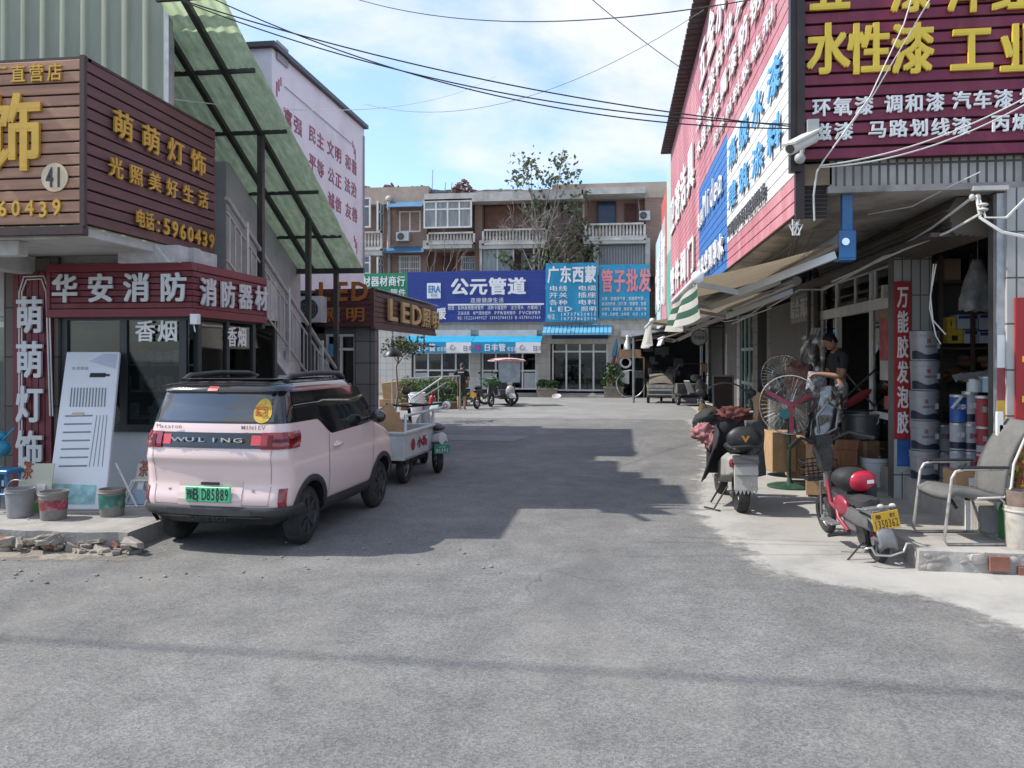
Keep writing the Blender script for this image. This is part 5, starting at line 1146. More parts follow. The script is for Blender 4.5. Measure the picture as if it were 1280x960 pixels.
# planting strip, boxes, bucket at the left far end
rnd = random.Random(31)
def bush(name, label, u, v, wd, ht, n_, mat, group=None, Y=None, base='soil'):
    p = GR(u, v); o = thing(name, label, 'plant', tuple(p), 0, group)
    b = MB()
    for k in range(max(6, n_ // 40)):
        a = rnd.uniform(0, 6.28); b.tube([p, p + Vector((math.cos(a) * wd * .25, math.sin(a) * wd * .25, ht * .9))], [.012, .005], 4)
    b.build('stem', bark, o)
    b = MB()
    for k in range(n_):
        r1 = rnd.random() ** .5; a = rnd.uniform(0, 6.28); t = rnd.random()
        leaf(b, rnd, p + Vector((math.cos(a) * wd / 2 * r1 * (1.1 - .5 * t), math.sin(a) * wd / 2 * r1 * (1.1 - .5 * t), .06 + ht * t)), rnd.uniform(.08, .2))
    b.build('leaves', mat, o)
    return o
gl = MTRANS('shrub_leaf', (.06, .115, .035), .35, .6, var=.45, vs=2); gl2 = MTRANS('pale_shrub_leaf', (.16, .20, .09), .35, .6, var=.5, vs=2)
bush('shrub', 'feathery light green shrub beside the stacked cartons', 511, 508, 1.0, 1.0, 520, gl2)
bush('shrub', 'dark broad-leaved shrub in the middle of the planting strip', 537, 510, 1.2, .95, 620, gl)
bush('shrub', 'white-flecked leafy shrub behind the red extinguisher', 556, 506, 1.3, 1.0, 620, gl2)
bush('shrub', 'low bushy plant close behind the man in black', 572, 507, 1.2, .8, 480, gl)
m = MB(); a, b_ = GR(500, 513), GR(575, 511)
m.bar(a + UZ * .12, b_ + UZ * .12, .25, .24); single(m, 'planter_trough', 'brown brick planting trough under the shrubs', 'planter', M('brown_brick', (.17, .11, .085), .9, var=.25, vs=8))
def pail(p, r_, h, mat, name, label, cat='bucket', handle=False, rim=None, group=None, band=None, lid=False):
    o = thing(name, label, cat, tuple(p), 0, group)
    b = MB(); b.lathe([(0, 0), (r_ * .86, 0), (r_ * .88, .01), (r_ * .985, h * .86), (r_ * 1.06, h * .87), (r_ * 1.06, h * .9), (r_, h * .91), (r_ * 1.03, h), (r_ * .95, h), (r_ * .9, h * .5 if not lid else h * .99), (0, h * .48 if not lid else h * .99)], p, UZ, 24)
    b.build('body', mat, o, smooth=35)
    if band:
        z0_, z1_, bm = band; b = MB(); rr = lambda z: r_ * (.885 + .1 * z / .86) + .0025
        b.lathe([(rr(z0_), h * z0_), (rr(z1_), h * z1_)], p, UZ, 24); b.f = b.f[:-2]; b.mi = b.mi[:-2]; b.build('label', bm, o, smooth=35)
    if handle:
        b = MB(); b.torus(p + UZ * h * .86, Vector((0, 1, .35)), r_ * 1.05, .006, 16, 5, a0=180, a1=360); b.build('handle', grey_steel, o)
    return o
pail(GR(521, 514), .28, .62, white_paint, 'white_drum', 'white plastic drum beside the red extinguisher before the shrubs', 'drum')
p = GR(540, 515); m = MB(); m.lathe([(0, 0), (.1, 0), (.1, .42), (.06, .52), (.03, .55), (.03, .62), (0, .62)], p, UZ, 14); m.bar(p + Vector((-.02, 0, .6)), p + Vector((.14, 0, .66)), .03); single(m, 'fire_extinguisher', 'small red fire extinguisher standing by the white drum', 'extinguisher', M('red_enamel', (.32, .012, .02), .35), smooth=40)
m = MB(); p = GR(533, 516); m.obox(p, (.25, 0, 0), (.2, .1, .35), (0, .03, 0)); single(m, 'green_label_bag', 'flat white bag with green print beside the red extinguisher', 'bag', M('white_green_bag', (.5, .6, .55), .7, var=.3, vs=9))
# cartons
def carton(label, c, sx, sy, sz, rz=0, tilt=None, group=None, mat=None, tape=True):
    o = thing('cardboard_box', label, 'box', tuple(c), rz, group)
    rt = tilt or Matrix.Identity(3)
    b = MB(); b.cbox(rt @ Vector((0, 0, sz / 2)), sx, sy, sz, rt); b.build('carton', mat or cardboard, o, local=True, bevel=.006)
    if tape:
        b = MB(); b.cbox(rt @ Vector((0, 0, sz + .0012)), sx * 1.002, .05, .002, rt); b.cbox(rt @ Vector((0, -sy / 2 - .0012, sz * .62)), .05, .002, sz * .72, rt); b.build('tape', M('tape_tan', (.36, .24, .13), .35), o, local=True)
    return o
p = GR(492, 508); carton('upright carton standing on a folded one by the LED shop', p + UZ * .28, .75, .4, .62, .3, Matrix.Rotation(-.12, 3, 'Y'))
carton('flattened torn carton under the upright one by the LED shop', p, 1.0, .6, .28, .25)
# tubular rail by the shrubs
m = MB(); a, b_ = AY(490, 474, 25.5), AY(575, 470, 26.5); m.tube([a, b_], .025, 6); m.tube([AY(515, 498, 25.2), AY(553, 472, 25.2)], .03, 6); m.tube([AY(518, 503, 25.2), AY(558, 478, 25.2)], .02, 6); m.tube([AY(548, 513, 25.5), AY(548, 476, 25.5)], .018, 6)
m.tube([a, Vector((a.x, a.y, 0))], .02, 6); m.tube([b_, Vector((b_.x, b_.y, 0))], .02, 6)
single(m, 'pipe_rail', 'low galvanised pipe rail with spare pipes leaning by the shrubs', 'rail', galv, smooth=40)
# planters before the electrical shop
def GF(u, Y=35.3): q = AY(u, 494, Y); q.z = 0; return q
for (u, v, lab, rot_) in ((684, 494, 'concrete planter with a low green plant beside the white basin', 0), (767, 493, 'concrete planter with a taller bush beside the furled umbrella', 1)):
    p = GF(u); o = thing('stone_planter', lab, 'planter', tuple(p), 0, 'planters by the electrical shop')
    b = MB(); b.box(p.x - .42, p.x + .42, p.y, p.y + .5, 0, .42 if not rot_ else .5); b.box(p.x - .46, p.x + .46, p.y - .03, p.y + .53, .34 if not rot_ else .42, .40 if not rot_ else .48); b.build('trough', M('planter_stone', (.22, .19, .16), .9, var=.25, vs=5), o)
    b = MB(); h = .35 if not rot_ else 1.1
    for k in range(260 if not rot_ else 480): a = rnd.uniform(0, 6.28); t = rnd.random(); r1 = rnd.random() ** .5 * (.5 if not rot_ else .6 * (1.1 - .6 * t)); leaf(b, rnd, p + Vector((math.cos(a) * r1, .25 + math.sin(a) * r1 * .6, .42 + h * t)), rnd.uniform(.08, .17))
    b.build('plant', gl, o)
m = MB(); p = GF(696, 34.9); m.lathe([(0, 0), (.17, .02), (.21, .08), (.19, .09), (.14, .05), (0, .04)], p + UZ * .02, Vector((0, -.5, 1)), 18); single(m, 'white_basin', 'white basin lying by the planter with the low plant', 'basin', M('grey_white_enamel', (.40, .40, .39), .5), smooth=40)
# leaning furled umbrellas and poles
m = MB(); q = GF(757, 35.5); tp = AY(771, 432, 36.0); m.tube([q, q.lerp(tp, .5), tp], [.05, .10, .05], 8); m.mat(1).tube([q + Vector((.15, 0, 0)), tp + Vector((.12, 0, .1))], [.03, .05], 6); m.mat(2).tube([q.lerp(tp, .8), tp + UZ * .35], [.14, .02], 8)
single(m, 'furled_umbrella', 'red and blue furled street umbrella leaning on the far shop pier', 'umbrella', [M('dull_red_cloth', (.28, .06, .07), .8, var=.4, vs=9), M('pale_cloth', (.45, .42, .4), .8), M('blue_cloth', (.06, .22, .34), .8, var=.3)], smooth=50)
p = GF(788, 35.2); m = MB(); m.torus(p + UZ * .62, Vector((0, 1, .1)), .6, .025, 32, 6); o = single(m, 'wire_hoop', 'large silver hoop standing against the dark corner stall', 'hoop', chrome, smooth=50)
m = MB(); p = AY(783, 430, 35.7); m.lathe([(.0, 0), (.17, 0), (.15, .2), (.05, .45), (.06, .6), (0, .65)], AY(784, 437, 35.7), UZ, 12); single(m, 'plaster_figure', 'small white goose-shaped ornament on boxes above the hoop', 'ornament', white_paint, smooth=50)
m = MB(); a = AY(774, 446, 35.9); m.box(a.x, a.x + .55, 35.6, 36.0, a.z, a.z + .33); m.box(a.x + .58, a.x + .95, 35.6, 36.0, a.z, a.z + .33); m.box(a.x - .1, a.x + 1.1, 35.6, 36.05, a.z - .05, a.z); m.box(a.x - .1, a.x - .05, 35.6, 35.65, 0, a.z)
m.box(a.x + 1.05, a.x + 1.1, 35.6, 35.65, 0, a.z); single(m, 'goods_shelf', 'shelf with two cartons beside the dark corner stall', 'shelf', cardboard)
p = AY(782, 453, 35.7); m = MB(); m.torus(p, UY, .22, .05, 20, 6); m.box(p.x - .25, p.x + .15, 35.65, 35.7, p.z - .95, p.z - .35); single(m, 'stall_notice', 'white ring and board hung below the shelf at the corner stall', 'notice', white_paint)
# ================================================================== PINK CAR
def interp(tab, z):
    if z <= tab[0][0]: return tab[0][1]
    for (z0_, a), (z1_, b__) in zip(tab, tab[1:]):
        if z <= z1_:
            t = (z - z0_) / (z1_ - z0_); t = t * t * (3 - 2 * t) * .5 + t * .5
            return a + (b__ - a) * t
    return tab[-1][1]
WT = [(.24, .64), (.32, .695), (.45, .735), (.6, .748), (.8, .745), (.95, .732), (1.06, .715), (1.18, .695), (1.3, .672), (1.48, .632), (1.545, .585)]
RT = [(.24, -.34), (.30, -.40), (.36, -.50), (.48, -.525), (.54, -.512), (.62, -.484), (.80, -.498), (.865, -.524), (.95, -.514), (1.12, -.478), (1.2, -.455), (1.48, -.37), (1.545, -.31)]
FT = [(.24, 2.34), (.36, 2.44), (.55, 2.50), (.75, 2.49), (.88, 2.40), (.95, 2.25), (1.02, 2.02), (1.18, 1.84), (1.48, 1.50), (1.545, 1.40)]
RC = .17
def outline(z, inset=0.0, n=9):
    """plan outline of the body at height z, counter-clockwise, corners rounded"""
    w_, r_, f_ = interp(WT, z) - inset, interp(RT, z) + inset, interp(FT, z) - inset; c = max(.02, RC - inset * .6); cf = .30
    pts = []
    for k in range(13): pts.append((-w_ + c + (2 * w_ - 2 * c) * k / 12, r_ - .035 * (1 - (2 * k / 12 - 1) ** 2)))
    for k in range(1, n): a = -math.pi / 2 + math.pi / 2 * k / n; pts.append((w_ - c + c * math.cos(a), r_ + c + c * math.sin(a)))
    for k in range(31): pts.append((w_ + .012 * math.sin(math.pi * k / 30), r_ + c + (f_ - cf - r_ - c) * k / 30))
    for k in range(1, n): a = math.pi / 2 * k / n; pts.append((w_ - cf + cf * math.cos(a), f_ - cf + cf * math.sin(a)))
    for k in range(9): pts.append((w_ - cf - (2 * w_ - 2 * cf) * k / 8, f_ + .05 * math.sin(math.pi * k / 8)))
    for k in range(1, n): a = math.pi / 2 + math.pi / 2 * k / n; pts.append((-w_ + cf + cf * math.cos(a), f_ - cf + cf * math.sin(a)))
    for k in range(31): pts.append((-w_ - .012 * math.sin(math.pi * k / 30), f_ - cf - (f_ - cf - r_ - c) * k / 30))
    for k in range(1, n): a = math.pi + math.pi / 2 * k / n; pts.append((-w_ + c + c * math.cos(a), r_ + c + c * math.sin(a)))
    return pts
def per(z, a, off=0.0):
    """point at arc length a from the middle of the rear, to the right (a > 0) round the corner and along the side"""
    s_ = 1 if a >= 0 else -1; a = abs(a); w_, r_ = interp(WT, z), interp(RT, z); c = RC; st_ = w_ - c
    if a <= st_: x = a; return Vector((s_ * x, r_ - .035 * (1 - (x / st_) ** 2) - off, z))
    q = (a - st_) / c
    if q <= math.pi / 2: return Vector((s_ * (w_ - c + (c + off) * math.sin(q)), r_ + c - (c + off) * math.cos(q), z))
    return Vector((s_ * (w_ + off), r_ + c + (a - st_ - c * math.pi / 2), z))
def sidep(y, z, off=0.0, s_=1):
    r_, f_ = interp(RT, z), interp(FT, z); t = min(1, max(0, (y - r_ - RC) / max(.1, f_ - .3 - r_ - RC)))
    return Vector((s_ * (interp(WT, z) + .012 * math.sin(math.pi * t) + off), y, z))
CARP, CARR = Vector((-3.67, 7.44, 0)), R(-3.6)
car = thing('parked_car', 'small pale pink two-tone electric car with black roof, seen from behind', 'car', tuple(CARP), CARR)
pinkp = M('pink_car_paint', (.73, .56, .53), .2, var=.015, vs=2, spec=.5, coat=.7)
blackg = M('gloss_black_paint', (.012, .013, .015), .08, spec=.6, coat=.6, var=.05)
clad = M('black_cladding', (.030, .031, .033), .55, var=.15, vs=9)
zs_ = [.24, .28, .32, .36, .365, .42, .48, .54, .60, .66, .72, .78, .80, .82, .84, .855, .87, .90, .95, 1.0, 1.04, 1.08, 1.12, 1.16, 1.18, 1.185, 1.24, 1.30, 1.36, 1.42, 1.48, 1.52, 1.545]
rings = []
for z in zs_: rings.append([Vector((x, y, z)) for x, y in outline(z)])
for ins, z in ((.04, 1.558), (.10, 1.57), (.2, 1.58), (.35, 1.586)): rings.append([Vector((x, y, z)) for x, y in outline(1.545, ins)])
b = MB(); b.loft(rings)
npr = len(rings[0])
mi = []
for i in range(len(rings) - 1):
    zm = (rings[i][0].z + rings[i + 1][0].z) / 2
    mi += [1 if zm < .362 else (0 if zm < 1.183 else 2)] * npr
b.mi = mi + [1, 2]
body = b.build('body', [pinkp, clad, blackg, black_plastic], car, smooth=40, local=True)
cut = MB()
for y in (0, 1.93):
    for s_ in (-1, 1): cut.cyl((s_ * .44, y, .285), (s_ * .95, y, .285), .335, .335, 36)
co = cut.build('cutter', [black_plastic], None)
co.location = (0, 0, 0)
body_w = body.matrix_world
co.parent = car
md = body.modifiers.new('arches', 'BOOLEAN'); md.object = co; md.operation = 'DIFFERENCE'; md.solver = 'EXACT'
try: md.material_mode = 'TRANSFER'
except Exception: pass
bpy.context.view_layer.update()
dg = bpy.context.evaluated_depsgraph_get()
me = bpy.data.meshes.new_from_object(body.evaluated_get(dg)); body.modifiers.clear(); body.data = me
bpy.data.objects.remove(co)
me.polygons.foreach_set('use_smooth', [True] * len(me.polygons)); me.set_sharp_from_angle(angle=R(40))
def patch(mb, fn, u0, u1, v0, v1, nu, nv, mi=None): mb.grid(lambda s, t: fn(u0 + (u1 - u0) * s, v0 + (v1 - v0) * t), nu, nv, mi)
def rear_patch(name, mats, a0, a1, z0_, z1_, off, par=None, n=16):
    mb = MB(); patch(mb, lambda a, z: per(z, a, off), a0, a1, z0_, z1_, n, 6); return mb.build(name, mats, par or car, local=True, smooth=60)
rear_patch('rear_window', M('car_rear_glass', (.03, .033, .037), .04, spec=1.0, coat=1.0, var=.3, vs=2), -.585, .585, 1.205, 1.475, .004)
lb_ = rear_patch('light_bar', blackg, -.60, .60, .965, 1.105, .006)
redl = M('tail_lamp_red', (.24, .006, .012), .12, var=.3, vs=9, coat=1.0); redp = M('lamp_pink_red', (.62, .075, .085), .25, var=.1)
for s_ in (-1, 1):
    mb = MB(); patch(mb, lambda a, z: per(z, s_ * a, .012 + .012 * math.sin(math.pi * min(1, max(0, (z - .96) / .15)))), .50, .93, .96, 1.11, 14, 6)
    tl = mb.build('tail_lamp', redl, car, local=True, smooth=60)
    mb = MB(); patch(mb, lambda a, z: per(z, s_ * a, .026), .56, .86, 1.022, 1.05, 10, 2); patch(mb, lambda a, z: per(z, s_ * a, .027), .56, .60, .985, 1.085, 3, 3); mb.build('lamp_strip', M('lamp_dark_red', (.10, .003, .006), .15), tl, local=True)
    mb = MB(); patch(mb, lambda a, z: per(z, s_ * a, .012), .405, .495, .995, 1.085, 4, 3); mb.build('square_lamp', redp, car, local=True)
    mb = MB(); patch(mb, lambda a, z: per(z, s_ * a, .008), .655, .735, .40, .60, 4, 5); mb.build('reflector', redl, car, local=True)
mb = MB(); mb.text('WULING', (-.37, per(1.03, 0, .03).y + .008, 1.012), *XF, .72, .06, .008, .004, .72, lift=.0); mb.build('badge_lettering', M('badge_silver', (.6, .6, .6), .3, .3), car, local=True)
mb = MB(); mb.text('Macaron', (-.56, -.505, 1.135), *XF, .26, .045, .005, .0, 1.0, lift=.002); mb.text('MINIEV', (.30, -.505, 1.132), *XF, .24, .045, .005, .006, .9, lift=.002); mb.build('model_lettering', M('badge_grey', (.28, .28, .3), .3, .4), car, local=True)
# rear bumper with step plates
mb = MB()
def bump(a, z): return per(z, a, .012 + .03 * math.sin(math.pi * min(1, max(0, (z - .285) / .15))) ** .6)
patch(mb, bump, -1.0, 1.0, .285, .435, 50, 8); mb.build('rear_bumper', clad, car, local=True, smooth=50)
mb = MB()
patch(mb, lambda a, z: per(z, a, .045), -.42, .42, .355, .415, 20, 3); mb.build('bumper_plate', M('bumper_grey', (.075, .078, .08), .45, var=.2, vs=9), car, local=True, smooth=50)
mb = MB(); patch(mb, lambda a, z: per(z, a, .05), -.5, .5, .325, .34, 20, 2); mb.build('bumper_trim', M('satin_trim', (.32, .33, .34), .35, .5), car, local=True)
mb = MB(); mb.text('GAMEBOY', (-.2, per(.34, 0, .06).y, .30), *XF, .4, .05, .006, .0, .9); mb.build('bumper_lettering', black_plastic, car, local=True)
# tailgate seams
mb = MB()
for s_ in (-1, 1): patch(mb, lambda a, z: per(z, s_ * (a + .60 - .06 * (.95 - z)), .0022), -.003, .003, .44, .955, 1, 16)
patch(mb, lambda a, z: per(z, a, .0022), -.57, .57, .444, .450, 24, 1); mb.build('tailgate_seam', M('seam_pink', (.30, .20, .20), .6), car, local=True)
# plate and its recess
mb = MB(); patch(mb, lambda a, z: per(z, a, .006), -.32, .32, .44, .665, 10, 4); mb.build('plate_recess', M('pink_recess', (.68, .52, .49), .35, var=.02, coat=.5), car, local=True)
yp = per(.55, 0, .035).y
mb = MB(); mb.box(-.225, .225, yp, yp + .03, .475, .615); pl = mb.build('number_plate', M('plate_green', (.10, .52, .26), .4, var=.12, vs=3), car, local=True, bevel=.006)
mb = MB(); mb.text('豫', (-.215, yp, .49), *XF, .075, .11, .003, .0, .95, lift=.001); mb.text('B', (-.15, yp, .485), *XF, .07, .12, .003, .012, 1.0, lift=.001); mb.text('D85889', (-.055, yp, .485), *XF, .27, .12, .003, .008, 1.0, lift=.001); mb.build('plate_lettering', black_plastic, pl, local=True)
mb = MB(); 
for x in (-.1, .1): mb.lathe([(0, 0), (.008, 0), (.006, .005), (0, .006)], (x, yp, .603), (0, -1, 0), 8); mb.lathe([(0, 0), (.008, 0), (.006, .005), (0, .006)], (x, yp, .487), (0, -1, 0), 8)
mb.box(-.07, .1, yp + .01, yp + .04, .63, .655); mb.build_each('plate_bolt', black_plastic, pl, local=True)
mb = MB()
for x in (-.42, .42): mb.lathe([(0, 0), (.014, 0), (.012, .004), (0, .004)], per(.58, x, .004), (0, -1, 0), 12)
mb.build_each('parking_sensor', M('pink_sensor', (.45, .30, .30), .4), car, local=True)
# spoiler, high brake light, rails
mb = MB(); sp = []
for z, o1 in ((1.475, .004), (1.485, .075), (1.515, .09), (1.545, .05), (1.55, -.05)): sp.append([per(min(z, 1.545), a, o1) + UZ * (z - min(z, 1.545)) for a in [-.66 + 1.32 * k / 24 for k in range(25)]])
mb.loft(sp, wrap=False); mb.build('spoiler', blackg, car, local=True, smooth=50)
mb = MB(); patch(mb, lambda a, z: per(z, a, .088), -.055, .045, 1.487, 1.525, 4, 2); mb.build('brake_light', M('brake_lamp_red', (.50, .03, .035), .25), car, local=True)
for s_ in (-1, 1):
    mb = MB(); mb.tube([(s_ * .535, -.12, 1.565), (s_ * .535, -.02, 1.615), (s_ * .54, .5, 1.635), (s_ * .53, 1.1, 1.62), (s_ * .515, 1.28, 1.57)], [.03, .028, .026, .028, .03], 8); mb.build('roof_rail', clad, car, local=True, smooth=50)
mb = MB(); mb.box(-.45, .45, -.2, 1.2, 1.585, 1.592); mb.build('roof_panel', blackg, car, local=True, bevel=.004)
# sides: glass, door lines, handle, sill, arches
sglass = M('car_side_glass', (.013, .015, .017), .05, spec=.8, coat=1.0, var=.2)
for s_ in (-1, 1):
    low = [(-.22, 1.19), (.20, 1.19), (.50, 1.02), (1.2, 1.035), (1.78, 1.06)]
    def lz(y): return interp(low, y)
    def hz(y): return min(1.47, 1.47 if y < 1.40 else 1.47 - (y - 1.40) * 1.03)
    mb = MB(); NY = 44
    mb.grid(lambda t, v: (lambda y: sidep(y, lz(y) + (max(hz(y), lz(y) + .01) - lz(y)) * v, .0035, s_))(-.22 + 2.0 * t), NY, 6); mb.build('side_window', sglass, car, local=True, smooth=60)
    mb = MB()
    for (pts) in ([(.40, .37), (.40, .8), (.44, 1.03)], [(1.60, .37), (1.62, .7), (1.70, 1.05)]):
        for (y0, z0_), (y1, z1_) in zip(pts, pts[1:]): patch(mb, lambda q, t: sidep(y0 + (y1 - y0) * t + q, z0_ + (z1_ - z0_) * t, .0022, s_), -.004, .004, 0, 1, 1, 5)
    patch(mb, lambda y, z: sidep(y, z, .0022, s_), .40, 1.60, .368, .376, 20, 1)
    mb.build('door_seam', M('seam_dark', (.16, .10, .10), .6), car, local=True)
    mb = MB(); mb.tube([sidep(.50, .89, .004, s_), sidep(.53, .893, .028, s_), sidep(.68, .90, .028, s_), sidep(.71, .90, .004, s_)], .014, 8); mb.ball(sidep(.61, .893, .0, s_), .012, .075, .035, 12, 8); mb.build('door_handle', pinkp, car, local=True, smooth=60)
    mb = MB(); patch(mb, lambda y, z: sidep(y, z, .012 + .012 * math.sin(math.pi * (z - .25) / .13), s_), .33, 1.60, .25, .38, 24, 5); mb.build('sill_cladding', clad, car, local=True, smooth=50)
    mb = MB(); p0 = sidep(1.5, 1.09, 0, s_); mb.tube([p0, p0 + Vector((s_ * .08, -.01, .01))], .02, 8); mb.ball(p0 + Vector((s_ * .15, -.02, .03)), .095, .06, .075, 14, 9); mb.build('wing_mirror', blackg, car, local=True, smooth=60)
    for y in (0, 1.93):
        mb = MB()
        for k in range(25):
            pass
        def arch(a, q):
            ang = R(-18 + 216 * a); rr = .325 + .062 * q; yy, z = y + rr * math.cos(ang), .285 + rr * math.sin(ang)
            return sidep(yy, max(.24, z), .014 * math.sin(math.pi * (.15 + .75 * q)) + .006, s_)
        mb.grid(arch, 30, 4); mb.build('arch_trim', clad, car, local=True, smooth=60)
        mb = MB(); x0 = s_ * .56; x1 = s_ * .715
        mb.lathe([(.19, .0), (.245, .005), (.275, .03), (.282, .06), (.282, .10), (.275, .13), (.245, .155), (.185, .158), (.18, .14), (.18, .02)], (x0, y, .282), (s_, 0, 0), 40)
        wh = mb.build('wheel', rubber, car, local=True, smooth=40)
        mb = MB(); cx_ = s_ * .70
        mb.lathe([(.165, .0), (.186, .0), (.186, .016), (.17, .018), (.165, .002)], (cx_, y, .282), (s_, 0, 0), 36)
        for k in range(8):
            a = k * math.pi / 4; dd = Vector((0, math.cos(a), math.sin(a))); mb.bar(Vector((cx_ + s_ * .006, y, .282)) + dd * .03, Vector((cx_ + s_ * .006, y, .282)) + dd * .175, .045, .016, up=(1, 0, 0))
        mb.lathe([(0, 0), (.05, 0), (.045, .022), (0, .026)], (cx_, y, .282), (s_, 0, 0), 18)
        mb.build('rim', M('dark_alloy', (.06, .062, .066), .35, .6, var=.2), wh, local=True, smooth=35)
        mb = MB(); mb.lathe([(0, 0), (.18, 0), (.18, .01), (0, .01)], (s_ * .64, y, .282), (s_, 0, 0), 24); mb.build('brake_disc', black_plastic, wh, local=True)
mb = MB(); mb.box(-.38, .38, -.12, 2.3, .2, .26); mb.build('underbody', black_plastic, car, local=True)
for s_ in (-1, 1):
    mb = MB(); mb.ball((s_ * .52, 2.42, .78), .12, .08, .12); mb.build('headlight', M('lamp_glass', (.6, .62, .62), .1), car, local=True, smooth=60)
p = per(1.30, .46, .010)
mb = MB(); rr = [(math.cos(2 * math.pi * k / 28) * .082 * (1 - .18 * math.sin(2 * math.pi * k / 28)), math.sin(2 * math.pi * k / 28) * .112) for k in range(28)]
mb.add([per(1.305 + dz, .475 + dx_, .009) for dx_, dz in rr], [tuple(range(28))]); stk = mb.build('egg_sticker', M('sticker_yellow', (.62, .40, .05), .5, var=.25, vs=20), car, local=True)
mb = MB(); mb.text('实习', (.405, per(1.31, .475, .012).y - .018, 1.255), *XF, .14, .10, .003, .02, .95); mb.build('sticker_lettering', M('sticker_orange', (.52, .10, .03), .5), stk, local=True)

# ================================================================== LEFT: things before the corner shop
a, b_, c, d = GR(57, 637, .17), GR(131, 637, .17), AY(84, 438, 8.78), AY(149, 441, 8.78)
o = thing('vent_panel', 'tall white wooden panel with slots and grooves leaning against the shop window', 'panel', tuple((a + b_) / 2))
bx_ = (b_ - a); up_ = ((c - a) + (d - b_)) / 2; nn = bx_.cross(up_).normalized()
m = MB(); m.obox(a, bx_, -nn * .05, up_); m.build('board', M('white_gloss_panel', (.66, .68, .71), .3, var=.05, vs=2), o, bevel=.012, seg=2)
def onp(s, t, off=.003): return a + bx_ * s + up_ * t + nn * off
m = MB()
for k in range(12): s = .20 + .62 * k / 11; m.bar(onp(s, .625), onp(s - .012, .75), .012, .006, up=nn)
for k in range(7): t = .565 - .052 * k; m.bar(onp(.13, t), onp(.62, t + .003), .016, .006, up=nn)
for k in range(4): m.bar(onp(.66 + .075 * k, .25), onp(.70 + .06 * k, .57), .005, .004, up=nn)
m.build('groove', M('groove_grey', (.20, .21, .22), .7), o)
m = MB(); m.bar(onp(.50, .835), onp(.78, .835), .05, .02, up=nn); m.bar(onp(.78, .835), onp(.86, .835), .02, .02, up=nn); m.build('black_latch', black_plastic, o)
m = MB(); m.bar(onp(.25, .575), onp(.46, .577), .04, .015, up=nn); m.build('brass_latch', M('pale_brass', (.42, .38, .32), .35, .6), o)
m = MB(); m.add([onp(.06, .03), onp(.82, .03), onp(.82, .14), onp(.06, .15)], [(0, 1, 2, 3)]); m.build('printed_label', M('aqua_print', (.28, .50, .50), .5, var=.4, vs=9), o)
m = MB(); m.add([onp(.45, .93), onp(.96, .88), onp(.96, .985), onp(.70, .985)], [(0, 1, 2, 3)]); m.build('corner_tint', M('pale_violet', (.52, .53, .62), .35), o)
m = MB(); m.text('免漆套装', onp(.14, .87), bx_, up_, .2, .05, .002, .0, .95); m.build('lettering', M('print_grey', (.4, .4, .42), .6), o)
def paint_tin(u, v, r_, h, mat, label, band, bandm, group=None):
    return pail(GR(u, v, .165), r_, h, mat, 'paint_tin', label, 'tin', band=(band[0], band[1], bandm), group=group)
gp = M('grey_plastic', (.23, .235, .24), .6, var=.15, dirt=((.33, .31, .29), .5, 6)); mud = M('muddy_tin', (.23, .21, .19), .7, .1, var=.3, vs=8, dirt=((.13, .11, .09), .7, 5))
pail(GR(25, 645, .165), .135, .285, gp, 'plastic_bucket', 'plain grey plastic bucket at the broken kerb before a display board', handle=True)
paint_tin(67, 648, .135, .28, mud, 'muddy paint tin with a red and white label', (.35, .72), M('red_tin_label', (.25, .03, .05), .6, var=.5, vs=7, dirt=((.45, .42, .4), .7, 5)))
paint_tin(140, 644, .13, .275, mud, 'muddy paint tin with a green label before the loose white frames', (.3, .8), M('green_tin_label', (.03, .14, .11), .6, var=.5, vs=9, dirt=((.4, .42, .38), .6, 7)))
def poster_board(u0, v0, u1, v1, label, rot=.2):
    a, b_ = GR(u0, v1, .165), GR(u1, v1, .165); hgt = (v1 - v0) / 1000 * 8.2
    o = thing('display_board', label, 'board', tuple((a + b_) / 2), 0, 'tea-coloured display boards before the lamp shop'); up_ = Vector((0, rot, 1)).normalized() * hgt; bx_ = b_ - a; nn = bx_.cross(up_).normalized()
    q = lambda s, t, f=.003: a + bx_ * s + up_ * t + nn * f
    m = MB(); m.obox(a, bx_, -nn * .012, up_); m.build('panel', M('cream_board', (.47, .46, .36), .6, var=.08), o)
    m = MB(); m.add([q(0, 0), q(1, 0), q(1, .16), q(.6, .2), q(0, .14)], [(0, 1, 2, 3, 4)]); m.build('green_band', M('leaf_green', (.08, .30, .04), .6), o)
    m = MB(); m.text('茶', q(.08, .66), bx_, up_, .11, .2, .003, .02, 1.0); m.build('lettering', M('brown_red_ink', (.28, .07, .04), .6), o)
    m = MB(); m.obox(q(.15, .34, .004), bx_ * .25, nn * .02, up_ * .2); m.obox(q(.6, .34, .004), bx_ * .25, nn * .02, up_ * .22); m.build_each('switch_plate', M('switch_white', (.6, .6, .6), .4), o, bevel=.004)
    m = MB(); m.obox(q(.42, .22, .004), bx_ * .16, nn * .015, up_ * .22); m.build('dark_switch', M('switch_grey', (.15, .15, .15), .4), o)
poster_board(18, 578, 60, 640, 'cream and green display board behind the grey bucket')
poster_board(164, 575, 196, 630, 'cream and green display board between the tin and the pink car', .3)
m = MB(); p = GR(146, 632, .165)
for (dx0, y0, w_, h_, ry) in ((.0, .15, .30, .34, .25), (.05, -.02, .26, .26, .12)):
    p0 = p + Vector((dx0, y0, 0)); u_ = Vector((w_, .05, 0)); v_ = Vector((.05, h_ * .6, h_))
    for (s0, s1) in ((p0, p0 + u_), (p0 + v_, p0 + u_ + v_), (p0, p0 + v_), (p0 + u_, p0 + u_ + v_)): m.bar(s0, s1, .018, .018)
m.bar(p + Vector((-.08, .1, .45)), p + Vector((.27, -.05, 0)), .015, .012)
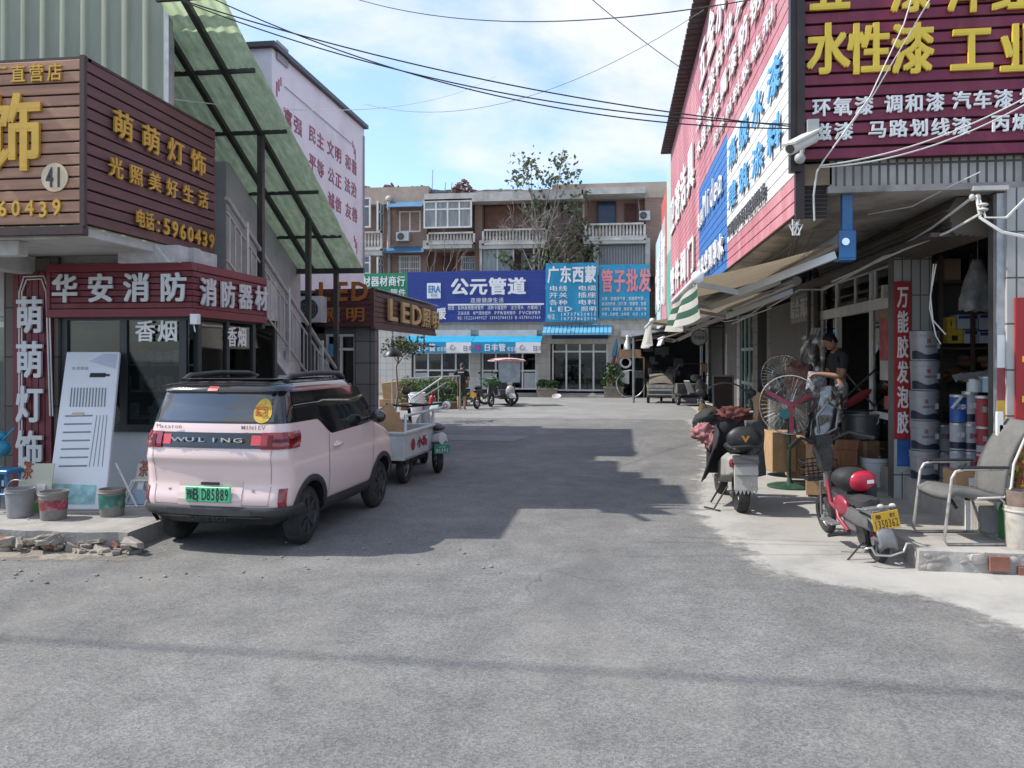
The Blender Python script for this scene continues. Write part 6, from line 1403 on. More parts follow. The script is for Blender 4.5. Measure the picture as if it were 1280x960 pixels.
single(m, 'picture_frame', 'loose thin white frames propped beside the green tin', 'frame', white_paint)
m = MB(); p = GR(152, 632, .165); m.obox(p + Vector((.05, .03, .01)), (.22, .05, 0), (.03, .13, .2), (0, .003, 0)); single(m, 'glass_sheet', 'small blue-grey glass sheet inside the loose white frames', 'glass', M('blue_glass_sheet', (.25, .33, .42), .1))
p = GR(4, 640, .165); m = MB()
for sx in (-1, 1):
    for sy in (-1, 1): m.tube([p + Vector((sx * .16, sy * .12, 0)), p + Vector((sx * .11, sy * .09, .42))], .02, 6)
m.box(p.x - .15, p.x + .15, p.y - .13, p.y + .13, .58, .62); m.bar(p + Vector((-.14, -.1, .2)), p + Vector((.14, -.1, .2)), .03); single(m, 'plastic_stool', 'blue plastic stool beside the upright maroon sign', 'stool', M('blue_plastic', (.015, .14, .32), .4), bevel=.008)
m = MB(); p = GR(5, 570, .5); m.ball(AY(3, 560, 8.2), .09, .09, .09); m.ball(AY(2, 545, 8.25), .06); m.tube([AY(3, 550, 8.2), AY(18, 535, 8.3)], .012, 6); single(m, 'sprayer', 'small blue and yellow hand sprayer on the blue stool', 'sprayer', [M('sprayer_blue', (.02, .2, .33), .4), M('sprayer_yellow', (.5, .35, .04), .4)], smooth=50)
m = MB(); rnd = random.Random(12)
for (u, v, s_) in ((32, 672, .07), (38, 668, .06), (28, 667, .05), (62, 671, .03), (655, 505, .02), (97, 677, .02)):
    p = GR(u, v, .02)
    if s_ > .02: m.ball(p + UZ * s_ * .3, s_, s_, s_ * .5, 8, 5)
for k in range(len(m.v)): p = Vector(m.v[k]); m.v[k] = tuple(p + Vector((1, 1, 1)) * .02 * mnoise.noise(p * 40))
p = GR(35, 668, .02); m.bar(p, p + Vector((0, 0, .16)), .012); m.bar(p, p + Vector((.35, 0, .0)), .012, .01)
single(m, 'paper_litter', 'scrap of crumpled white paper and sticks by the broken kerb', 'litter', M('scrap_white', (.5, .49, .47), .8))
m = MB()
for k in range(60):
    p = GR(rnd.uniform(0, 640), rnd.uniform(690, 730) if k < 40 else rnd.uniform(660, 690), .0); s_ = rnd.uniform(.006, .022); m.ball(p + UZ * s_ * .4, s_, s_ * .8, s_ * .5, 6, 4)
tag(m.build('grit', M('grit_stone', (.22, .20, .18), .95, var=.5)), 'loose grit and pebbles along the broken kerb', 'gravel', kind='stuff')

# ---- cargo tricycle beyond the car, with cartons
whs = M('white_sheet_metal', (.56, .57, .57), .4, .1, var=.08, vs=3, dirt=((.35, .34, .32), .45, 4))
TP = Vector((-3.16, 11.35, 0))
tk = thing('cargo_tricycle', 'white three-wheeled cargo cart with red mark on its side, in front of the pink car', 'tricycle', tuple(TP), R(-4))
m = MB(); m.box(-1.0, .28, -.55, .85, .36, .40); 
for (x0, x1, y0, y1) in ((-1.0, .28, -.58, -.55), (-1.0, .28, .85, .88), (-1.0, -.97, -.55, .85), (.25, .28, -.55, .85)): m.box(x0, x1, y0, y1, .36, .74)
m.box(-1.02, .30, -.60, -.54, .72, .76); m.box(-1.02, .30, .84, .9, .72, .76); m.box(.24, .305, -.58, .88, .72, .76); m.box(-.95, .15, -.592, -.58, .42, .68); m.build('cargo_bed', whs, tk, local=True, bevel=.008)
m = MB(); m.tube([(.27, -.5, .76), (.27, -.5, .98), (.27, .8, .98), (.27, .8, .76)], .022, 8); m.tube([(.27, .8, .98), (.42, .95, 1.02)], .02, 8); m.build('guard_rail', whs, tk, local=True, smooth=50)
def spoke_wheel(par, c, axis, r_, wd, tyre, rimm, name='wheel', spokes=6):
    b = MB(); ax = Vector(axis).normalized(); c = Vector(c); rw = wd / 2
    b.lathe([(r_ * .66, -rw * .8), (r_ * .9, -rw), (r_, -rw * .5), (r_, rw * .5), (r_ * .9, rw), (r_ * .66, rw * .8), (r_ * .64, 0)], c, ax, 30); b.f = b.f[:-2]; b.mi = b.mi[:-2]
    n_ = 30; L_ = len(b.v) // n_
    b.f += [((L_ - 1) * n_ + k, (L_ - 1) * n_ + (k + 1) % n_, (k + 1) % n_, k) for k in range(n_)]; b.mi += [0] * n_
    o = b.build(name, tyre, par, local=True, smooth=40)
    b = MB(); b.torus(c, ax, r_ * .66, r_ * .045, 26, 6); u = ax.orthogonal().normalized(); w__ = ax.cross(u)
    for k in range(spokes): a = 2 * math.pi * k / spokes; b.bar(c, c + (u * math.cos(a) + w__ * math.sin(a)) * r_ * .66, r_ * .09, r_ * .06, up=ax)
    b.lathe([(0, -rw), (r_ * .2, -rw), (r_ * .2, rw), (0, rw)], c, ax, 14); b.build('rim', rimm, o, local=True, smooth=40)
    return o
rimg = M('grey_rim', (.26, .26, .26), .4, .5, var=.2)
for x in (-.86, .16): spoke_wheel(tk, (x, -.22, .23), UX, .23, .11, rubber, rimg)
spoke_wheel(tk, (-.36, 1.7, .25), UX, .25, .1, rubber, rimg)
m = MB(); m.bar((-.36, .8, .34), (-.36, 1.4, .34), .25, .08); m.tube([(-.36, 1.7, .25), (-.36, 1.5, .95)], .03, 8); m.tube([(-.72, 1.38, 1.02), (-.36, 1.48, .98), (0, 1.38, 1.02)], .018, 8); m.box(-.9, .2, -.3, .6, .28, .36); m.build('frame', black_metal, tk, local=True)
m = MB(); m.ball((-.36, 1.05, .72), .2, .3, .08, 14, 8); m.bar((-.36, 1.05, .36), (-.36, 1.05, .68), .22, .3); m.build('seat', black_plastic, tk, local=True, smooth=50)
m = MB(); m.text('小鸽', (.283, -.02, .47), *XL, .46, .17, .006, .03, .95); m.lathe([(0, 0), (.085, 0), (.085, .006), (0, .006)], (.281, -.2, .55), (1, 0, 0), 20); m.build('lettering', M('deep_red_print', (.28, .02, .05), .5), tk, local=True)
m = MB(); m.ball((.44, .95, 1.04), .07, .05, .07, 16, 9); lo = m.build('lamp', white_paint, tk, local=True, smooth=60)
m = MB(); m.torus((.44, .90, 1.04), UY, .03, .006, 14, 5); m.build('lamp_ring', M('lamp_red', (.4, .05, .06), .4), lo, local=True)
q1 = TP + Vector((-.16, .02, .50)); carton('large tan carton tilted on its edge in the cargo cart', q1, .66, .55, .52, .35, Matrix.Rotation(-.5, 3, 'Y'))
carton('flat grey-brown carton lying behind the tilted one in the cargo cart', TP + Vector((-.55, .48, .42)), .75, .55, .52, .1)
m = MB(); p = TP + Vector((-.92, -.12, .82)); m.obox(p, (.3, -.05, .08), (.05, .25, .2), (0, -.02, .03)); single(m, 'blue_package', 'small blue and black package resting on the cartons in the cart', 'package', M('blue_black_pack', (.02, .07, .14), .4, var=.6, vs=7), bevel=.006)
m = MB(); p = TP + Vector((-.05, .1, .42)); m.obox(p, (.28, -.1, .12), (.1, .4, .05), (0, 0, .03)); m.obox(p + Vector((-.2, -.2, .2)), (.32, 0, 0), (0, .3, .02), (0, 0, .02)); single(m, 'foam_sheets', 'loose white foam sheets in the cargo cart', 'foam', white_paint)
# white e-bike with a green plate, tucked behind the cart
eb = thing('electric_bike', 'white electric bike with a small green plate half hidden behind the cargo cart', 'scooter', (-2.78, 12.2, 0), R(25))
spoke_wheel(eb, (0, 0, .22), UX, .22, .1, rubber, rimg); spoke_wheel(eb, (0, 1.15, .22), UX, .22, .1, rubber, rimg)
m = MB(); m.loft([[Vector((x * w_, y, z + dz)) for x, dz in ((-1, 0), (-.8, .1), (0, .14), (.8, .1), (1, 0), (0, -.06))] for y, w_, z in ((-.32, .05, .52), (-.2, .12, .50), (.1, .15, .48), (.5, .14, .40), (.85, .13, .36))]); m.tube([(0, 1.15, .22), (0, .95, .75), (0, .9, 1.0)], [.04, .08, .05], 8); m.ball((0, 1.0, .62), .16, .08, .26); m.build('body', whs, eb, local=True, smooth=60)
m = MB(); m.ball((0, .12, .70), .13, .32, .06, 14, 8); m.tube([(-.3, .8, 1.03), (0, .9, 1.0), (.3, .8, 1.03)], .018, 8); m.build('seat', black_plastic, eb, local=True, smooth=50)
m = MB(); m.cbox((0, -.32, .40), .24, .015, .15, Matrix.Rotation(.3, 3, 'X')); pl2 = m.build('number_plate', M('plate_teal', (.06, .30, .20), .4), eb, local=True)
m = MB(); m.text('豫B', (-.06, -.335, .42), *XF, .12, .06, .002, 0, .9, lift=.004); m.text('86392', (-.1, -.325, .34), *XF, .2, .07, .002, 0, .95, lift=.006); m.build('plate_lettering', white_paint, pl2, local=True)
m = MB(); 
for s_ in (-1, 1): m.tube([(s_ * .26, .83, 1.03), (s_ * .34, .8, 1.2)], .007, 6); m.ball((s_ * .35, .8, 1.23), .07, .02, .05)
m.build('mirror', black_plastic, eb, local=True, smooth=50)
# ================================================================== PEOPLE
def person(name_label, loc, rz, J, bones, clothes, hair_m, skin_m, group=None, head=(0, 0, 1.6), hr=.105, face=Vector((0, -1, 0)), hair_cover=.5):
    """one continuous body grown along a skeleton; clothes: list of (material, test on the nearest bone and point)"""
    root = thing('person', name_label, 'person', loc, rz)
    names = list(J); idx = {n: i for i, n in enumerate(names)}
    me = bpy.data.meshes.new('body'); me.from_pydata([J[n][0] for n in names], [(idx[a], idx[b]) for a, b in bones], [])
    o = bpy.data.objects.new('body', me); COL.objects.link(o)
    md = o.modifiers.new('skin', 'SKIN'); 
    for n in names:
        r_ = J[n][1]; r_ = r_ if isinstance(r_, tuple) else (r_, r_)
        me.skin_vertices[0].data[idx[n]].radius = r_
    me.skin_vertices[0].data[idx['pelvis']].use_root = True
    sb = o.modifiers.new('sub', 'SUBSURF'); sb.levels = 2; sb.render_levels = 2
    bpy.context.view_layer.update()
    dg = bpy.context.evaluated_depsgraph_get()
    m2 = bpy.data.meshes.new_from_object(o.evaluated_get(dg)); o.modifiers.clear(); o.data = m2
    m2.materials.clear()
    for mt in [skin_m] + [c_[0] for c_ in clothes]: m2.materials.append(mt)
    segs = [(a, b, Vector(J[a][0]), Vector(J[b][0])) for a, b in bones]
    for p in m2.polygons:
        c_ = p.center; best = None
        for a, b, pa, pb in segs:
            t = max(0, min(1, (c_ - pa).dot(pb - pa) / max(1e-6, (pb - pa).length_squared))); d_ = (c_ - pa.lerp(pb, t)).length
            if best is None or d_ < best[0]: best = (d_, a, b, t)
        p.material_index = 0; p.use_smooth = True
        for k, (mt, test) in enumerate(clothes):
            if test(best[1], best[2], best[3], c_): p.material_index = k + 1; break
    o.parent = root
    h = Vector(head); f = Vector(face).normalized(); side = f.cross(UZ).normalized(); up = side.cross(f)
    rot = Matrix((side, -f, up)).transposed() if False else Matrix(((side.x, -f.x, up.x), (side.y, -f.y, up.y), (side.z, -f.z, up.z)))
    b = MB(); Lc = lambda x, y, z: h + rot @ Vector((x, y, z))      # local head frame: -y is the face
    b.ball(h, hr * .76, hr * .92, hr * 1.12, 18, 12, rot=rot)
    b.ball(Lc(0, -hr * .25, -hr * .62), hr * .52, hr * .62, hr * .5, 12, 8, rot=rot)
    b.ball(Lc(0, -hr * .95, -hr * .12), hr * .13, hr * .2, hr * .24, 8, 6, rot=rot)
    for s_ in (-1, 1): b.ball(Lc(s_ * hr * .76, .05 * hr, -hr * .05), hr * .08, hr * .18, hr * .26, 8, 6, rot=rot)
    b.mat(1).ball(Lc(0, -hr * .80, -hr * .52), hr * .26, hr * .06, hr * .06, 8, 5, rot=rot)
    b.mat(2)
    for s_ in (-1, 1): b.ball(Lc(s_ * hr * .3, -hr * .79, hr * .05), hr * .1, hr * .06, hr * .06, 8, 5, rot=rot)
    hd = b.build('head', [skin_m, M('lip', (.20, .075, .06), .5), M('eye_dark', (.02, .015, .012), .3)], root, local=True, smooth=70)
    b = MB(); rings = []
    for i in range(9):
        a = math.pi * .5 * i / 8
        ring = []
        for k in range(20):
            t = 2 * math.pi * k / 20; front = max(0, -math.sin(t))
            lo = -.18 - .5 * max(0, math.sin(t)) * hair_cover * 1.4 + .75 * front
            z = lo + (1.02 - lo) * (i / 8) ** .8; q = max(.02, 1 - max(0, z) ** 2) ** .5 if z > 0 else 1.0 - .12 * z * z
            ring.append(Lc(hr * .82 * q * math.cos(t), hr * .99 * q * math.sin(t), hr * 1.16 * z))
        rings.append(ring)
    b.loft(rings); b.build('hair', hair_m, root, local=True, smooth=70)
    return root
def hand(J, bones, wrist, tip_dir, side_dir, pre, curl=Vector((0, 0, -1)), r_=.009, L_=.085):
    """palm, four unequal bent fingers and a thumb, grown from a wrist joint"""
    w_ = Vector(J[wrist][0]); d = Vector(tip_dir).normalized(); s_ = Vector(side_dir).normalized(); c = Vector(curl).normalized()
    J[pre + 'palm'] = (tuple(w_ + d * .06), (.03, .02)); bones.append((wrist, pre + 'palm'))
    for k, (o_, l_) in enumerate(((-.028, .85), (-.01, 1.0), (.01, .95), (.028, .75))):
        p0 = w_ + d * .085 + s_ * o_; p1 = p0 + d * L_ * .45 * l_ + c * .012; p2 = p1 + d * L_ * .3 * l_ + c * .03
        for nm, p in (('a', p0), ('b', p1), ('c', p2)): J[f'{pre}f{k}{nm}'] = (tuple(p), r_)
        bones += [(pre + 'palm', f'{pre}f{k}a'), (f'{pre}f{k}a', f'{pre}f{k}b'), (f'{pre}f{k}b', f'{pre}f{k}c')]
    t0 = w_ + d * .03 - s_ * .03; t1 = t0 + d * .035 - s_ * .025; t2 = t1 + d * .03 + c * .012
    for nm, p in (('t0', t0), ('t1', t1), ('t2', t2)): J[pre + nm] = (tuple(p), r_ * 1.1)
    bones += [(wrist, pre + 't0'), (pre + 't0', pre + 't1'), (pre + 't1', pre + 't2')]
skin_tan = M('tan_skin', (.38, .22, .15), .55, var=.08); hair_b = M('black_hair', (.012, .011, .011), .6, var=.3, vs=30)
teeb = M('charcoal_tee', (.035, .042, .047), .9, var=.15); shortsg = M('grey_shorts', (.34, .335, .325), .9, var=.1); teek = M('black_tee', (.014, .014, .016), .9, var=.2); shortsb = M('brown_shorts', (.055, .032, .022), .9, var=.2); shoe = M('dark_shoe', (.03, .03, .03), .7)
# man in the paint shop doorway: profile, facing left (-X), head bowed over what he holds
def std(sh=.19):
    J = {'pelvis': ((0, 0, .93), (.155, .11)), 'waist': ((0, 0, 1.06), (.145, .105)), 'chest': ((0, -.01, 1.28), (.165, .115)), 'neckb': ((0, -.02, 1.44), (.075, .065)), 'neck': ((0, -.06, 1.52), (.052, .052)),
         'hipL': ((-.09, 0, .88), .095), 'kneeL': ((-.11, -.03, .48), .062), 'ankL': ((-.11, .02, .09), .042), 'toeL': ((-.12, -.14, .04), (.045, .03)),
         'hipR': ((.09, 0, .88), .095), 'kneeR': ((.11, -.01, .48), .062), 'ankR': ((.11, .03, .09), .042), 'toeR': ((.12, -.13, .04), (.045, .03)),
         'shL': ((-sh, 0, 1.39), .066), 'shR': ((sh, 0, 1.39), .066)}
    B = [('pelvis', 'waist'), ('waist', 'chest'), ('chest', 'neckb'), ('neckb', 'neck'), ('pelvis', 'hipL'), ('hipL', 'kneeL'), ('kneeL', 'ankL'), ('ankL', 'toeL'), ('pelvis', 'hipR'), ('hipR', 'kneeR'), ('kneeR', 'ankR'), ('ankR', 'toeR'), ('neckb', 'shL'), ('neckb', 'shR')]
    return J, B
J, B = std()
for s_, n_ in ((-1, 'L'), (1, 'R')):
    J['el' + n_] = ((s_ * .22, -.06, 1.10), .047); J['wr' + n_] = ((s_ * .10, -.33, 1.14), .032); B += [('sh' + n_, 'el' + n_), ('el' + n_, 'wr' + n_)]
    hand(J, B, 'wr' + n_, (-.35 * s_, -1, -.1), (1, -.3 * s_, 0) if s_ > 0 else (-1, -.3, 0), 'h' + n_)
up_cl = lambda a, b, t, c: (a in ('pelvis', 'waist', 'chest') and b in ('waist', 'chest', 'neckb') and c.z > .86) or (b in ('shL', 'shR')) or (a in ('shL', 'shR') and t < .62)
lo_cl = lambda a, b, t, c: b in ('hipL', 'hipR', 'waist') or (a in ('hipL', 'hipR') and t < .9)
sho = lambda a, b, t, c: b in ('toeL', 'toeR')
person('man in a dark T-shirt and grey shorts standing bowed in the shop doorway', (3.12, 11.9, .42), R(-78), J, B, [(teeb, up_cl), (shortsg, lo_cl), (shoe, sho)], hair_b, skin_tan, head=(0, -.13, 1.60), face=Vector((0, -1, -.5)))
# man at the far end: seen from behind, arm out to the bike
J, B = std(.21)
for k in ('pelvis', 'waist', 'chest'): J[k] = (J[k][0], tuple(x * 1.12 for x in J[k][1]))
J['elR'] = ((.30, -.08, 1.14), .05); J['wrR'] = ((.40, -.30, 1.05), .034); J['elL'] = ((-.27, -.04, 1.12), .05); J['wrL'] = ((-.16, -.26, 1.02), .034)
B += [('shL', 'elL'), ('elL', 'wrL'), ('shR', 'elR'), ('elR', 'wrR')]
hand(J, B, 'wrR', (.2, -1, -.1), (1, .2, 0), 'hR'); hand(J, B, 'wrL', (.2, -1, -.2), (-1, 0, 0), 'hL')
pm = GR(577, 512.5)
far_man = person('man in black T-shirt and brown shorts seen from behind at the far electric bike', (pm.x, pm.y, .0), R(180), J, B, [(teek, up_cl), (shortsb, lo_cl), (M('tan_sandal', (.35, .3, .26), .7), sho)], hair_b, M('ruddy_skin', (.36, .19, .13), .55), head=(0, -.09, 1.60), face=Vector((0, -1, -.35)), hair_cover=.6)
far_man.scale = (.93, .93, .93)
b = MB(); b.box(-.11, .11, .135, .14, 1.36, 1.39); b.build('shirt_print', white_paint, far_man, local=True)

# ================================================================== VEHICLES IN THE STREET
def mirrors(par, y, z, w_, mat):
    b = MB()
    for s_ in (-1, 1): b.tube([(s_ * w_ * .75, y, z), (s_ * w_, y + .02, z + .2)], .007, 6); b.ball((s_ * w_ * 1.05, y, z + .24), .068, .02, .05, 12, 8)
    b.build('mirror', mat, par, local=True, smooth=60)
# ---- grey scooter with leg covers on the concrete apron (rear wheel nearest; local +y is forward)
sc = thing('covered_scooter', 'dusty grey electric scooter with black leg covers and pink cloth, on pale concrete', 'scooter', tuple(GR(926, 640)), R(3))
spoke_wheel(sc, (0, 0, .24), UX, .24, .13, rubber, black_metal); spoke_wheel(sc, (.0, 1.28, .24), UX, .24, .11, rubber, black_metal)
dustg = M('dusty_grey_plastic', (.27, .26, .245), .7, var=.2, vs=6, dirt=((.38, .35, .31), .6, 5)); palep = M('pale_dirty_plastic', (.42, .40, .37), .65, var=.12, vs=6, dirt=((.28, .26, .23), .6, 5))
m = MB()
m.loft([[Vector((x * w_, y, z + dz * h_)) for x, dz in ((-1, -.5), (-1, .3), (-.6, .5), (.6, .5), (1, .3), (1, -.5))] for y, w_, z, h_ in ((-.30, .13, .58, .16), (-.12, .17, .56, .24), (.25, .18, .52, .28), (.6, .16, .42, .3))]); m.box(-.16, .16, .55, 1.05, .26, .32)
m.build('body', dustg, sc, local=True, bevel=.02, seg=2)
m = MB(); m.obox((-.13, -.30, .30), (.26, 0, 0), (0, .015, 0), (0, .05, .30)); m.obox((-.135, -.315, .47), (.27, 0, 0), (0, .02, 0), (0, .02, .12)); fl = m.build('rear_panel', palep, sc, local=True, bevel=.008)
m = MB(); 
for k in range(6): x = -.13 + .26 * k / 6; m.add([(x, -.30, .305), (x + .26 / 6, -.30, .305), (x + .13 / 6, -.302, .25)], [(0, 1, 2)])
m.build('saw_flap', palep, fl, local=True)
m = MB(); m.text('SUSUN', (-.08, -.30, .345), *XF, .17, .05, .003, .0, .95, lift=.003); m.build('lettering', M('letter_grey', (.56, .55, .52), .6), fl, local=True)
m = MB(); m.obox((-.15, -.33, .60), (.30, 0, 0), (0, .03, 0), (0, .05, .09)); m.build('tail_lamp_bar', M('smoked_lamp', (.05, .045, .045), .2, coat=.5), sc, local=True, bevel=.02, seg=2)
m = MB(); m.ball((-.16, -.27, .60), .025, .03, .05); m.build('indicator', redl, sc, local=True)
m = MB(); m.ball((0, .16, .74), .16, .36, .07, 16, 8); m.ball((0, -.18, .87), .20, .08, .14, 16, 9); m.tube([(-.15, -.2, .70), (-.17, -.30, .78), (0, -.33, .80), (.17, -.30, .78), (.15, -.2, .70)], .013, 8); m.build('seat', M('black_leatherette', (.02, .02, .022), .5, var=.3, vs=6, dirt=((.10, .09, .08), .4, 5)), sc, local=True, smooth=50)
p = Vector((0, -.265, .88)); m = MB(); m.add([p + Vector(q) for q in ((-.05, 0, .03), (-.02, 0, .03), (0, 0, -.01), (.02, 0, .03), (.05, 0, .03), (0, 0, -.05))], [(0, 1, 2, 5), (2, 3, 4, 5)]); m.build('backrest_mark', M('orange_mark', (.55, .25, .04), .5), sc, local=True)
m = MB(); m.tube([(0, 1.28, .24), (0, 1.1, .7), (0, 1.0, 1.02)], [.05, .07, .05], 8); m.tube([(-.34, .90, 1.10), (-.15, .98, 1.08), (0, 1.0, 1.05), (.15, .98, 1.08), (.34, .90, 1.10)], .017, 8); m.ball((0, 1.10, .72), .2, .09, .34, 14, 9); m.build('steering_column', dustg, sc, local=True, smooth=60)
m = MB(); m.add([(-.30, .95, 1.08), (.30, .95, 1.08)] + [(.36 * math.cos(R(a)), .95 - .12 * math.sin(R(a)), 1.08 + .40 * math.sin(R(a))) for a in range(10, 180, 10)], []); 
m = MB(); m.torus((0, .93, 1.13), UY, .34, .010, 30, 6, a0=-90, a1=90); m.build('screen_hoop', black_metal, sc, local=True, smooth=60)
mirrors(sc, .92, 1.10, .30, black_plastic)
def sheet(name, pts, mat, par, th=.02, wob=.03, seed=0):
    """a hanging quilt through four corners"""
    b = MB(); P = [Vector(p) for p in pts]
    def fn(s, t):
        q = P[0].lerp(P[1], s).lerp(P[3].lerp(P[2], s), t); nn = (P[1] - P[0]).cross(P[3] - P[0]).normalized()
        return q + nn * wob * mnoise.noise(Vector((s * 3.1, t * 3.1, seed))) + nn * wob * math.sin(s * math.pi) * .5
    b.grid(fn, 12, 12); return b.build(name, mat, par, local=True, smooth=70, solid=th)
quilt = M('black_quilt', (.022, .022, .025), .85, var=.3, vs=5, bump=.5, bs=14); quiltg = M('grey_quilt', (.10, .105, .115), .85, var=.25, vs=5, bump=.5, bs=14, dirt=((.22, .22, .22), .4, 6))
sheet('leg_cover', [(-.40, .30, .30), (-.22, .85, .38), (-.16, .95, 1.0), (-.20, .25, .88)], quilt, sc, seed=1)
sheet('leg_cover', [(.18, .35, .34), (.42, .62, .34), (.42, .75, 1.0), (.16, .55, 1.02)], quiltg, sc, seed=2)
sheet('leg_cover', [(-.30, .62, .36), (.30, .62, .36), (.26, .78, 1.0), (-.26, .78, 1.0)], quilt, sc, seed=3)
m = MB(); m.lump((-.30, .70, .85), .13, .11, .10, .55, 1); m.lump((-.24, .62, .76), .07, .06, .10, .5, 4)
m.build('pink_hand_cover', M('pink_check_cloth', (.34, .15, .155), .9, var=.5, vs=22), sc, local=True, smooth=80)
m = MB(); m.lump((-.27, .85, 1.02), .17, .12, .10, .2, 2, rot=Matrix.Rotation(-.5, 3, 'Y'))
m.build('hand_cover', M('dark_green_cloth', (.03, .035, .032), .85, var=.3), sc, local=True, smooth=70)
m = MB(); m.lump((.06, .84, 1.05), .19, .10, .10, .6, 7, 3)
m.build('floral_cloth', M('maroon_floral', (.11, .035, .03), .9, var=.7, vs=26), sc, local=True, smooth=80)
m = MB(); m.tube([(-.12, .15, .28), (-.30, .05, .02), (-.24, -.02, .015)], .011, 6); m.tube([(-.12, .45, .28), (-.26, .5, .02)], .011, 6); m.tube([(-.3, .05, .02), (-.4, .12, .03)], .01, 6); m.build('side_stand', black_metal, sc, local=True)

# ---- red moped with yellow plate
mp_ = thing('red_moped', 'small red electric moped with a yellow number plate, parked by the platform corner', 'scooter', tuple(GR(1099, 702)), R(7))
spoke_wheel(mp_, (0, 0, .185), UX, .185, .075, rubber, rimg); spoke_wheel(mp_, (-.0, 1.16, .20), UX, .20, .07, rubber, M('pale_rim', (.36, .36, .36), .4, .5), spokes=8)
redf = M('red_frame_paint', (.27, .03, .055), .4, var=.2, vs=7, dirt=((.16, .05, .06), .5, 7)); gm = M('worn_grey_metal', (.17, .175, .18), .5, .3, var=.25, vs=7, dirt=((.28, .26, .23), .45, 6))
m = MB(); m.tube([(0, .0, .20), (0, .2, .40), (0, .42, .42), (0, .75, .28), (0, .98, .34), (0, 1.03, .70)], .022, 8); m.tube([(-.05, .1, .22), (-.07, .35, .38), (-.05, .6, .30)], .02, 8); m.tube([(.05, .1, .22), (.07, .35, .38), (.05, .6, .30)], .02, 8)
m.tube([(-.09, .62, .46), (-.12, .5, .30), (-.12, .3, .22)], .02, 8); m.ball((-.09, .46, .42), .04, .17, .10, 10, 7); m.build('frame', redf, mp_, local=True, smooth=60)
m = MB(); m.tube([(0, 1.03, .5), (0, .99, .98)], .03, 8); m.tube([(-.045, 1.16, .20), (-.045, 1.07, .55), (.045, 1.07, .55), (.045, 1.16, .20)], .014, 6); m.build('fork', gm, mp_, local=True)
m = MB(); m.loft([[Vector((x * w_, y + q, z)) for x, q in ((-1, 0), (-.7, -.05), (.7, -.05), (1, 0), (.7, .06), (-.7, .06))] for y, w_, z in ((1.02, .045, .66), (1.01, .08, .72), (1.0, .09, .86), (.99, .06, .94))]); m.build('head_panel', M('worn_black_panel', (.025, .026, .028), .45, var=.35, vs=6, dirt=((.12, .11, .10), .4, 7)), mp_, local=True, smooth=50)
m = MB(); m.loft([[Vector((x * w_, y, z + dz)) for x, dz in ((-1, -.04), (-.9, .06), (.9, .06), (1, -.04), (.6, -.09), (-.6, -.09))] for y, w_, z in ((-.02, .07, .36), (.15, .12, .37), (.42, .11, .38), (.58, .06, .34))]); m.build('side_cover', gm, mp_, local=True, smooth=45)
m = MB(); m.tube([(-.36, .82, .98), (-.24, .93, 1.03), (-.06, 1.0, .95), (.06, 1.0, .95), (.24, .93, 1.03), (.36, .82, .98)], .014, 8); m.tube([(-.42, .76, .965), (-.27, .91, 1.02)], .021, 8); m.tube([(.42, .76, .965), (.27, .91, 1.02)], .021, 8); m.cbox((0, 1.0, .97), .16, .1, .1); m.ball((0, 1.08, .86), .09, .06, .09); m.build('handlebar', black_plastic, mp_, local=True, smooth=50)
m = MB()
for z in (.58, .66, .74): m.tube([(-.16, 1.10, z), (.16, 1.10, z), (.15, 1.36, z), (-.15, 1.36, z)], .007, 5, closed=True)
for k in range(7): x = -.15 + .05 * k; m.tube([(x, 1.36, .56), (x, 1.36, .75)], .004, 4); m.tube([(x, 1.10, .56), (x, 1.10, .75)], .004, 4)
m.box(-.15, .15, 1.10, 1.36, .555, .565); m.build('basket', black_metal, mp_, local=True)
m = MB(); m.loft([[Vector((x * w_, y, z + dz)) for x, dz in ((-1, -.02), (-.9, .03), (0, .05), (.9, .03), (1, -.02), (0, -.05))] for y, w_, z in ((.02, .06, .50), (.08, .11, .50), (.3, .10, .51), (.42, .05, .52))]); m.build('seat', M('worn_seat', (.035, .035, .037), .6, var=.3, vs=6), mp_, local=True, smooth=60)
m = MB(); m.ball((.02, .40, .66), .20, .17, .12, 16, 10, rot=Matrix.Rotation(.25, 3, 'Y')); m.ball((.12, .28, .60), .06, .05, .14, 10, 7); bg_ = m.build('black_bag', M('black_nylon', (.018, .019, .02), .7, var=.3, vs=5, bump=.5, bs=15), mp_, local=True, smooth=70)
m = MB(); m.ball((.05, .27, .665), .13, .055, .095, 18, 10); m.build('red_helmet_cap', M('bright_red_shell', (.42, .012, .04), .3, var=.1), bg_, local=True, smooth=70)
m = MB(); m.cbox((.10, .215, .66), .06, .006, .03); m.build('cap_label', white_paint, bg_, local=True)
m = MB()
def fend(a, x): return Vector((x * .075, .0 + .235 * math.cos(R(a)), .20 + .235 * math.sin(R(a)) - .03 * x * x))
m.grid(lambda s, t: fend(60 + 125 * t, -1 + 2 * s), 8, 12); m.build('rear_fender', gm, mp_, local=True, smooth=70, solid=.008)
m = MB(); m.cbox((0, -.02, .46), .15, .3, .05); m.tube([(-.10, .1, .46), (-.12, -.15, .50), (.12, -.15, .50), (.10, .1, .46)], .012, 6); m.build('carrier', gm, mp_, local=True, bevel=.01)
mp_.rotation_euler = (0, R(-7), R(7)); rt = Matrix.Rotation(R(-4), 3, 'Y'); c0 = Vector((.02, -.19, .40))
m = MB(); m.cbox(c0, .23, .006, .155, rt); pl3 = m.build('number_plate', M('plate_yellow', (.62, .36, .02), .4, var=.08), mp_, local=True, bevel=.002)
m = MB(); ux_ = rt @ UX; uz_ = rt @ UZ
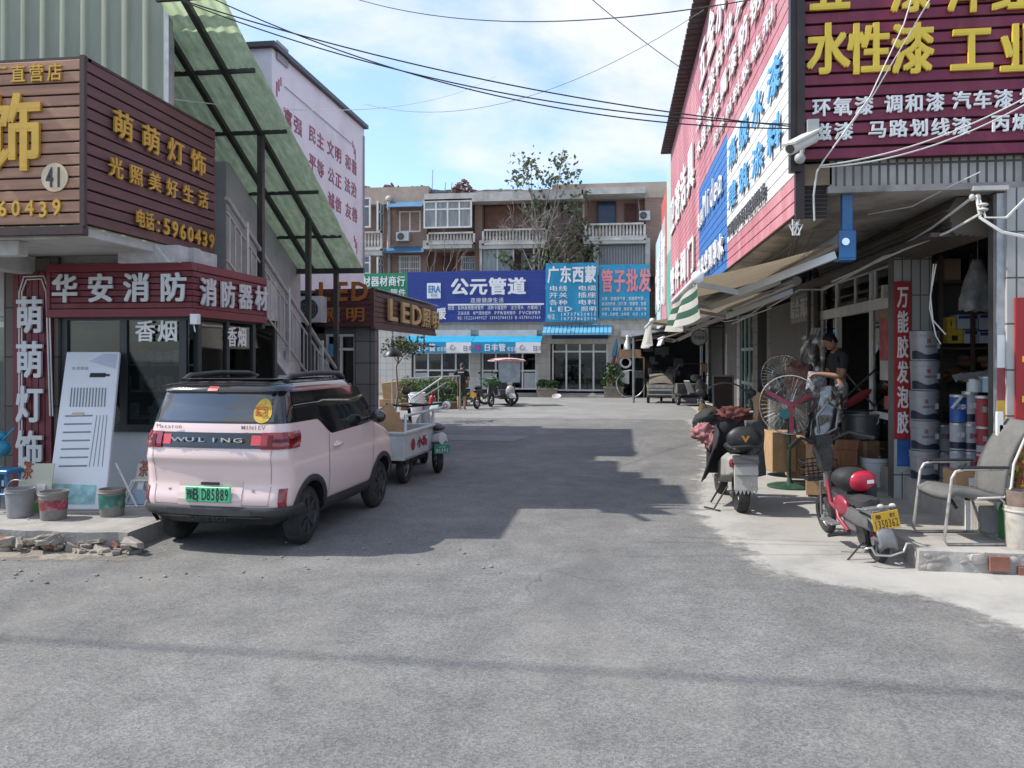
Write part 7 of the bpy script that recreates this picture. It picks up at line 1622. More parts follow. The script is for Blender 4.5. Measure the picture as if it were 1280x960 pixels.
m.text('豫 封', c0 - ux_ * .09 + uz_ * .015 - UY * .003, ux_, uz_, .18, .05, .002, .0, .85, lift=.001); m.text('1350362', c0 - ux_ * .105 - uz_ * .065 - UY * .003, ux_, uz_, .21, .08, .002, .003, 1.0, lift=.001); m.build('plate_lettering', black_plastic, pl3, local=True)
m = MB(); m.tube([(-.20, -.16, .14), (-.20, -.22, .19), (-.15, -.24, .20), (-.12, -.23, .13), (0, -.24, .11), (.12, -.23, .13), (.15, -.24, .20), (.20, -.22, .19), (.20, -.16, .14)], .010, 8); m.build('rear_guard_loop', M('dull_chrome', (.52, .51, .48), .3, .8), mp_, local=True, smooth=70)
m = MB(); m.tube([(-.10, .30, .20), (-.30, .34, .19)], .016, 8); m.tube([(.10, .30, .20), (.30, .34, .19)], .016, 8); m.tube([(-.06, .1, .18), (-.28, .03, .02), (-.33, .0, .015)], .009, 6); m.tube([(-.33, 0, .015), (-.05, -.06, .02)], .006, 5); m.lathe([(0, 0), (.09, 0), (.09, .03), (0, .03)], (-.055, .12, .21), (-1, 0, 0), 16); m.build('pedal', black_metal, mp_, local=True)
m = MB(); m.ball((.0, -.165, .52), .03, .02, .02); m.ball((.13, -.10, .50), .03, .025, .02); m.build('tail_lamp', M('amber_pale', (.5, .46, .38), .4), mp_, local=True)
m = MB(); m.cbox((-.16, .62, .25), .1, .3, .02); m.cbox((.16, .62, .25), .1, .3, .02); m.cbox((0, .4, .28), .14, .26, .14); m.build('foot_board', gm, mp_, local=True, bevel=.01)

# ---- far covered tricycle and the far bike
p = GR(630, 506); ft = thing('covered_tricycle', 'small passenger tricycle with a pink roof and windscreen parked by the far shops', 'tricycle', tuple(p), R(-158))
spoke_wheel(ft, (0, 1.25, .24), UX, .24, .11, rubber, rimg)
for x in (-.45, .45): spoke_wheel(ft, (x, -.5, .24), UX, .24, .12, rubber, rimg)
m = MB(); m.loft([[Vector((x * .66, y, 1.98 + .07 * (1 - x * x) + dz)) for x in (-1, -.5, 0, .5, 1)] for y, dz in ((-.2, -.04), (0, 0), (.9, .0), (1.1, -.05))], wrap=False); m.box(-.68, .68, -.2, 1.1, 1.90, 1.95); m.build('roof', M('pink_white_canopy', (.56, .34, .34), .6, var=.3, vs=5), ft, local=True, smooth=50)
m = MB()
for s_ in (-1, 1): m.tube([(s_ * .45, 1.0, .6), (s_ * .5, .95, 1.95)], .018, 6); m.tube([(s_ * .5, -.1, .5), (s_ * .52, -.1, 1.95)], .018, 6)
m.tube([(0, 1.25, .24), (0, 1.05, .8), (0, .95, 1.1)], .035, 8); m.tube([(-.35, .8, 1.15), (0, .95, 1.1), (.35, .8, 1.15)], .016, 6); m.box(-.4, .4, -.6, 1.0, .3, .36); m.tube([(-.5, 1.0, .95), (.5, 1.0, .95)], .014, 6); m.build('frame', black_metal, ft, local=True)
m = MB(); m.add([(-.46, 1.0, 1.0), (.46, 1.0, 1.0), (.5, .96, 1.9), (-.5, .96, 1.9)], [(0, 1, 2, 3)]); m.build('windscreen', M('hazy_screen', (.32, .38, .42), .12, var=.25, vs=3), ft, local=True)
m = MB(); m.ball((0, 1.1, .62), .2, .16, .28, 14, 9); m.ball((0, 1.0, .95), .13, .1, .1); m.loft([[Vector((x * .14, 1.25 + .3 * math.cos(R(a)), .24 + .3 * math.sin(R(a)) + .02)) for x in (-1, 0, 1)] for a in range(20, 170, 15)], wrap=False); m.build('front_shield', M('silver_plastic', (.38, .38, .38), .35, .2, var=.2), ft, local=True, smooth=60)
m = MB(); m.box(-.52, .52, -.95, -.1, .36, .40); m.box(-.52, -.48, -.95, -.1, .4, .78); m.box(.48, .52, -.95, -.1, .4, .78); m.box(-.52, .52, -.95, -.91, .4, .78); m.box(-.3, .3, .1, .5, .4, .68); m.box(-.3, .3, .02, .1, .68, 1.05); m.build('cargo_bed', M('dark_grey_metal', (.10, .105, .11), .5, .3, var=.25), ft, local=True, bevel=.01)
ft.scale = (.86, .86, .86)
p = GR(596, 511); fbk = thing('far_electric_bike', 'dark electric bike with an orange plate and a green load beside the man', 'scooter', tuple(p), R(-15))
spoke_wheel(fbk, (0, 0, .25), UX, .25, .09, rubber, rimg); spoke_wheel(fbk, (0, 1.2, .25), UX, .25, .09, rubber, rimg)
m = MB(); m.tube([(0, 0, .25), (0, .2, .6), (0, .6, .35), (0, .95, .45), (0, 1.05, .95)], .05, 8); m.tube([(0, 1.2, .25), (0, 1.02, .95)], .03, 8); m.tube([(-.32, .85, 1.02), (0, 1.0, 1.0), (.32, .85, 1.02)], .016, 6); m.ball((0, .1, .62), .14, .3, .1); m.ball((0, 1.12, .7), .14, .1, .2); m.build('frame', M('dark_bike_paint', (.03, .035, .04), .4, var=.3), fbk, local=True, smooth=60)
m = MB(); m.ball((0, .1, .74), .12, .26, .06); m.build('seat', black_plastic, fbk, local=True, smooth=60)
m = MB(); m.cbox((0, -.28, .50), .22, .012, .15); m.build('number_plate', M('plate_orange', (.56, .26, .02), .4), fbk, local=True)
m = MB(); m.lump((0, 1.25, .88), .26, .2, .17, .45, 5)
m.build('green_load', M('green_sack', (.04, .10, .045), .9, var=.5, vs=14), fbk, local=True, smooth=80)
mirrors(fbk, .88, 1.0, .3, black_plastic)
p = GR(606, 506); m = MB()
wb = thing('white_bicycle', 'low white frame bicycle between the far bike and the pink-roofed tricycle', 'bicycle', tuple(p), R(-80))
spoke_wheel(wb, (0, 0, .27), UX, .27, .05, rubber, M('pale_rim', (.36, .36, .36), .4)); spoke_wheel(wb, (0, 1.0, .27), UX, .27, .05, rubber, MATS['pale_rim'])
m.tube([(0, 0, .27), (0, .4, .28), (0, .85, .7), (0, .25, .65), (0, .4, .28)], .025, 6); m.tube([(0, 1.0, .27), (0, .82, .9), (0, .78, .95)], .02, 6); m.tube([(-.25, .72, .96), (.25, .72, .96)], .013, 6); m.tube([(0, .22, .6), (0, .18, .82)], .016, 6); m.build('frame', whs, wb, local=True, smooth=50)
m = MB(); m.ball((0, .15, .84), .07, .13, .04); m.build('saddle', black_plastic, wb, local=True)

# ---- two dusty tricycles under the far right awnings
p = GR(826, 504); t1 = thing('dusty_tricycle', 'dusty tricycle with a brown canvas bonnet before the corner stall', 'tricycle', tuple(p), R(176))
for x in (-.48, .48): spoke_wheel(t1, (x, .0, .22), UX, .22, .11, rubber, rimg)
spoke_wheel(t1, (0, -1.3, .24), UX, .24, .1, rubber, rimg)
dk = M('dusty_dark_plastic', (.085, .083, .08), .6, var=.3, vs=5, dirt=((.24, .23, .21), .5, 6))
m = MB(); m.loft([[Vector((x * w_, y, z)) for x in (-1, -.6, 0, .6, 1)] + [Vector((.9 * w_, y, z - h_)), Vector((-.9 * w_, y, z - h_))] for y, w_, z, h_ in ((.22, .5, .62, .36), (.1, .55, .72, .46), (-.4, .55, .80, .5), (-1.3, .5, .78, .4))]); m.build('body', dk, t1, local=True, bevel=.03, seg=2)
m = MB(); m.box(-.52, .52, .23, .26, .48, .55); m.box(-.5, .5, .24, .27, .32, .36); m.box(-.55, -.42, .1, .24, .2, .5); m.build('bumper', M('silver_trim2', (.34, .34, .33), .4, .4, var=.2), t1, local=True, bevel=.01)
m = MB(); m.loft([[Vector((x * .45, y, z + .05 * (1 - x * x))) for x in (-1, -.5, 0, .5, 1)] for y, z in ((.05, .74), (-.15, 1.02), (-.5, 1.1), (-.7, .95))], wrap=False); m.build('canvas_cover', M('taupe_canvas', (.15, .125, .10), .9, var=.25, vs=5), t1, local=True, smooth=70)
m = MB(); m.torus((0, -.6, 1.0), UX, .28, .012, 16, 5, a0=0, a1=180); m.tube([(-.35, -.75, 1.22), (.35, -.75, 1.22)], .015, 6); m.build('handlebar', black_metal, t1, local=True)
p = GR(866, 507); t2_ = thing('loaded_tricycle', 'dark cargo tricycle with an upright tube frame beside the canvas-bonneted one', 'tricycle', tuple(p), R(-172))
spoke_wheel(t2_, (.0, 1.3, .26), UX, .26, .1, rubber, rimg)
for x in (-.5, .5): spoke_wheel(t2_, (x, -.2, .24), UX, .24, .12, rubber, rimg)
m = MB(); m.tube([(-.6, -.6, .4), (-.58, -.3, 1.3), (-.45, .2, 1.55), (.5, .2, 1.55), (.58, -.3, 1.3), (.6, -.6, .4)], .022, 6); m.tube([(0, 1.3, .26), (0, 1.05, .85), (0, .95, 1.1)], .035, 8); m.tube([(-.36, .85, 1.15), (0, .95, 1.1), (.36, .85, 1.15)], .016, 6); m.box(-.55, .55, -.7, .6, .38, .44); m.tube([(-.3, .5, .5), (-.1, 1.1, .9)], .03, 6); m.build('frame', black_metal, t2_, local=True)
m = MB(); m.ball((0, 1.12, .75), .17, .13, .27); m.box(-.25, .25, .2, .55, .44, .78); m.box(-.55, .55, -.7, -.1, .44, .8); m.ball((.1, .9, 1.05), .2, .12, .13); m.build('body', dk, t2_, local=True, smooth=50)
m = MB(); m.cbox((-.32, .22, 1.4), .13, .1, .3); m.build('orange_box', M('dull_orange', (.34, .16, .06), .7, var=.4), t2_, local=True)
m = MB()
for k in range(5): m.bar((.1 + .05 * k, .65, .5), (.42 + .04 * k, 1.2, .95), .04, .02)
m.build('metal_strips', galv, t2_, local=True)

# ================================================================== RIGHT: things before the shops
# standing fan
dgreen = M('dark_green_enamel', (.02, .065, .045), .4, var=.2, vs=5, dirt=((.14, .13, .11), .4, 7))
def stand_fan(name, label, base, hz, r_, rz, ribbons=True, film=True):
    o = thing(name, label, 'fan', tuple(base), rz, 'standing fans before the hardware shop')
    b = MB(); b.lathe([(0, 0), (.30, 0), (.30, .025), (.25, .04), (.05, .06), (.035, .1), (.03, .12), (0, .12)], (0, 0, 0), UZ, 32); b.build('base', dgreen, o, local=True, smooth=35)
    b = MB(); b.tube([(0, .05, .06), (0, .05, hz - .05)], .022, 12); b.build('pole', dgreen, o, local=True, smooth=50)
    b = MB(); b.lathe([(0, 0), (.08, .01), (.09, .1), (.06, .2), (0, .22)], (0, .02, hz), (0, 1, 0), 18); b.build('motor', dgreen, o, local=True, smooth=50)
    b = MB(); c = Vector((0, -.08, hz))
    b.torus(c + UY * .06, UY, r_, .010, 44, 6); b.torus(c - UY * .01, UY, r_ * .6, .003, 36, 4)
    for k in range(40):
        a = 2 * math.pi * k / 40; dd = Vector((math.cos(a), 0, math.sin(a)))
        b.tube([c + dd * .05 - UY * .06, c + dd * r_ * .6 - UY * .045, c + dd * r_ * .95, c + dd * r_ + UY * .06], .0022, 4, caps=False); b.tube([c + dd * r_ + UY * .06, c + dd * r_ * .9 + UY * .13, c + dd * .09 + UY * .15], .0022, 4, caps=False)
    b.build('wire_guard', chrome, o, local=True)
    b = MB()
    for k in range(3):
        a0 = 2 * math.pi * k / 3 + .5
        b.grid(lambda s, t: c + UY * (.04 + .05 * (s - .5)) + Vector((math.cos(a0 + (s - .5) * (.75 - .2 * t)), 0, math.sin(a0 + (s - .5) * (.75 - .2 * t)))) * (.06 + (r_ - .12) * t), 5, 6)
    b.lathe([(0, -.03), (.06, -.02), (.06, .05), (0, .05)], c, UY, 16); b.build('blade', M('clear_blue_blade', (.10, .13, .14), .25, var=.1), o, local=True, smooth=60)
    if ribbons:
        b = MB()
        for a in (150, 28, -88): dd = Vector((math.cos(R(a)), 0, math.sin(R(a)))); b.bar(c - UY * .075, c + dd * r_ * .92 - UY * .02, .055, .012, up=(0, 1, 0))
        b.build('pink_ribbon', M('pink_ribbon', (.56, .10, .15), .6, var=.25, vs=9), o, local=True)
        b = MB(); b.lathe([(0, 0), (.07, 0), (.07, .006), (0, .006)], c + Vector((-.08, -.07, -.12)), (0, -1, 0), 20); b.build('teal_tag', M('teal_tag', (.05, .28, .30), .5), o, local=True)
    return o
f1 = stand_fan('standing_fan', 'green pedestal fan with pink ribbons across its wire guard', GR(987, 609), 1.14, .405, R(-4))
p = AY(988, 470, 12.6)
f2 = stand_fan('standing_fan', 'second pedestal fan in dark wrapping behind the pink-ribboned one', Vector((p.x - .12, 12.6, .1)), 1.4, .33, R(10), ribbons=False)
film = MGLASS('plastic_film', (.86, .87, .87), .5, .18)
m = MB()
def filmf(s, t):
    c = AY(1015, 470, 12.2); return c + Vector(((s - .5) * .42 * (1 - .3 * t), .1 * mnoise.noise(Vector((s * 4, t * 4, 2))), -.35 + .95 * t + .1 * mnoise.noise(Vector((s * 3, t * 5, 7)))))
m.grid(filmf, 14, 18); m.grid(lambda s, t: filmf(s, t) + Vector((.05, .12, .02)), 14, 18)
single(m, 'plastic_sheeting', 'crumpled clear plastic sheeting rising behind the pedestal fan', 'plastic', film, smooth=70)
m = MB(); c = AY(1000, 474, 12.0); m.lump(c, .17, .12, .20, .5, 3)
single(m, 'wrapped_bundle', 'brownish pink bundle wrapped in plastic behind the fan guard', 'bundle', M('pink_brown_wrap', (.22, .12, .10), .35, var=.6, vs=8), smooth=80)
m = MB()
for k in range(3): q = AY(1002 + 4 * k, 462, 12.4); m.bar(q, q + Vector((.16, .0, .62)), .03, .03)
single(m, 'aluminium_strips', 'three thin pale strips standing in the wrapped bundle', 'strips', galv)
# cartons round the fan
carton('plain carton directly under the pedestal fan guard', AY(975, 588, 11.75) - UZ * .0, .34, .34, .56, .15)
carton('taller brown carton between the fan pole and the wrapped machine', Vector((AY(997, 588, 11.9).x, 11.9, .08)), .30, .4, .58, -.1)
bx1 = carton('carton under the plastic-wrapped machine', Vector((AY(1033, 590, 11.0).x, 11.0, .10)), .46, .4, .56, -.08)
carton('flat carton lying against the carton under the wrapped machine', Vector((AY(1022, 600, 10.75).x, 10.72, .03)), .3, .16, .36, -.2)
carton('wide low carton beyond the scooter mirror', GR(922, 527), .75, .5, .42, .1)
carton('upright carton leaning against the fan display beyond the scooter', GR(951, 540), .34, .5, .95, .1, Matrix.Rotation(.08, 3, 'Y'))
carton('tan carton tilted against the dark board on the sunny apron', GR(877, 536), .36, .3, .62, .2, Matrix.Rotation(.28, 3, 'Y'))
p = GR(903, 531); o = thing('dark_board', 'dark brown framed board standing behind the tilted carton', 'board', tuple(p), 0)
a, b_ = AY(892, 531, p.y), AY(917, 470, p.y); m = MB(); m.obox((a.x, p.y, .02), (b_.x - a.x, 0, 0), (0, .04, 0), (0, .12, b_.z - .02)); m.build('panel', M('dark_brown_board', (.05, .03, .026), .5, var=.2), o)
m = MB(); 
for x in (a.x, b_.x): m.bar((x, p.y - .01, .0), (x, p.y + .11, b_.z), .04, .04)
m.bar((a.x, p.y + .11, b_.z), (b_.x, p.y + .11, b_.z), .04, .04); m.build('frame', M('green_grey_frame', (.22, .27, .25), .4, .3), o)
# wrapped machine on the carton
p = Vector((AY(1030, 540, 11.0).x, 10.98, .67)); o = thing('wrapped_machine', 'dark machine in clear plastic film standing on a carton beside the fan', 'machine', tuple(p))
m = MB(); m.ball((0, 0, .25), .16, .14, .24, 14, 9, rot=Matrix.Rotation(.3, 3, 'Y')); m.cbox((.05, 0, .04), .3, .22, .08); m.tube([(.05, 0, .4), (.12, 0, .6), (.05, -.02, .7)], .03, 8); m.build('body', M('navy_machine', (.02, .024, .034), .3, var=.5, vs=6), o, local=True, smooth=60)
m = MB(); 
def fb_(s, t): a = 2 * math.pi * s; r_ = .24 - .06 * t + .05 * mnoise.noise(Vector((math.cos(a) * 2, math.sin(a) * 2, t * 5))); return Vector((r_ * math.cos(a) + .05 * t, r_ * .8 * math.sin(a), .75 * t))
m.grid(fb_, 26, 14); m.build('plastic_wrap', film, o, local=True, smooth=60)
m = MB(); m.tube([(-.1, -.15, .1), (-.14, -.18, .35), (.0, -.18, .55), (.14, -.16, .45), (.1, -.18, .2), (-.05, -.2, .12)], .018, 8); m.build('hose', M('silver_hose', (.4, .41, .42), .3, .5), o, local=True, smooth=60)
# patterned bag the man holds
p = Vector((2.80, 11.82, 1.28)); m = MB()
def bagf(s, t): a = 2 * math.pi * s; return p + Vector((.15 * math.cos(a) * (.8 + .3 * (1 - t)), .07 * math.sin(a), .36 * t - .05 + .02 * mnoise.noise(Vector((s * 6, t * 4, 1)))))
m.grid(bagf, 20, 8); single(m, 'patterned_bag', 'blue and white patterned bag in the hands of the man in the doorway', 'bag', M('blue_floral_cloth', (.32, .33, .40), .8, var=.75, vs=24), smooth=70)
# grey tub on cartons, folding pram frame and plank chair
p = Vector((AY(1076, 560, 11.2).x, 11.2, .72)); o = thing('grey_tub', 'large grey metal tub stacked on cartons before the doorway', 'tub', tuple(p)); m = MB(); m.lathe([(0, 0), (.24, 0), (.27, .30), (.29, .31), (.29, .33), (.26, .33), (.25, .05), (0, .05)], (0, 0, 0), UZ, 28); m.build('body', M('grey_zinc', (.12, .13, .14), .35, .5, var=.2), o, local=True, smooth=40)
m = MB(); m.torus((.1, -.22, .25), UY, .06, .008, 14, 5); m.build('handle', grey_steel, o, local=True)
carton('carton under the grey tub', Vector((p.x, 11.25, .10)), .5, .42, .6, .05, mat=M('dark_carton', (.22, .13, .075), .85, var=.2))
m = MB(); q = p + Vector((-.05, .05, .36)); m.tube([q + Vector((-.3, 0, 0)), q + Vector((.25, 0, .55))], .014, 6); m.tube([q + Vector((.28, 0, 0)), q + Vector((-.1, .1, .5))], .014, 6); m.tube([q + Vector((-.3, 0, 0)), q + Vector((.28, 0, 0))], .014, 6); m.mat(1).ball(q + Vector((.02, 0, .16)), .22, .04, .06, 12, 7, rot=Matrix.Rotation(-.6, 3, 'Y'))
single(m, 'folding_chair', 'folded black chair with a red seat lying on the grey tub', 'chair', [black_metal, M('dark_red_cloth', (.22, .02, .03), .8, var=.3)], smooth=50)
p = Vector((AY(1056, 592, 10.75).x, 10.75, .08)); m = MB(); m.box(p.x - .14, p.x + .16, p.y - .02, p.y + .02, .1, .66); m.obox((p.x - .14, p.y - .03, .6), (.30, 0, 0), (0, .05, 0), (.03, 0, .14)); m.obox(p + Vector((-.16, -.3, .3)), (.34, 0, 0), (0, .3, 0), (0, 0, .03)); 
for x in (-.14, .13): m.box(p.x + x, p.x + x + .03, p.y - .3, p.y - .27, .08, .38); m.box(p.x + x, p.x + x + .03, p.y - .03, p.y + .02, .08, .4)
single(m, 'wooden_chair', 'brown wooden chair seen edge-on behind the red moped handlebar', 'chair', M('varnished_wood', (.20, .085, .04), .5, var=.3, vs=5, stretch=(6, 6, 1)), bevel=.012)
# white bucket by the step
wpl = M('white_bucket_plastic', (.58, .60, .62), .45, var=.06, dirt=((.42, .42, .41), .4, 5))
o = pail(Vector((AY(1093, 612, 10.9).x, 10.9, .1)), .19, .40, wpl, 'white_bucket', 'white plastic paint bucket with a grey print beside the step', handle=True)
m = MB(); p = Vector(o.location); m.text('涂料', p + Vector((.0, -.19, .18)), *XF, .12, .06, .002, .0, .95, lift=.004); m.text('20KG', p + Vector((.0, -.185, .11)), *XF, .1, .04, .002, 0, .95, lift=.004); m.build('lettering', M('print_dark', (.1, .12, .14), .6), o)
# stack of big paint pails
silverb = M('silver_pail', (.30, .31, .33), .35, .3, var=.12, vs=3); navyp = M('navy_print', (.018, .022, .045), .4, var=.3, vs=3); greyp = M('white_tile_print', (.5, .5, .5), .5)
for k in range(5):
    z = .42 + k * .335; pos = Vector((3.43 + .006 * math.sin(k * 2.4), 9.55, z))
    o = thing('paint_pail', ['lowest silver paint pail of the tall stack, behind the carton', 'second silver paint pail from the bottom of the tall stack', 'middle silver paint pail of the tall stack of five', 'second silver paint pail from the top of the tall stack', 'topmost silver paint pail of the stack, below the tiled pillar'][k], 'pail', tuple(pos), k * .07 - .1, 'silver paint pails stacked by the shop entrance')
    b = MB(); b.lathe([(0, 0), (.14, 0), (.143, .01), (.15, .25), (.157, .255), (.157, .27), (.152, .275), (.156, .325), (.15, .33), (0, .328)], (0, 0, 0), UZ, 30); b.build('body', silverb, o, local=True, smooth=30)
    b = MB(); n_ = 30; b.add([(.1465 * math.cos(a), .1465 * math.sin(a), .015) for a in [math.pi * (1.02 + .96 * i / n_) for i in range(n_ + 1)]] + [((.1495 + .001) * math.cos(a), (.1505) * math.sin(a), .10 - .05 * i / n_ + .015 * math.sin(i * .4)) for i, a in enumerate([math.pi * (1.02 + .96 * i / n_) for i in range(n_ + 1)])], [(i, i + 1, n_ + 2 + i, n_ + 1 + i) for i in range(n_)]); b.build('wave_print', navyp, o, local=True, smooth=60)
    b = MB(); b.text('漆', (-.06, -.152, .19), *XF, .05, .05, .002, .015, 1, lift=.0); pr_ = b.build('red_print', M('print_red', (.35, .04, .04), .5), o, local=True)
    b = MB(); b.text('金属防锈漆', (-.08, -.150, .14), *XF, .14, .03, .002, .0, 1, lift=.0); b.build('lettering', M('print_dark', (.1, .1, .1), .6), o, local=True)
    b = MB(); b.obox(Vector((.062, -.142, .13)), Vector((.045, .018, 0)), Vector((0, .003, 0)), Vector((0, 0, .06))); b.build('sticker', greyp, o, local=True)
# red, white and blue tins inside the entrance
redt = M('red_tin', (.33, .025, .035), .4, var=.15, vs=4); lidm = M('tin_lid', (.52, .52, .52), .3, .5, var=.1); bluet = M('blue_tin', (.03, .09, .33), .4, var=.3, vs=5); greyt = M('grey_tin', (.36, .38, .41), .45, var=.15, vs=4)
def tin(label, pos, r_, h, bodym, text=None, tm=None, wave=None):
    o = thing('stacked_tin', label, 'tin', tuple(pos), 0, 'paint tins piled inside the paint shop entrance')
    b = MB(); b.lathe([(0, 0), (r_, 0), (r_, h * .86), (r_ * 1.03, h * .87), (r_ * 1.03, h * .89), (r_, h * .9)], (0, 0, 0), UZ, 22); b.build('body', bodym, o, local=True, smooth=30)
    b = MB(); b.lathe([(r_ * .99, h * .9), (r_ * 1.02, h * .91), (r_ * 1.02, h * .99), (r_ * .95, h), (0, h * .985)], (0, 0, 0), UZ, 22); b.build('lid', lidm, o, local=True, smooth=30)
    if text: b = MB(); b.text(text, (-r_ * .6, -r_ * 1.01, h * .45), *XF, r_ * 1.2, h * .22, .002, .01, .95, lift=.001); b.build('lettering', tm or white_paint, o, local=True)
    if wave: b = MB(); b.lathe([(r_ * 1.004, h * .06), (r_ * 1.004, h * .3)], (0, 0, 0), UZ, 22); b.f = b.f[:-2]; b.mi = b.mi[:-2]; b.build('band', wave, o, local=True, smooth=30)
def pos_at(u, v, Y): q = AY(u, v, Y); return q
TY = 9.15
for lab, u, v0, wpx, hpx, bm, tx, tmm, wv in (
    ('red tin beside the grey tin in the top row of the pile', 1230, 532, 33, 38, redt, '聚氨酯', None, None), ('red tin under the pink-lidded tub in the top row', 1260, 531, 30, 38, redt, '聚氨酯', None, None),
    ('only blue tin of the pile, in its top row', 1198, 527, 20, 34, bluet, '漆', None, None), ('grey tin between the blue and the red one in the top row', 1212, 529, 18, 40, greyt, '稀释', None, navyp),
    ('grey tin directly below the blue tin', 1197, 562, 18, 34, greyt, '稀释', None, navyp), ('grey tin with red writing in the middle row, below the top grey tin', 1213, 563, 18, 34, greyt, '漆料', M('print_red', (.35, .04, .04), .5), navyp),
    ('red tin with pale band in the second row of the pile', 1231, 566, 32, 34, redt, '聚氨酯', None, greyt), ('red tin behind the chair back in the second row', 1262, 565, 30, 34, redt, '聚氨酯', None, greyt),
    ('grey outermost tin of the lowest row, two below the blue tin', 1197, 596, 18, 33, greyt, '稀释', None, navyp), ('grey tin with red writing in the lowest row, without a navy band', 1213, 597, 18, 33, greyt, '漆料', MATS['print_red'], None),
    ('red tin in the lowest row behind the chair seat', 1231, 599, 32, 33, redt, '漆', None, None)):
    q = AY(u, v0, TY); sc_ = (q - Vector((0, 0, EYE))).dot(Vector((-SN, CS, 0))) / 1000
    tin(lab, q, wpx * sc_ / 2 * .98, hpx * sc_, bm, tx, tmm, wv)
m = MB(); a, b_ = AY(1186, 602, TY + .02), AY(1275, 603, TY); m.box(a.x, b_.x + .1, TY - .2, TY + .25, .425, a.z - .003); single(m, 'tin_plinth', 'low pale pallet board under the piled tins', 'pallet', M('pallet_grey', (.2, .19, .18), .8))
for lab, u, v0, wpx, hpx, bm in (('pale blue tub standing on the red tins', 1235, 490, 20, 18, M('pale_blue_tub', (.36, .46, .52), .45)), ('small white tub beside the pale blue one on the tins', 1218, 490, 16, 15, wpl), ('pink-lidded white tub on the tins by the shutter rail', 1256, 492, 18, 22, M('pink_white_tub', (.55, .42, .45), .5, var=.3, vs=14))):
    q = AY(u, v0, TY - .02); sc_ = .0092; tin(lab, q, wpx * sc_ / 2, hpx * sc_, bm)
m = MB()
def fl2(s, t): c = AY(1192, 478, TY); return c + Vector((.42 * s, -.05 + .1 * t, .06 * s + .08 * t + .05 * mnoise.noise(Vector((s * 5, t * 5, 3)))))
m.grid(fl2, 16, 8); single(m, 'plastic_cover', 'sheet of cloudy plastic thrown over the back of the tins', 'plastic', M('cloudy_plastic', (.22, .22, .21), .25, var=.4, vs=8), smooth=70)
m = MB(); q0, q1 = AY(1190, 510, TY - .12), AY(1203, 495, TY - .1); m.bar(q0, q1, .02, .02); single(m, 'white_angle', 'short white plastic angle leaning on the tins', 'angle', white_paint)
# shelf with boxes deep in the shop
o = thing('shop_shelf', 'dark shelf with yellow, blue and white goods boxes inside the paint shop', 'shelf', tuple(AY(1215, 600, 10.1)))
a, b_ = AY(1172, 434, 10.0), AY(1262, 434, 10.0); m = MB(); m.box(a.x, b_.x + 1, 9.95, 10.25, a.z - .03, a.z); m.box(a.x, b_.x + 1, 9.95, 10.25, a.z + .75, a.z + .78); m.box(a.x, b_.x + 1, 9.95, 10.25, a.z - .75, a.z - .72)
for x in (a.x, a.x + .35): m.box(x, x + .04, 9.94, 9.98, .42, 3.0)
m.build('plank', M('dark_shelf_wood', (.05, .035, .025), .7, var=.3), o)
ybx = M('yellow_carton', (.48, .33, .03), .6, var=.2, vs=8); bwb = M('blue_white_carton', (.42, .45, .52), .6, var=.15); bbx = M('blue_carton', (.02, .045, .16), .6, var=.2)
for lab, u0, v0, u1, v1, mt in (('larger yellow goods box standing on the shelf board', 1184, 411, 1204, 429, ybx), ('yellow goods box on top of the lower yellow one', 1184, 396, 1195, 411, ybx), ('blue and white box, lower of two beside the yellow box', 1205, 412, 1223, 429, bwb), ('blue and white box, upper of two beside the yellow box', 1197, 393, 1223, 411, bwb), ('white and blue box on the shelf board, farther from the yellow box', 1224, 414, 1243, 429, bwb), ('smallest white box, stacked on the shelf box by the shutter rail', 1224, 392, 1240, 412, bwb)):
    a, b_ = AY(u0, v1, 9.98), AY(u1, v0, 9.98); t_ = thing('goods_box', lab, 'box', ((a.x + b_.x) / 2, 10.05, a.z), 0, 'goods boxes on the paint shop shelf')
    m = MB(); m.box(a.x, b_.x - .004, 9.98, 10.2, a.z, b_.z - .003); m.build('carton', mt, t_)
    m = MB(); m.box(a.x + .01, b_.x - .015, 9.976, 9.98, b_.z - .05, b_.z - .012) if mt is bwb else m.box(a.x + .05, b_.x - .06, 9.976, 9.98, a.z + .03, a.z + .09); m.build('printed_band', bbx if mt is bwb else black_plastic, t_)
m = MB(); rnd = random.Random(17)
for k in range(26): q = AY(rnd.uniform(1178, 1258), rnd.uniform(446, 476), 9.95 + rnd.random() * .3); m.ball(q, .1, .08, .05, 8, 6)
single(m, 'sack_heap', 'heap of brown sacks under the shelf in the paint shop', 'sacks', M('brown_sack', (.12, .06, .035), .9, var=.5, vs=5), smooth=70)
m = MB(); q = AY(1222, 352, 9.3)
def bagp(s, t): a = 2 * math.pi * s; k = (1 - .75 * t * t) * (1 + .45 * mnoise.noise(Vector((math.cos(a) * 1.7, math.sin(a) * 1.7, t * 2.4)))); return q + Vector((.17 * k * math.cos(a), .11 * k * math.sin(a), -.32 + .55 * t + .05 * mnoise.noise(Vector((math.cos(a) * 2, 3, math.sin(a) * 2))))) 
m.grid(bagp, 22, 8); m.tube([q + UZ * .2, q + UZ * .5], .006, 5); single(m, 'hanging_bags', 'bunch of cloudy plastic bags hanging inside the paint shop', 'bags', M('dim_plastic_bag', (.20, .20, .195), .4, var=.4, vs=9), smooth=60)
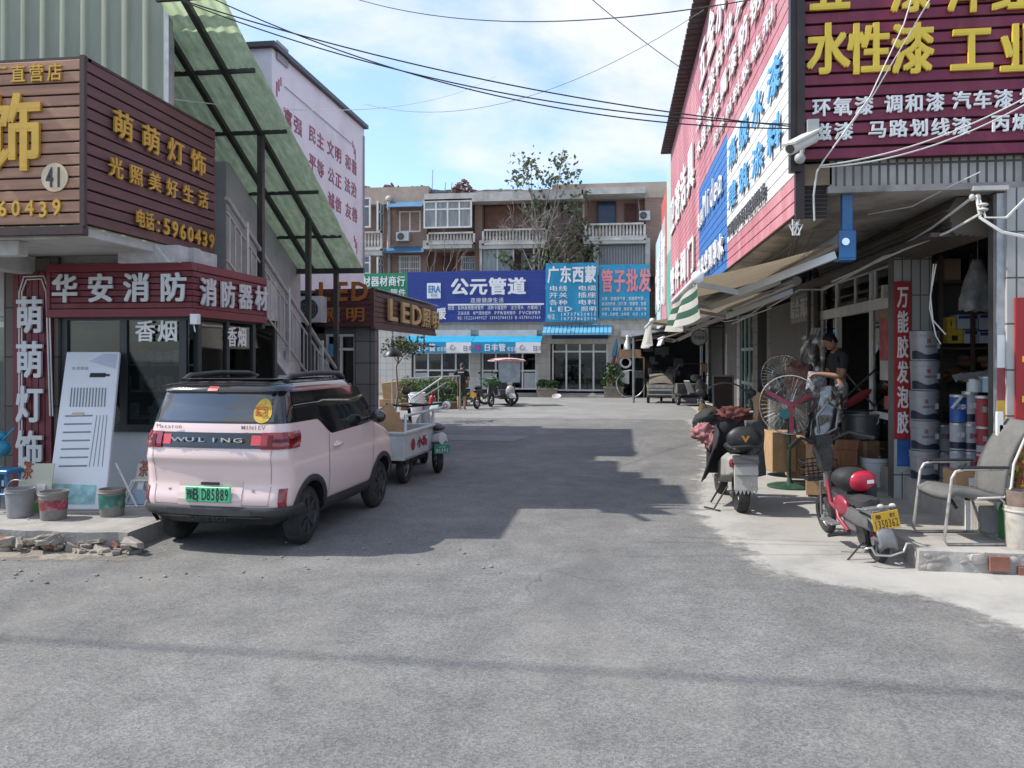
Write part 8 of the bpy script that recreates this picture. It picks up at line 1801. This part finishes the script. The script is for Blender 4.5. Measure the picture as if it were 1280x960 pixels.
# more goods packed about the entrance
for lab, u, v0, Y, w_, h_, bm in (('white pail on the floor before the shelf post', 1178, 600, 9.75, .26, .30, wpl), ('grey pail stacked on the white pail by the shelf post', 1178, 568, 9.75, .25, .30, greyt)):
    q = AY(u, v0, Y); q.z = .425 if 'white pail on' in lab else .73; tin(lab, q, w_ / 2, h_, bm, '漆', MATS['print_red'])
for k, (u, z, lab) in enumerate(((1192, 2.62, 'brown carton high on the top board, by the shelf post'), (1214, 2.62, 'brown carton high on the top board, second from the post'), (1237, 2.62, 'brown carton high on the top board, by the shutter rail'))):
    q = AY(u, 300, 10.05); carton(lab, Vector((q.x, 10.1, AY(1215, 434, 10.0).z + .782)), .30, .24, .26, 0, mat=MATS['dark_carton'], tape=False)
# carton on the step
a, b_ = AY(1131, 606, 8.75), AY(1226, 580, 8.75)
o = thing('long_carton', 'long low carton lying on the inner step behind the office chair', 'box', ((a.x + b_.x) / 2, 8.75, .42)); m = MB(); m.box(3.32, 4.02, 8.45, 8.75, .422, .66); m.build('carton', cardboard, o, bevel=.008)
m = MB(); m.text('易碎', (3.72, 8.45, .46), *XF, .18, .08, .002, .0, .9, lift=.001); m.build('lettering', M('teal_print', (.05, .25, .30), .7), o)
m = MB(); m.box(3.45, 3.5, 8.446, 8.45, .52, .6); m.build('label', white_paint, o)
# office chair
ch = thing('office_chair', 'worn grey office armchair on a steel sled base at the platform edge', 'chair', (3.05, 7.62, .17), R(-82))
meshg = M('worn_grey_mesh', (.125, .122, .117), .85, var=.18, vs=6, bump=.4, bs=120, dirt=((.20, .19, .18), .4, 4)); rusty = M('rust_flecked_tube', (.48, .46, .43), .4, .5, var=.15, dirt=((.14, .07, .04), .8, 9))
# local: -y forward (towards the street), +y back
m = MB(); m.grid(lambda s, t: Vector(((s - .5) * .47, -.27 + .52 * t, .43 + .03 * math.cos(t * 3) - .015 * math.sin(math.pi * s) - .05 * max(0, .15 - t) / .15)), 10, 12); m.build('seat', meshg, ch, local=True, smooth=70, solid=.06)
m = MB(); m.grid(lambda s, t: Vector(((s - .5) * (.45 - .07 * t), .25 + .26 * t - .07 * math.sin(t * math.pi) , .40 + .66 * t)), 10, 14); m.build('backrest', meshg, ch, local=True, smooth=70, solid=.03)
for s_ in (-1, 1):
    x = s_ * .26
    m = MB(); m.tube([(x, .22, .66), (x, -.12, .66), (x, -.20, .64), (x, -.235, .58), (x, -.27, .30), (x, -.30, .05), (x, -.27, .014), (x, .30, .014), (x, .335, .05), (x, .22, .38), (x * .9, .2, .41)], .0135, 8); m.build('leg', rusty, ch, local=True, smooth=60)
    m = MB(); m.bar((x, .26, .675), (x, -.17, .675), .045, .022); m.build('armrest', black_plastic, ch, local=True, bevel=.008, seg=2)
    m = MB(); xb = s_ * .235; m.tube([(xb, .0, .405), (xb, .24, .41), (xb * .98, .30, .50), (xb * .93, .33, .70), (xb * .82, .50, 1.05)], .011, 8); m.tube([(xb * .82, .50, 1.05), (xb * .8, .515, 1.07)], .016, 8); m.build('back_rail', M('cream_rail', (.56, .54, .49), .5), ch, local=True, smooth=60)
m = MB(); m.bar((-.26, .3, .014), (.26, .3, .014), .02, .02); m.bar((-.24, 0, .395), (.24, 0, .395), .03, .02); m.build('cross_bar', rusty, ch, local=True)
m = MB(); m.bar((.05, -.15, .40), (.1, -.1, .29), .05, .015); m.build('hanging_strap', black_plastic, ch, local=True)
# rusty bucket, green bottle, plant at the right edge
rb = pail(GR(1277, 684, .17), .135, .36, M('rusted_white_bucket', (.46, .43, .38), .7, var=.2, vs=5, dirt=((.20, .085, .04), .75, 4)), 'rusty_bucket', 'rust-stained white bucket on the platform below the red pillar board', handle=False)
m = MB(); p = GR(1276, 684, .17) + UZ * .34; m.lathe([(0, 0), (.11, 0), (.12, .12), (.118, .13), (0, .1)], p + Vector((.0, .0, .02)), UZ, 18); single(m, 'rusty_can', 'rusty open can standing on the rust-stained bucket', 'can', M('rusty_can', (.20, .15, .12), .8, var=.4, vs=6, dirt=((.3, .1, .05), .6, 6)), smooth=40)
m = MB(); p = GR(1263, 668, .17); p = AY(1262, 650, 7.62); m.lathe([(0, 0), (.085, 0), (.085, .28), (.06, .35), (.03, .37), (.03, .41), (0, .41)], Vector((p.x, 7.62, .17)), UZ, 18); single(m, 'green_bottle', 'green plastic bottle behind the office chair by the pillar', 'bottle', M('green_plastic', (.012, .16, .03), .4), smooth=40)
o = thing('small_plant', 'yellow-green plant in the corner above the rusty can', 'plant', (AY(1279, 640, 7.5).x + .03, 7.55, .17)); rnd = random.Random(3); m = MB(); q = Vector(o.location); m.tube([q, q + UZ * .75], .01, 5); m.build('stem', bark, o)
m = MB()
for k in range(60): leaf(m, rnd, q + Vector((rnd.gauss(0, .05), rnd.gauss(0, .05), .42 + rnd.random() * .36)), rnd.uniform(.04, .08))
m.build('leaves', MTRANS('yellow_leaf', (.26, .25, .03), .3, .6, var=.4, vs=5), o)
m = MB(); a = AY(1250, 480, 7.9); m.box(3.44, 3.5, 7.78, 7.82, 1.05, 1.18); m.box(3.42, 3.47, 7.78, 7.82, 1.05, 1.3); single(m, 'white_bracket', 'small broken white bracket on the corner pillar edge', 'bracket', white_paint)
m = MB(); p = Vector((2.78, 7.28, .171)); m.box(3.2, 3.24, 7.9, 7.92, .17, .5); m.box(3.2, 3.36, 7.9, 7.92, .47, .5); single(m, 'white_tube_frame', 'thin white square tube frame against the inner step', 'frame', white_paint)

# ================================================================== WIRES
def wire(label, pts, r_, mat, name='overhead_wire', group=None):
    m = MB(); m.tube(pts, r_, 5, caps=False); return single(m, name, label, 'wire', mat, group=group, smooth=60)
wb_ = M('black_cable', (.02, .02, .022), .6); ww = M('white_cable', (.60, .60, .57), .5, var=.1); wgr = M('grey_cable', (.22, .22, .23), .6)
A = AY(988, 158, 7.7)                                    # bracket point on the crimson sign corner
G1 = 'overhead wires running from the crimson sign corner across the street'
wire('black wire from the crimson sign corner that ends highest above the canopy', arc(A, AX(165, -20, -4.4), .18, 30), .0065, wb_, group=G1)
wire('second black wire from the crimson sign corner, close below the upper one', arc(A + UZ * .02, AX(198, -10, -4.5), .28, 30), .0065, wb_, group=G1)
wire('lower sagging black wire from the crimson sign corner toward the canopy', arc(A - UZ * .02, AX(238, -15, -4.3), .35, 30), .0065, wb_, group=G1)
wire('topmost black wire crossing the sky between the two roofs', arc(AY(980, -8, 9.5), AY(430, -6, 15.5), .42, 30), .008, wb_)
wire('thin black wire dropping steeply from the sky onto the side hoarding', arc(AY(735, -5, 14), AX(862, 92, 1.6), .05, 16), .008, wb_)
wire('thin pale line slanting from the slogan house up to the hoarding roof', arc(AX(455, 130, -6.2), AX(880, 12, 1.5), .8, 20), .006, wgr)
wire('white line strung level from the green canopy past the slogan house', arc(AY(200, 122, 9.0), AY(620, 95, 24), .5, 24), .007, ww)
# white wires across the front sign
B0 = AY(1030, 200, 7.62)
G2 = 'white cables fanning out across the crimson sign'
wire('steeper white cable slanting up across the yellow characters', [B0, AY(1088, 120, 7.6), AY(1130, 30, 7.58), AY(1142, -10, 7.55)], .006, ww, group=G2)
wire('less steep white cable slanting up across the yellow characters', [B0, AY(1092, 118, 7.6), AY(1150, 20, 7.58), AY(1168, -10, 7.55)], .006, ww, group=G2)
wire('upper of two white cables sagging across the white characters', arc(AY(1026, 207, 7.6), AY(1290, 118, 7.2), .10, 16), .007, ww, group=G2)
wire('lower of two white cables sagging across the white characters', arc(AY(1026, 209, 7.61), AY(1290, 126, 7.25), .12, 16), .007, ww, group=G2)
wire('white cable hanging down from the security camera bracket', [B0, AY(1021, 215, 7.65), AY(1017, 245, 7.7), AY(1018, 276, 7.75)], .009, ww)
q = AX(1215, 247, 3.2); m = MB()
for dx0 in (0, .05): m.ball(q + Vector((dx0, 0, 0)), .026, .026, .034)
m.ball(AX(1229, 262, 3.2), .042, .042, .017); m.ball(AX(1229, 256, 3.2), .042, .042, .017); m.bar(q + UZ * .08, q + Vector((.3, 0, .08)), .06, .04)
single(m, 'insulator', 'cluster of white porcelain insulators under the soffit', 'insulator', M('porcelain', (.5, .48, .44), .3, var=.1), smooth=60)
wire('thick pale cable from the insulators down to the awnings', [q, AX(1165, 285, 3.1), AX(1110, 318, 3.05), AX(1075, 337, 2.9), AX(1040, 352, 2.8)], .014, ww)
wire('second pale cable from the insulators sagging under the soffit', [AX(1229, 265, 3.2), AX(1185, 290, 3.1), AX(1130, 312, 3.05), AX(1090, 330, 2.95), AX(1030, 362, 2.8), AX(1000, 362, 2.75), AX(960, 385, 2.7)], .012, ww)
wire('thick white cable curving from the insulators to the tiled pillar', [q + Vector((.04, 0, 0)), AY(1225, 272, 7.7), AY(1252, 290, 7.65), AY(1290, 298, 7.6)], .016, ww)
wire('thinner white cable looping up from the insulators over the tiled pillar', [q + Vector((.06, 0, 0)), AY(1232, 272, 7.7), AY(1258, 272, 7.65), AY(1290, 240, 7.6)], .012, ww)
wire('thin pale wire rising under the soffit to the tiled fascia', [AY(1085, 268, 8.6), AY(1140, 258, 8.2), AY(1185, 234, 7.82), AY(1225, 215, 7.7)], .005, ww)
wire('loop of white cable hanging inside the paint shop', [AY(1170, 330, 8.6), AY(1163, 370, 8.6), AY(1166, 400, 8.6), AY(1182, 418, 8.6)], .008, ww); wire('second loop of white cable hanging inside the paint shop', [AY(1167, 330, 8.6), AY(1162, 385, 8.6), AY(1170, 420, 8.6), AY(1176, 430, 8.6)], .007, ww)
m = MB(); rnd = random.Random(14)
for k in range(7):
    a = AY(rnd.uniform(990, 1018), rnd.uniform(280, 300), 7.9); b__ = AX(rnd.uniform(930, 1000), rnd.uniform(318, 345), 2.2); m.tube(arc(a, b__, rnd.uniform(.02, .12), 10), .006, 4, caps=False)
single(m, 'cable_tangle', 'tangle of dark wires below the corner of the side hoarding', 'wires', wb_)
m = MB(); p = AY(995, 281, 7.85)
for k in range(6): a = k * 1.05; m.tube([p, p + Vector((.06 * math.cos(a), 0, .06 * math.sin(a))), p + Vector((.03 * math.cos(a + 1), .0, -.1))], .008, 5)
single(m, 'cable_knot', 'knot of white cable ends at the corner post foot', 'wires', ww)
wire('white cables looping under the brown awnings', [AX(1000, 362, 2.75), AX(960, 378, 2.7), AX(930, 398, 2.7), AX(905, 402, 2.6), AX(893, 396, 2.6)], .011, ww); wire('second cable looping under the brown awnings', [AX(965, 385, 2.7), AX(945, 392, 2.7), AX(915, 405, 2.65)], .010, ww)
# thick cable over the crossing: its shadow lies along the near asphalt
S0, S1 = GR(-60, 795), GR(1340, 872); hgt = 13.0; kx = -SUN_DIR.x / SUN_DIR.z; ky = -SUN_DIR.y / SUN_DIR.z
a, b__ = S0 + Vector((-kx * hgt, -ky * hgt, hgt)), S1 + Vector((-kx * hgt, -ky * hgt, hgt)); d = (b__ - a)
m = MB(); m.tube(arc(a - d * 2, b__ + d * 2, .0, 20), .026, 8); o = single(m, 'cable_bundle', 'thick black cable bundle hung high along the crossing road', 'cable', wb_)
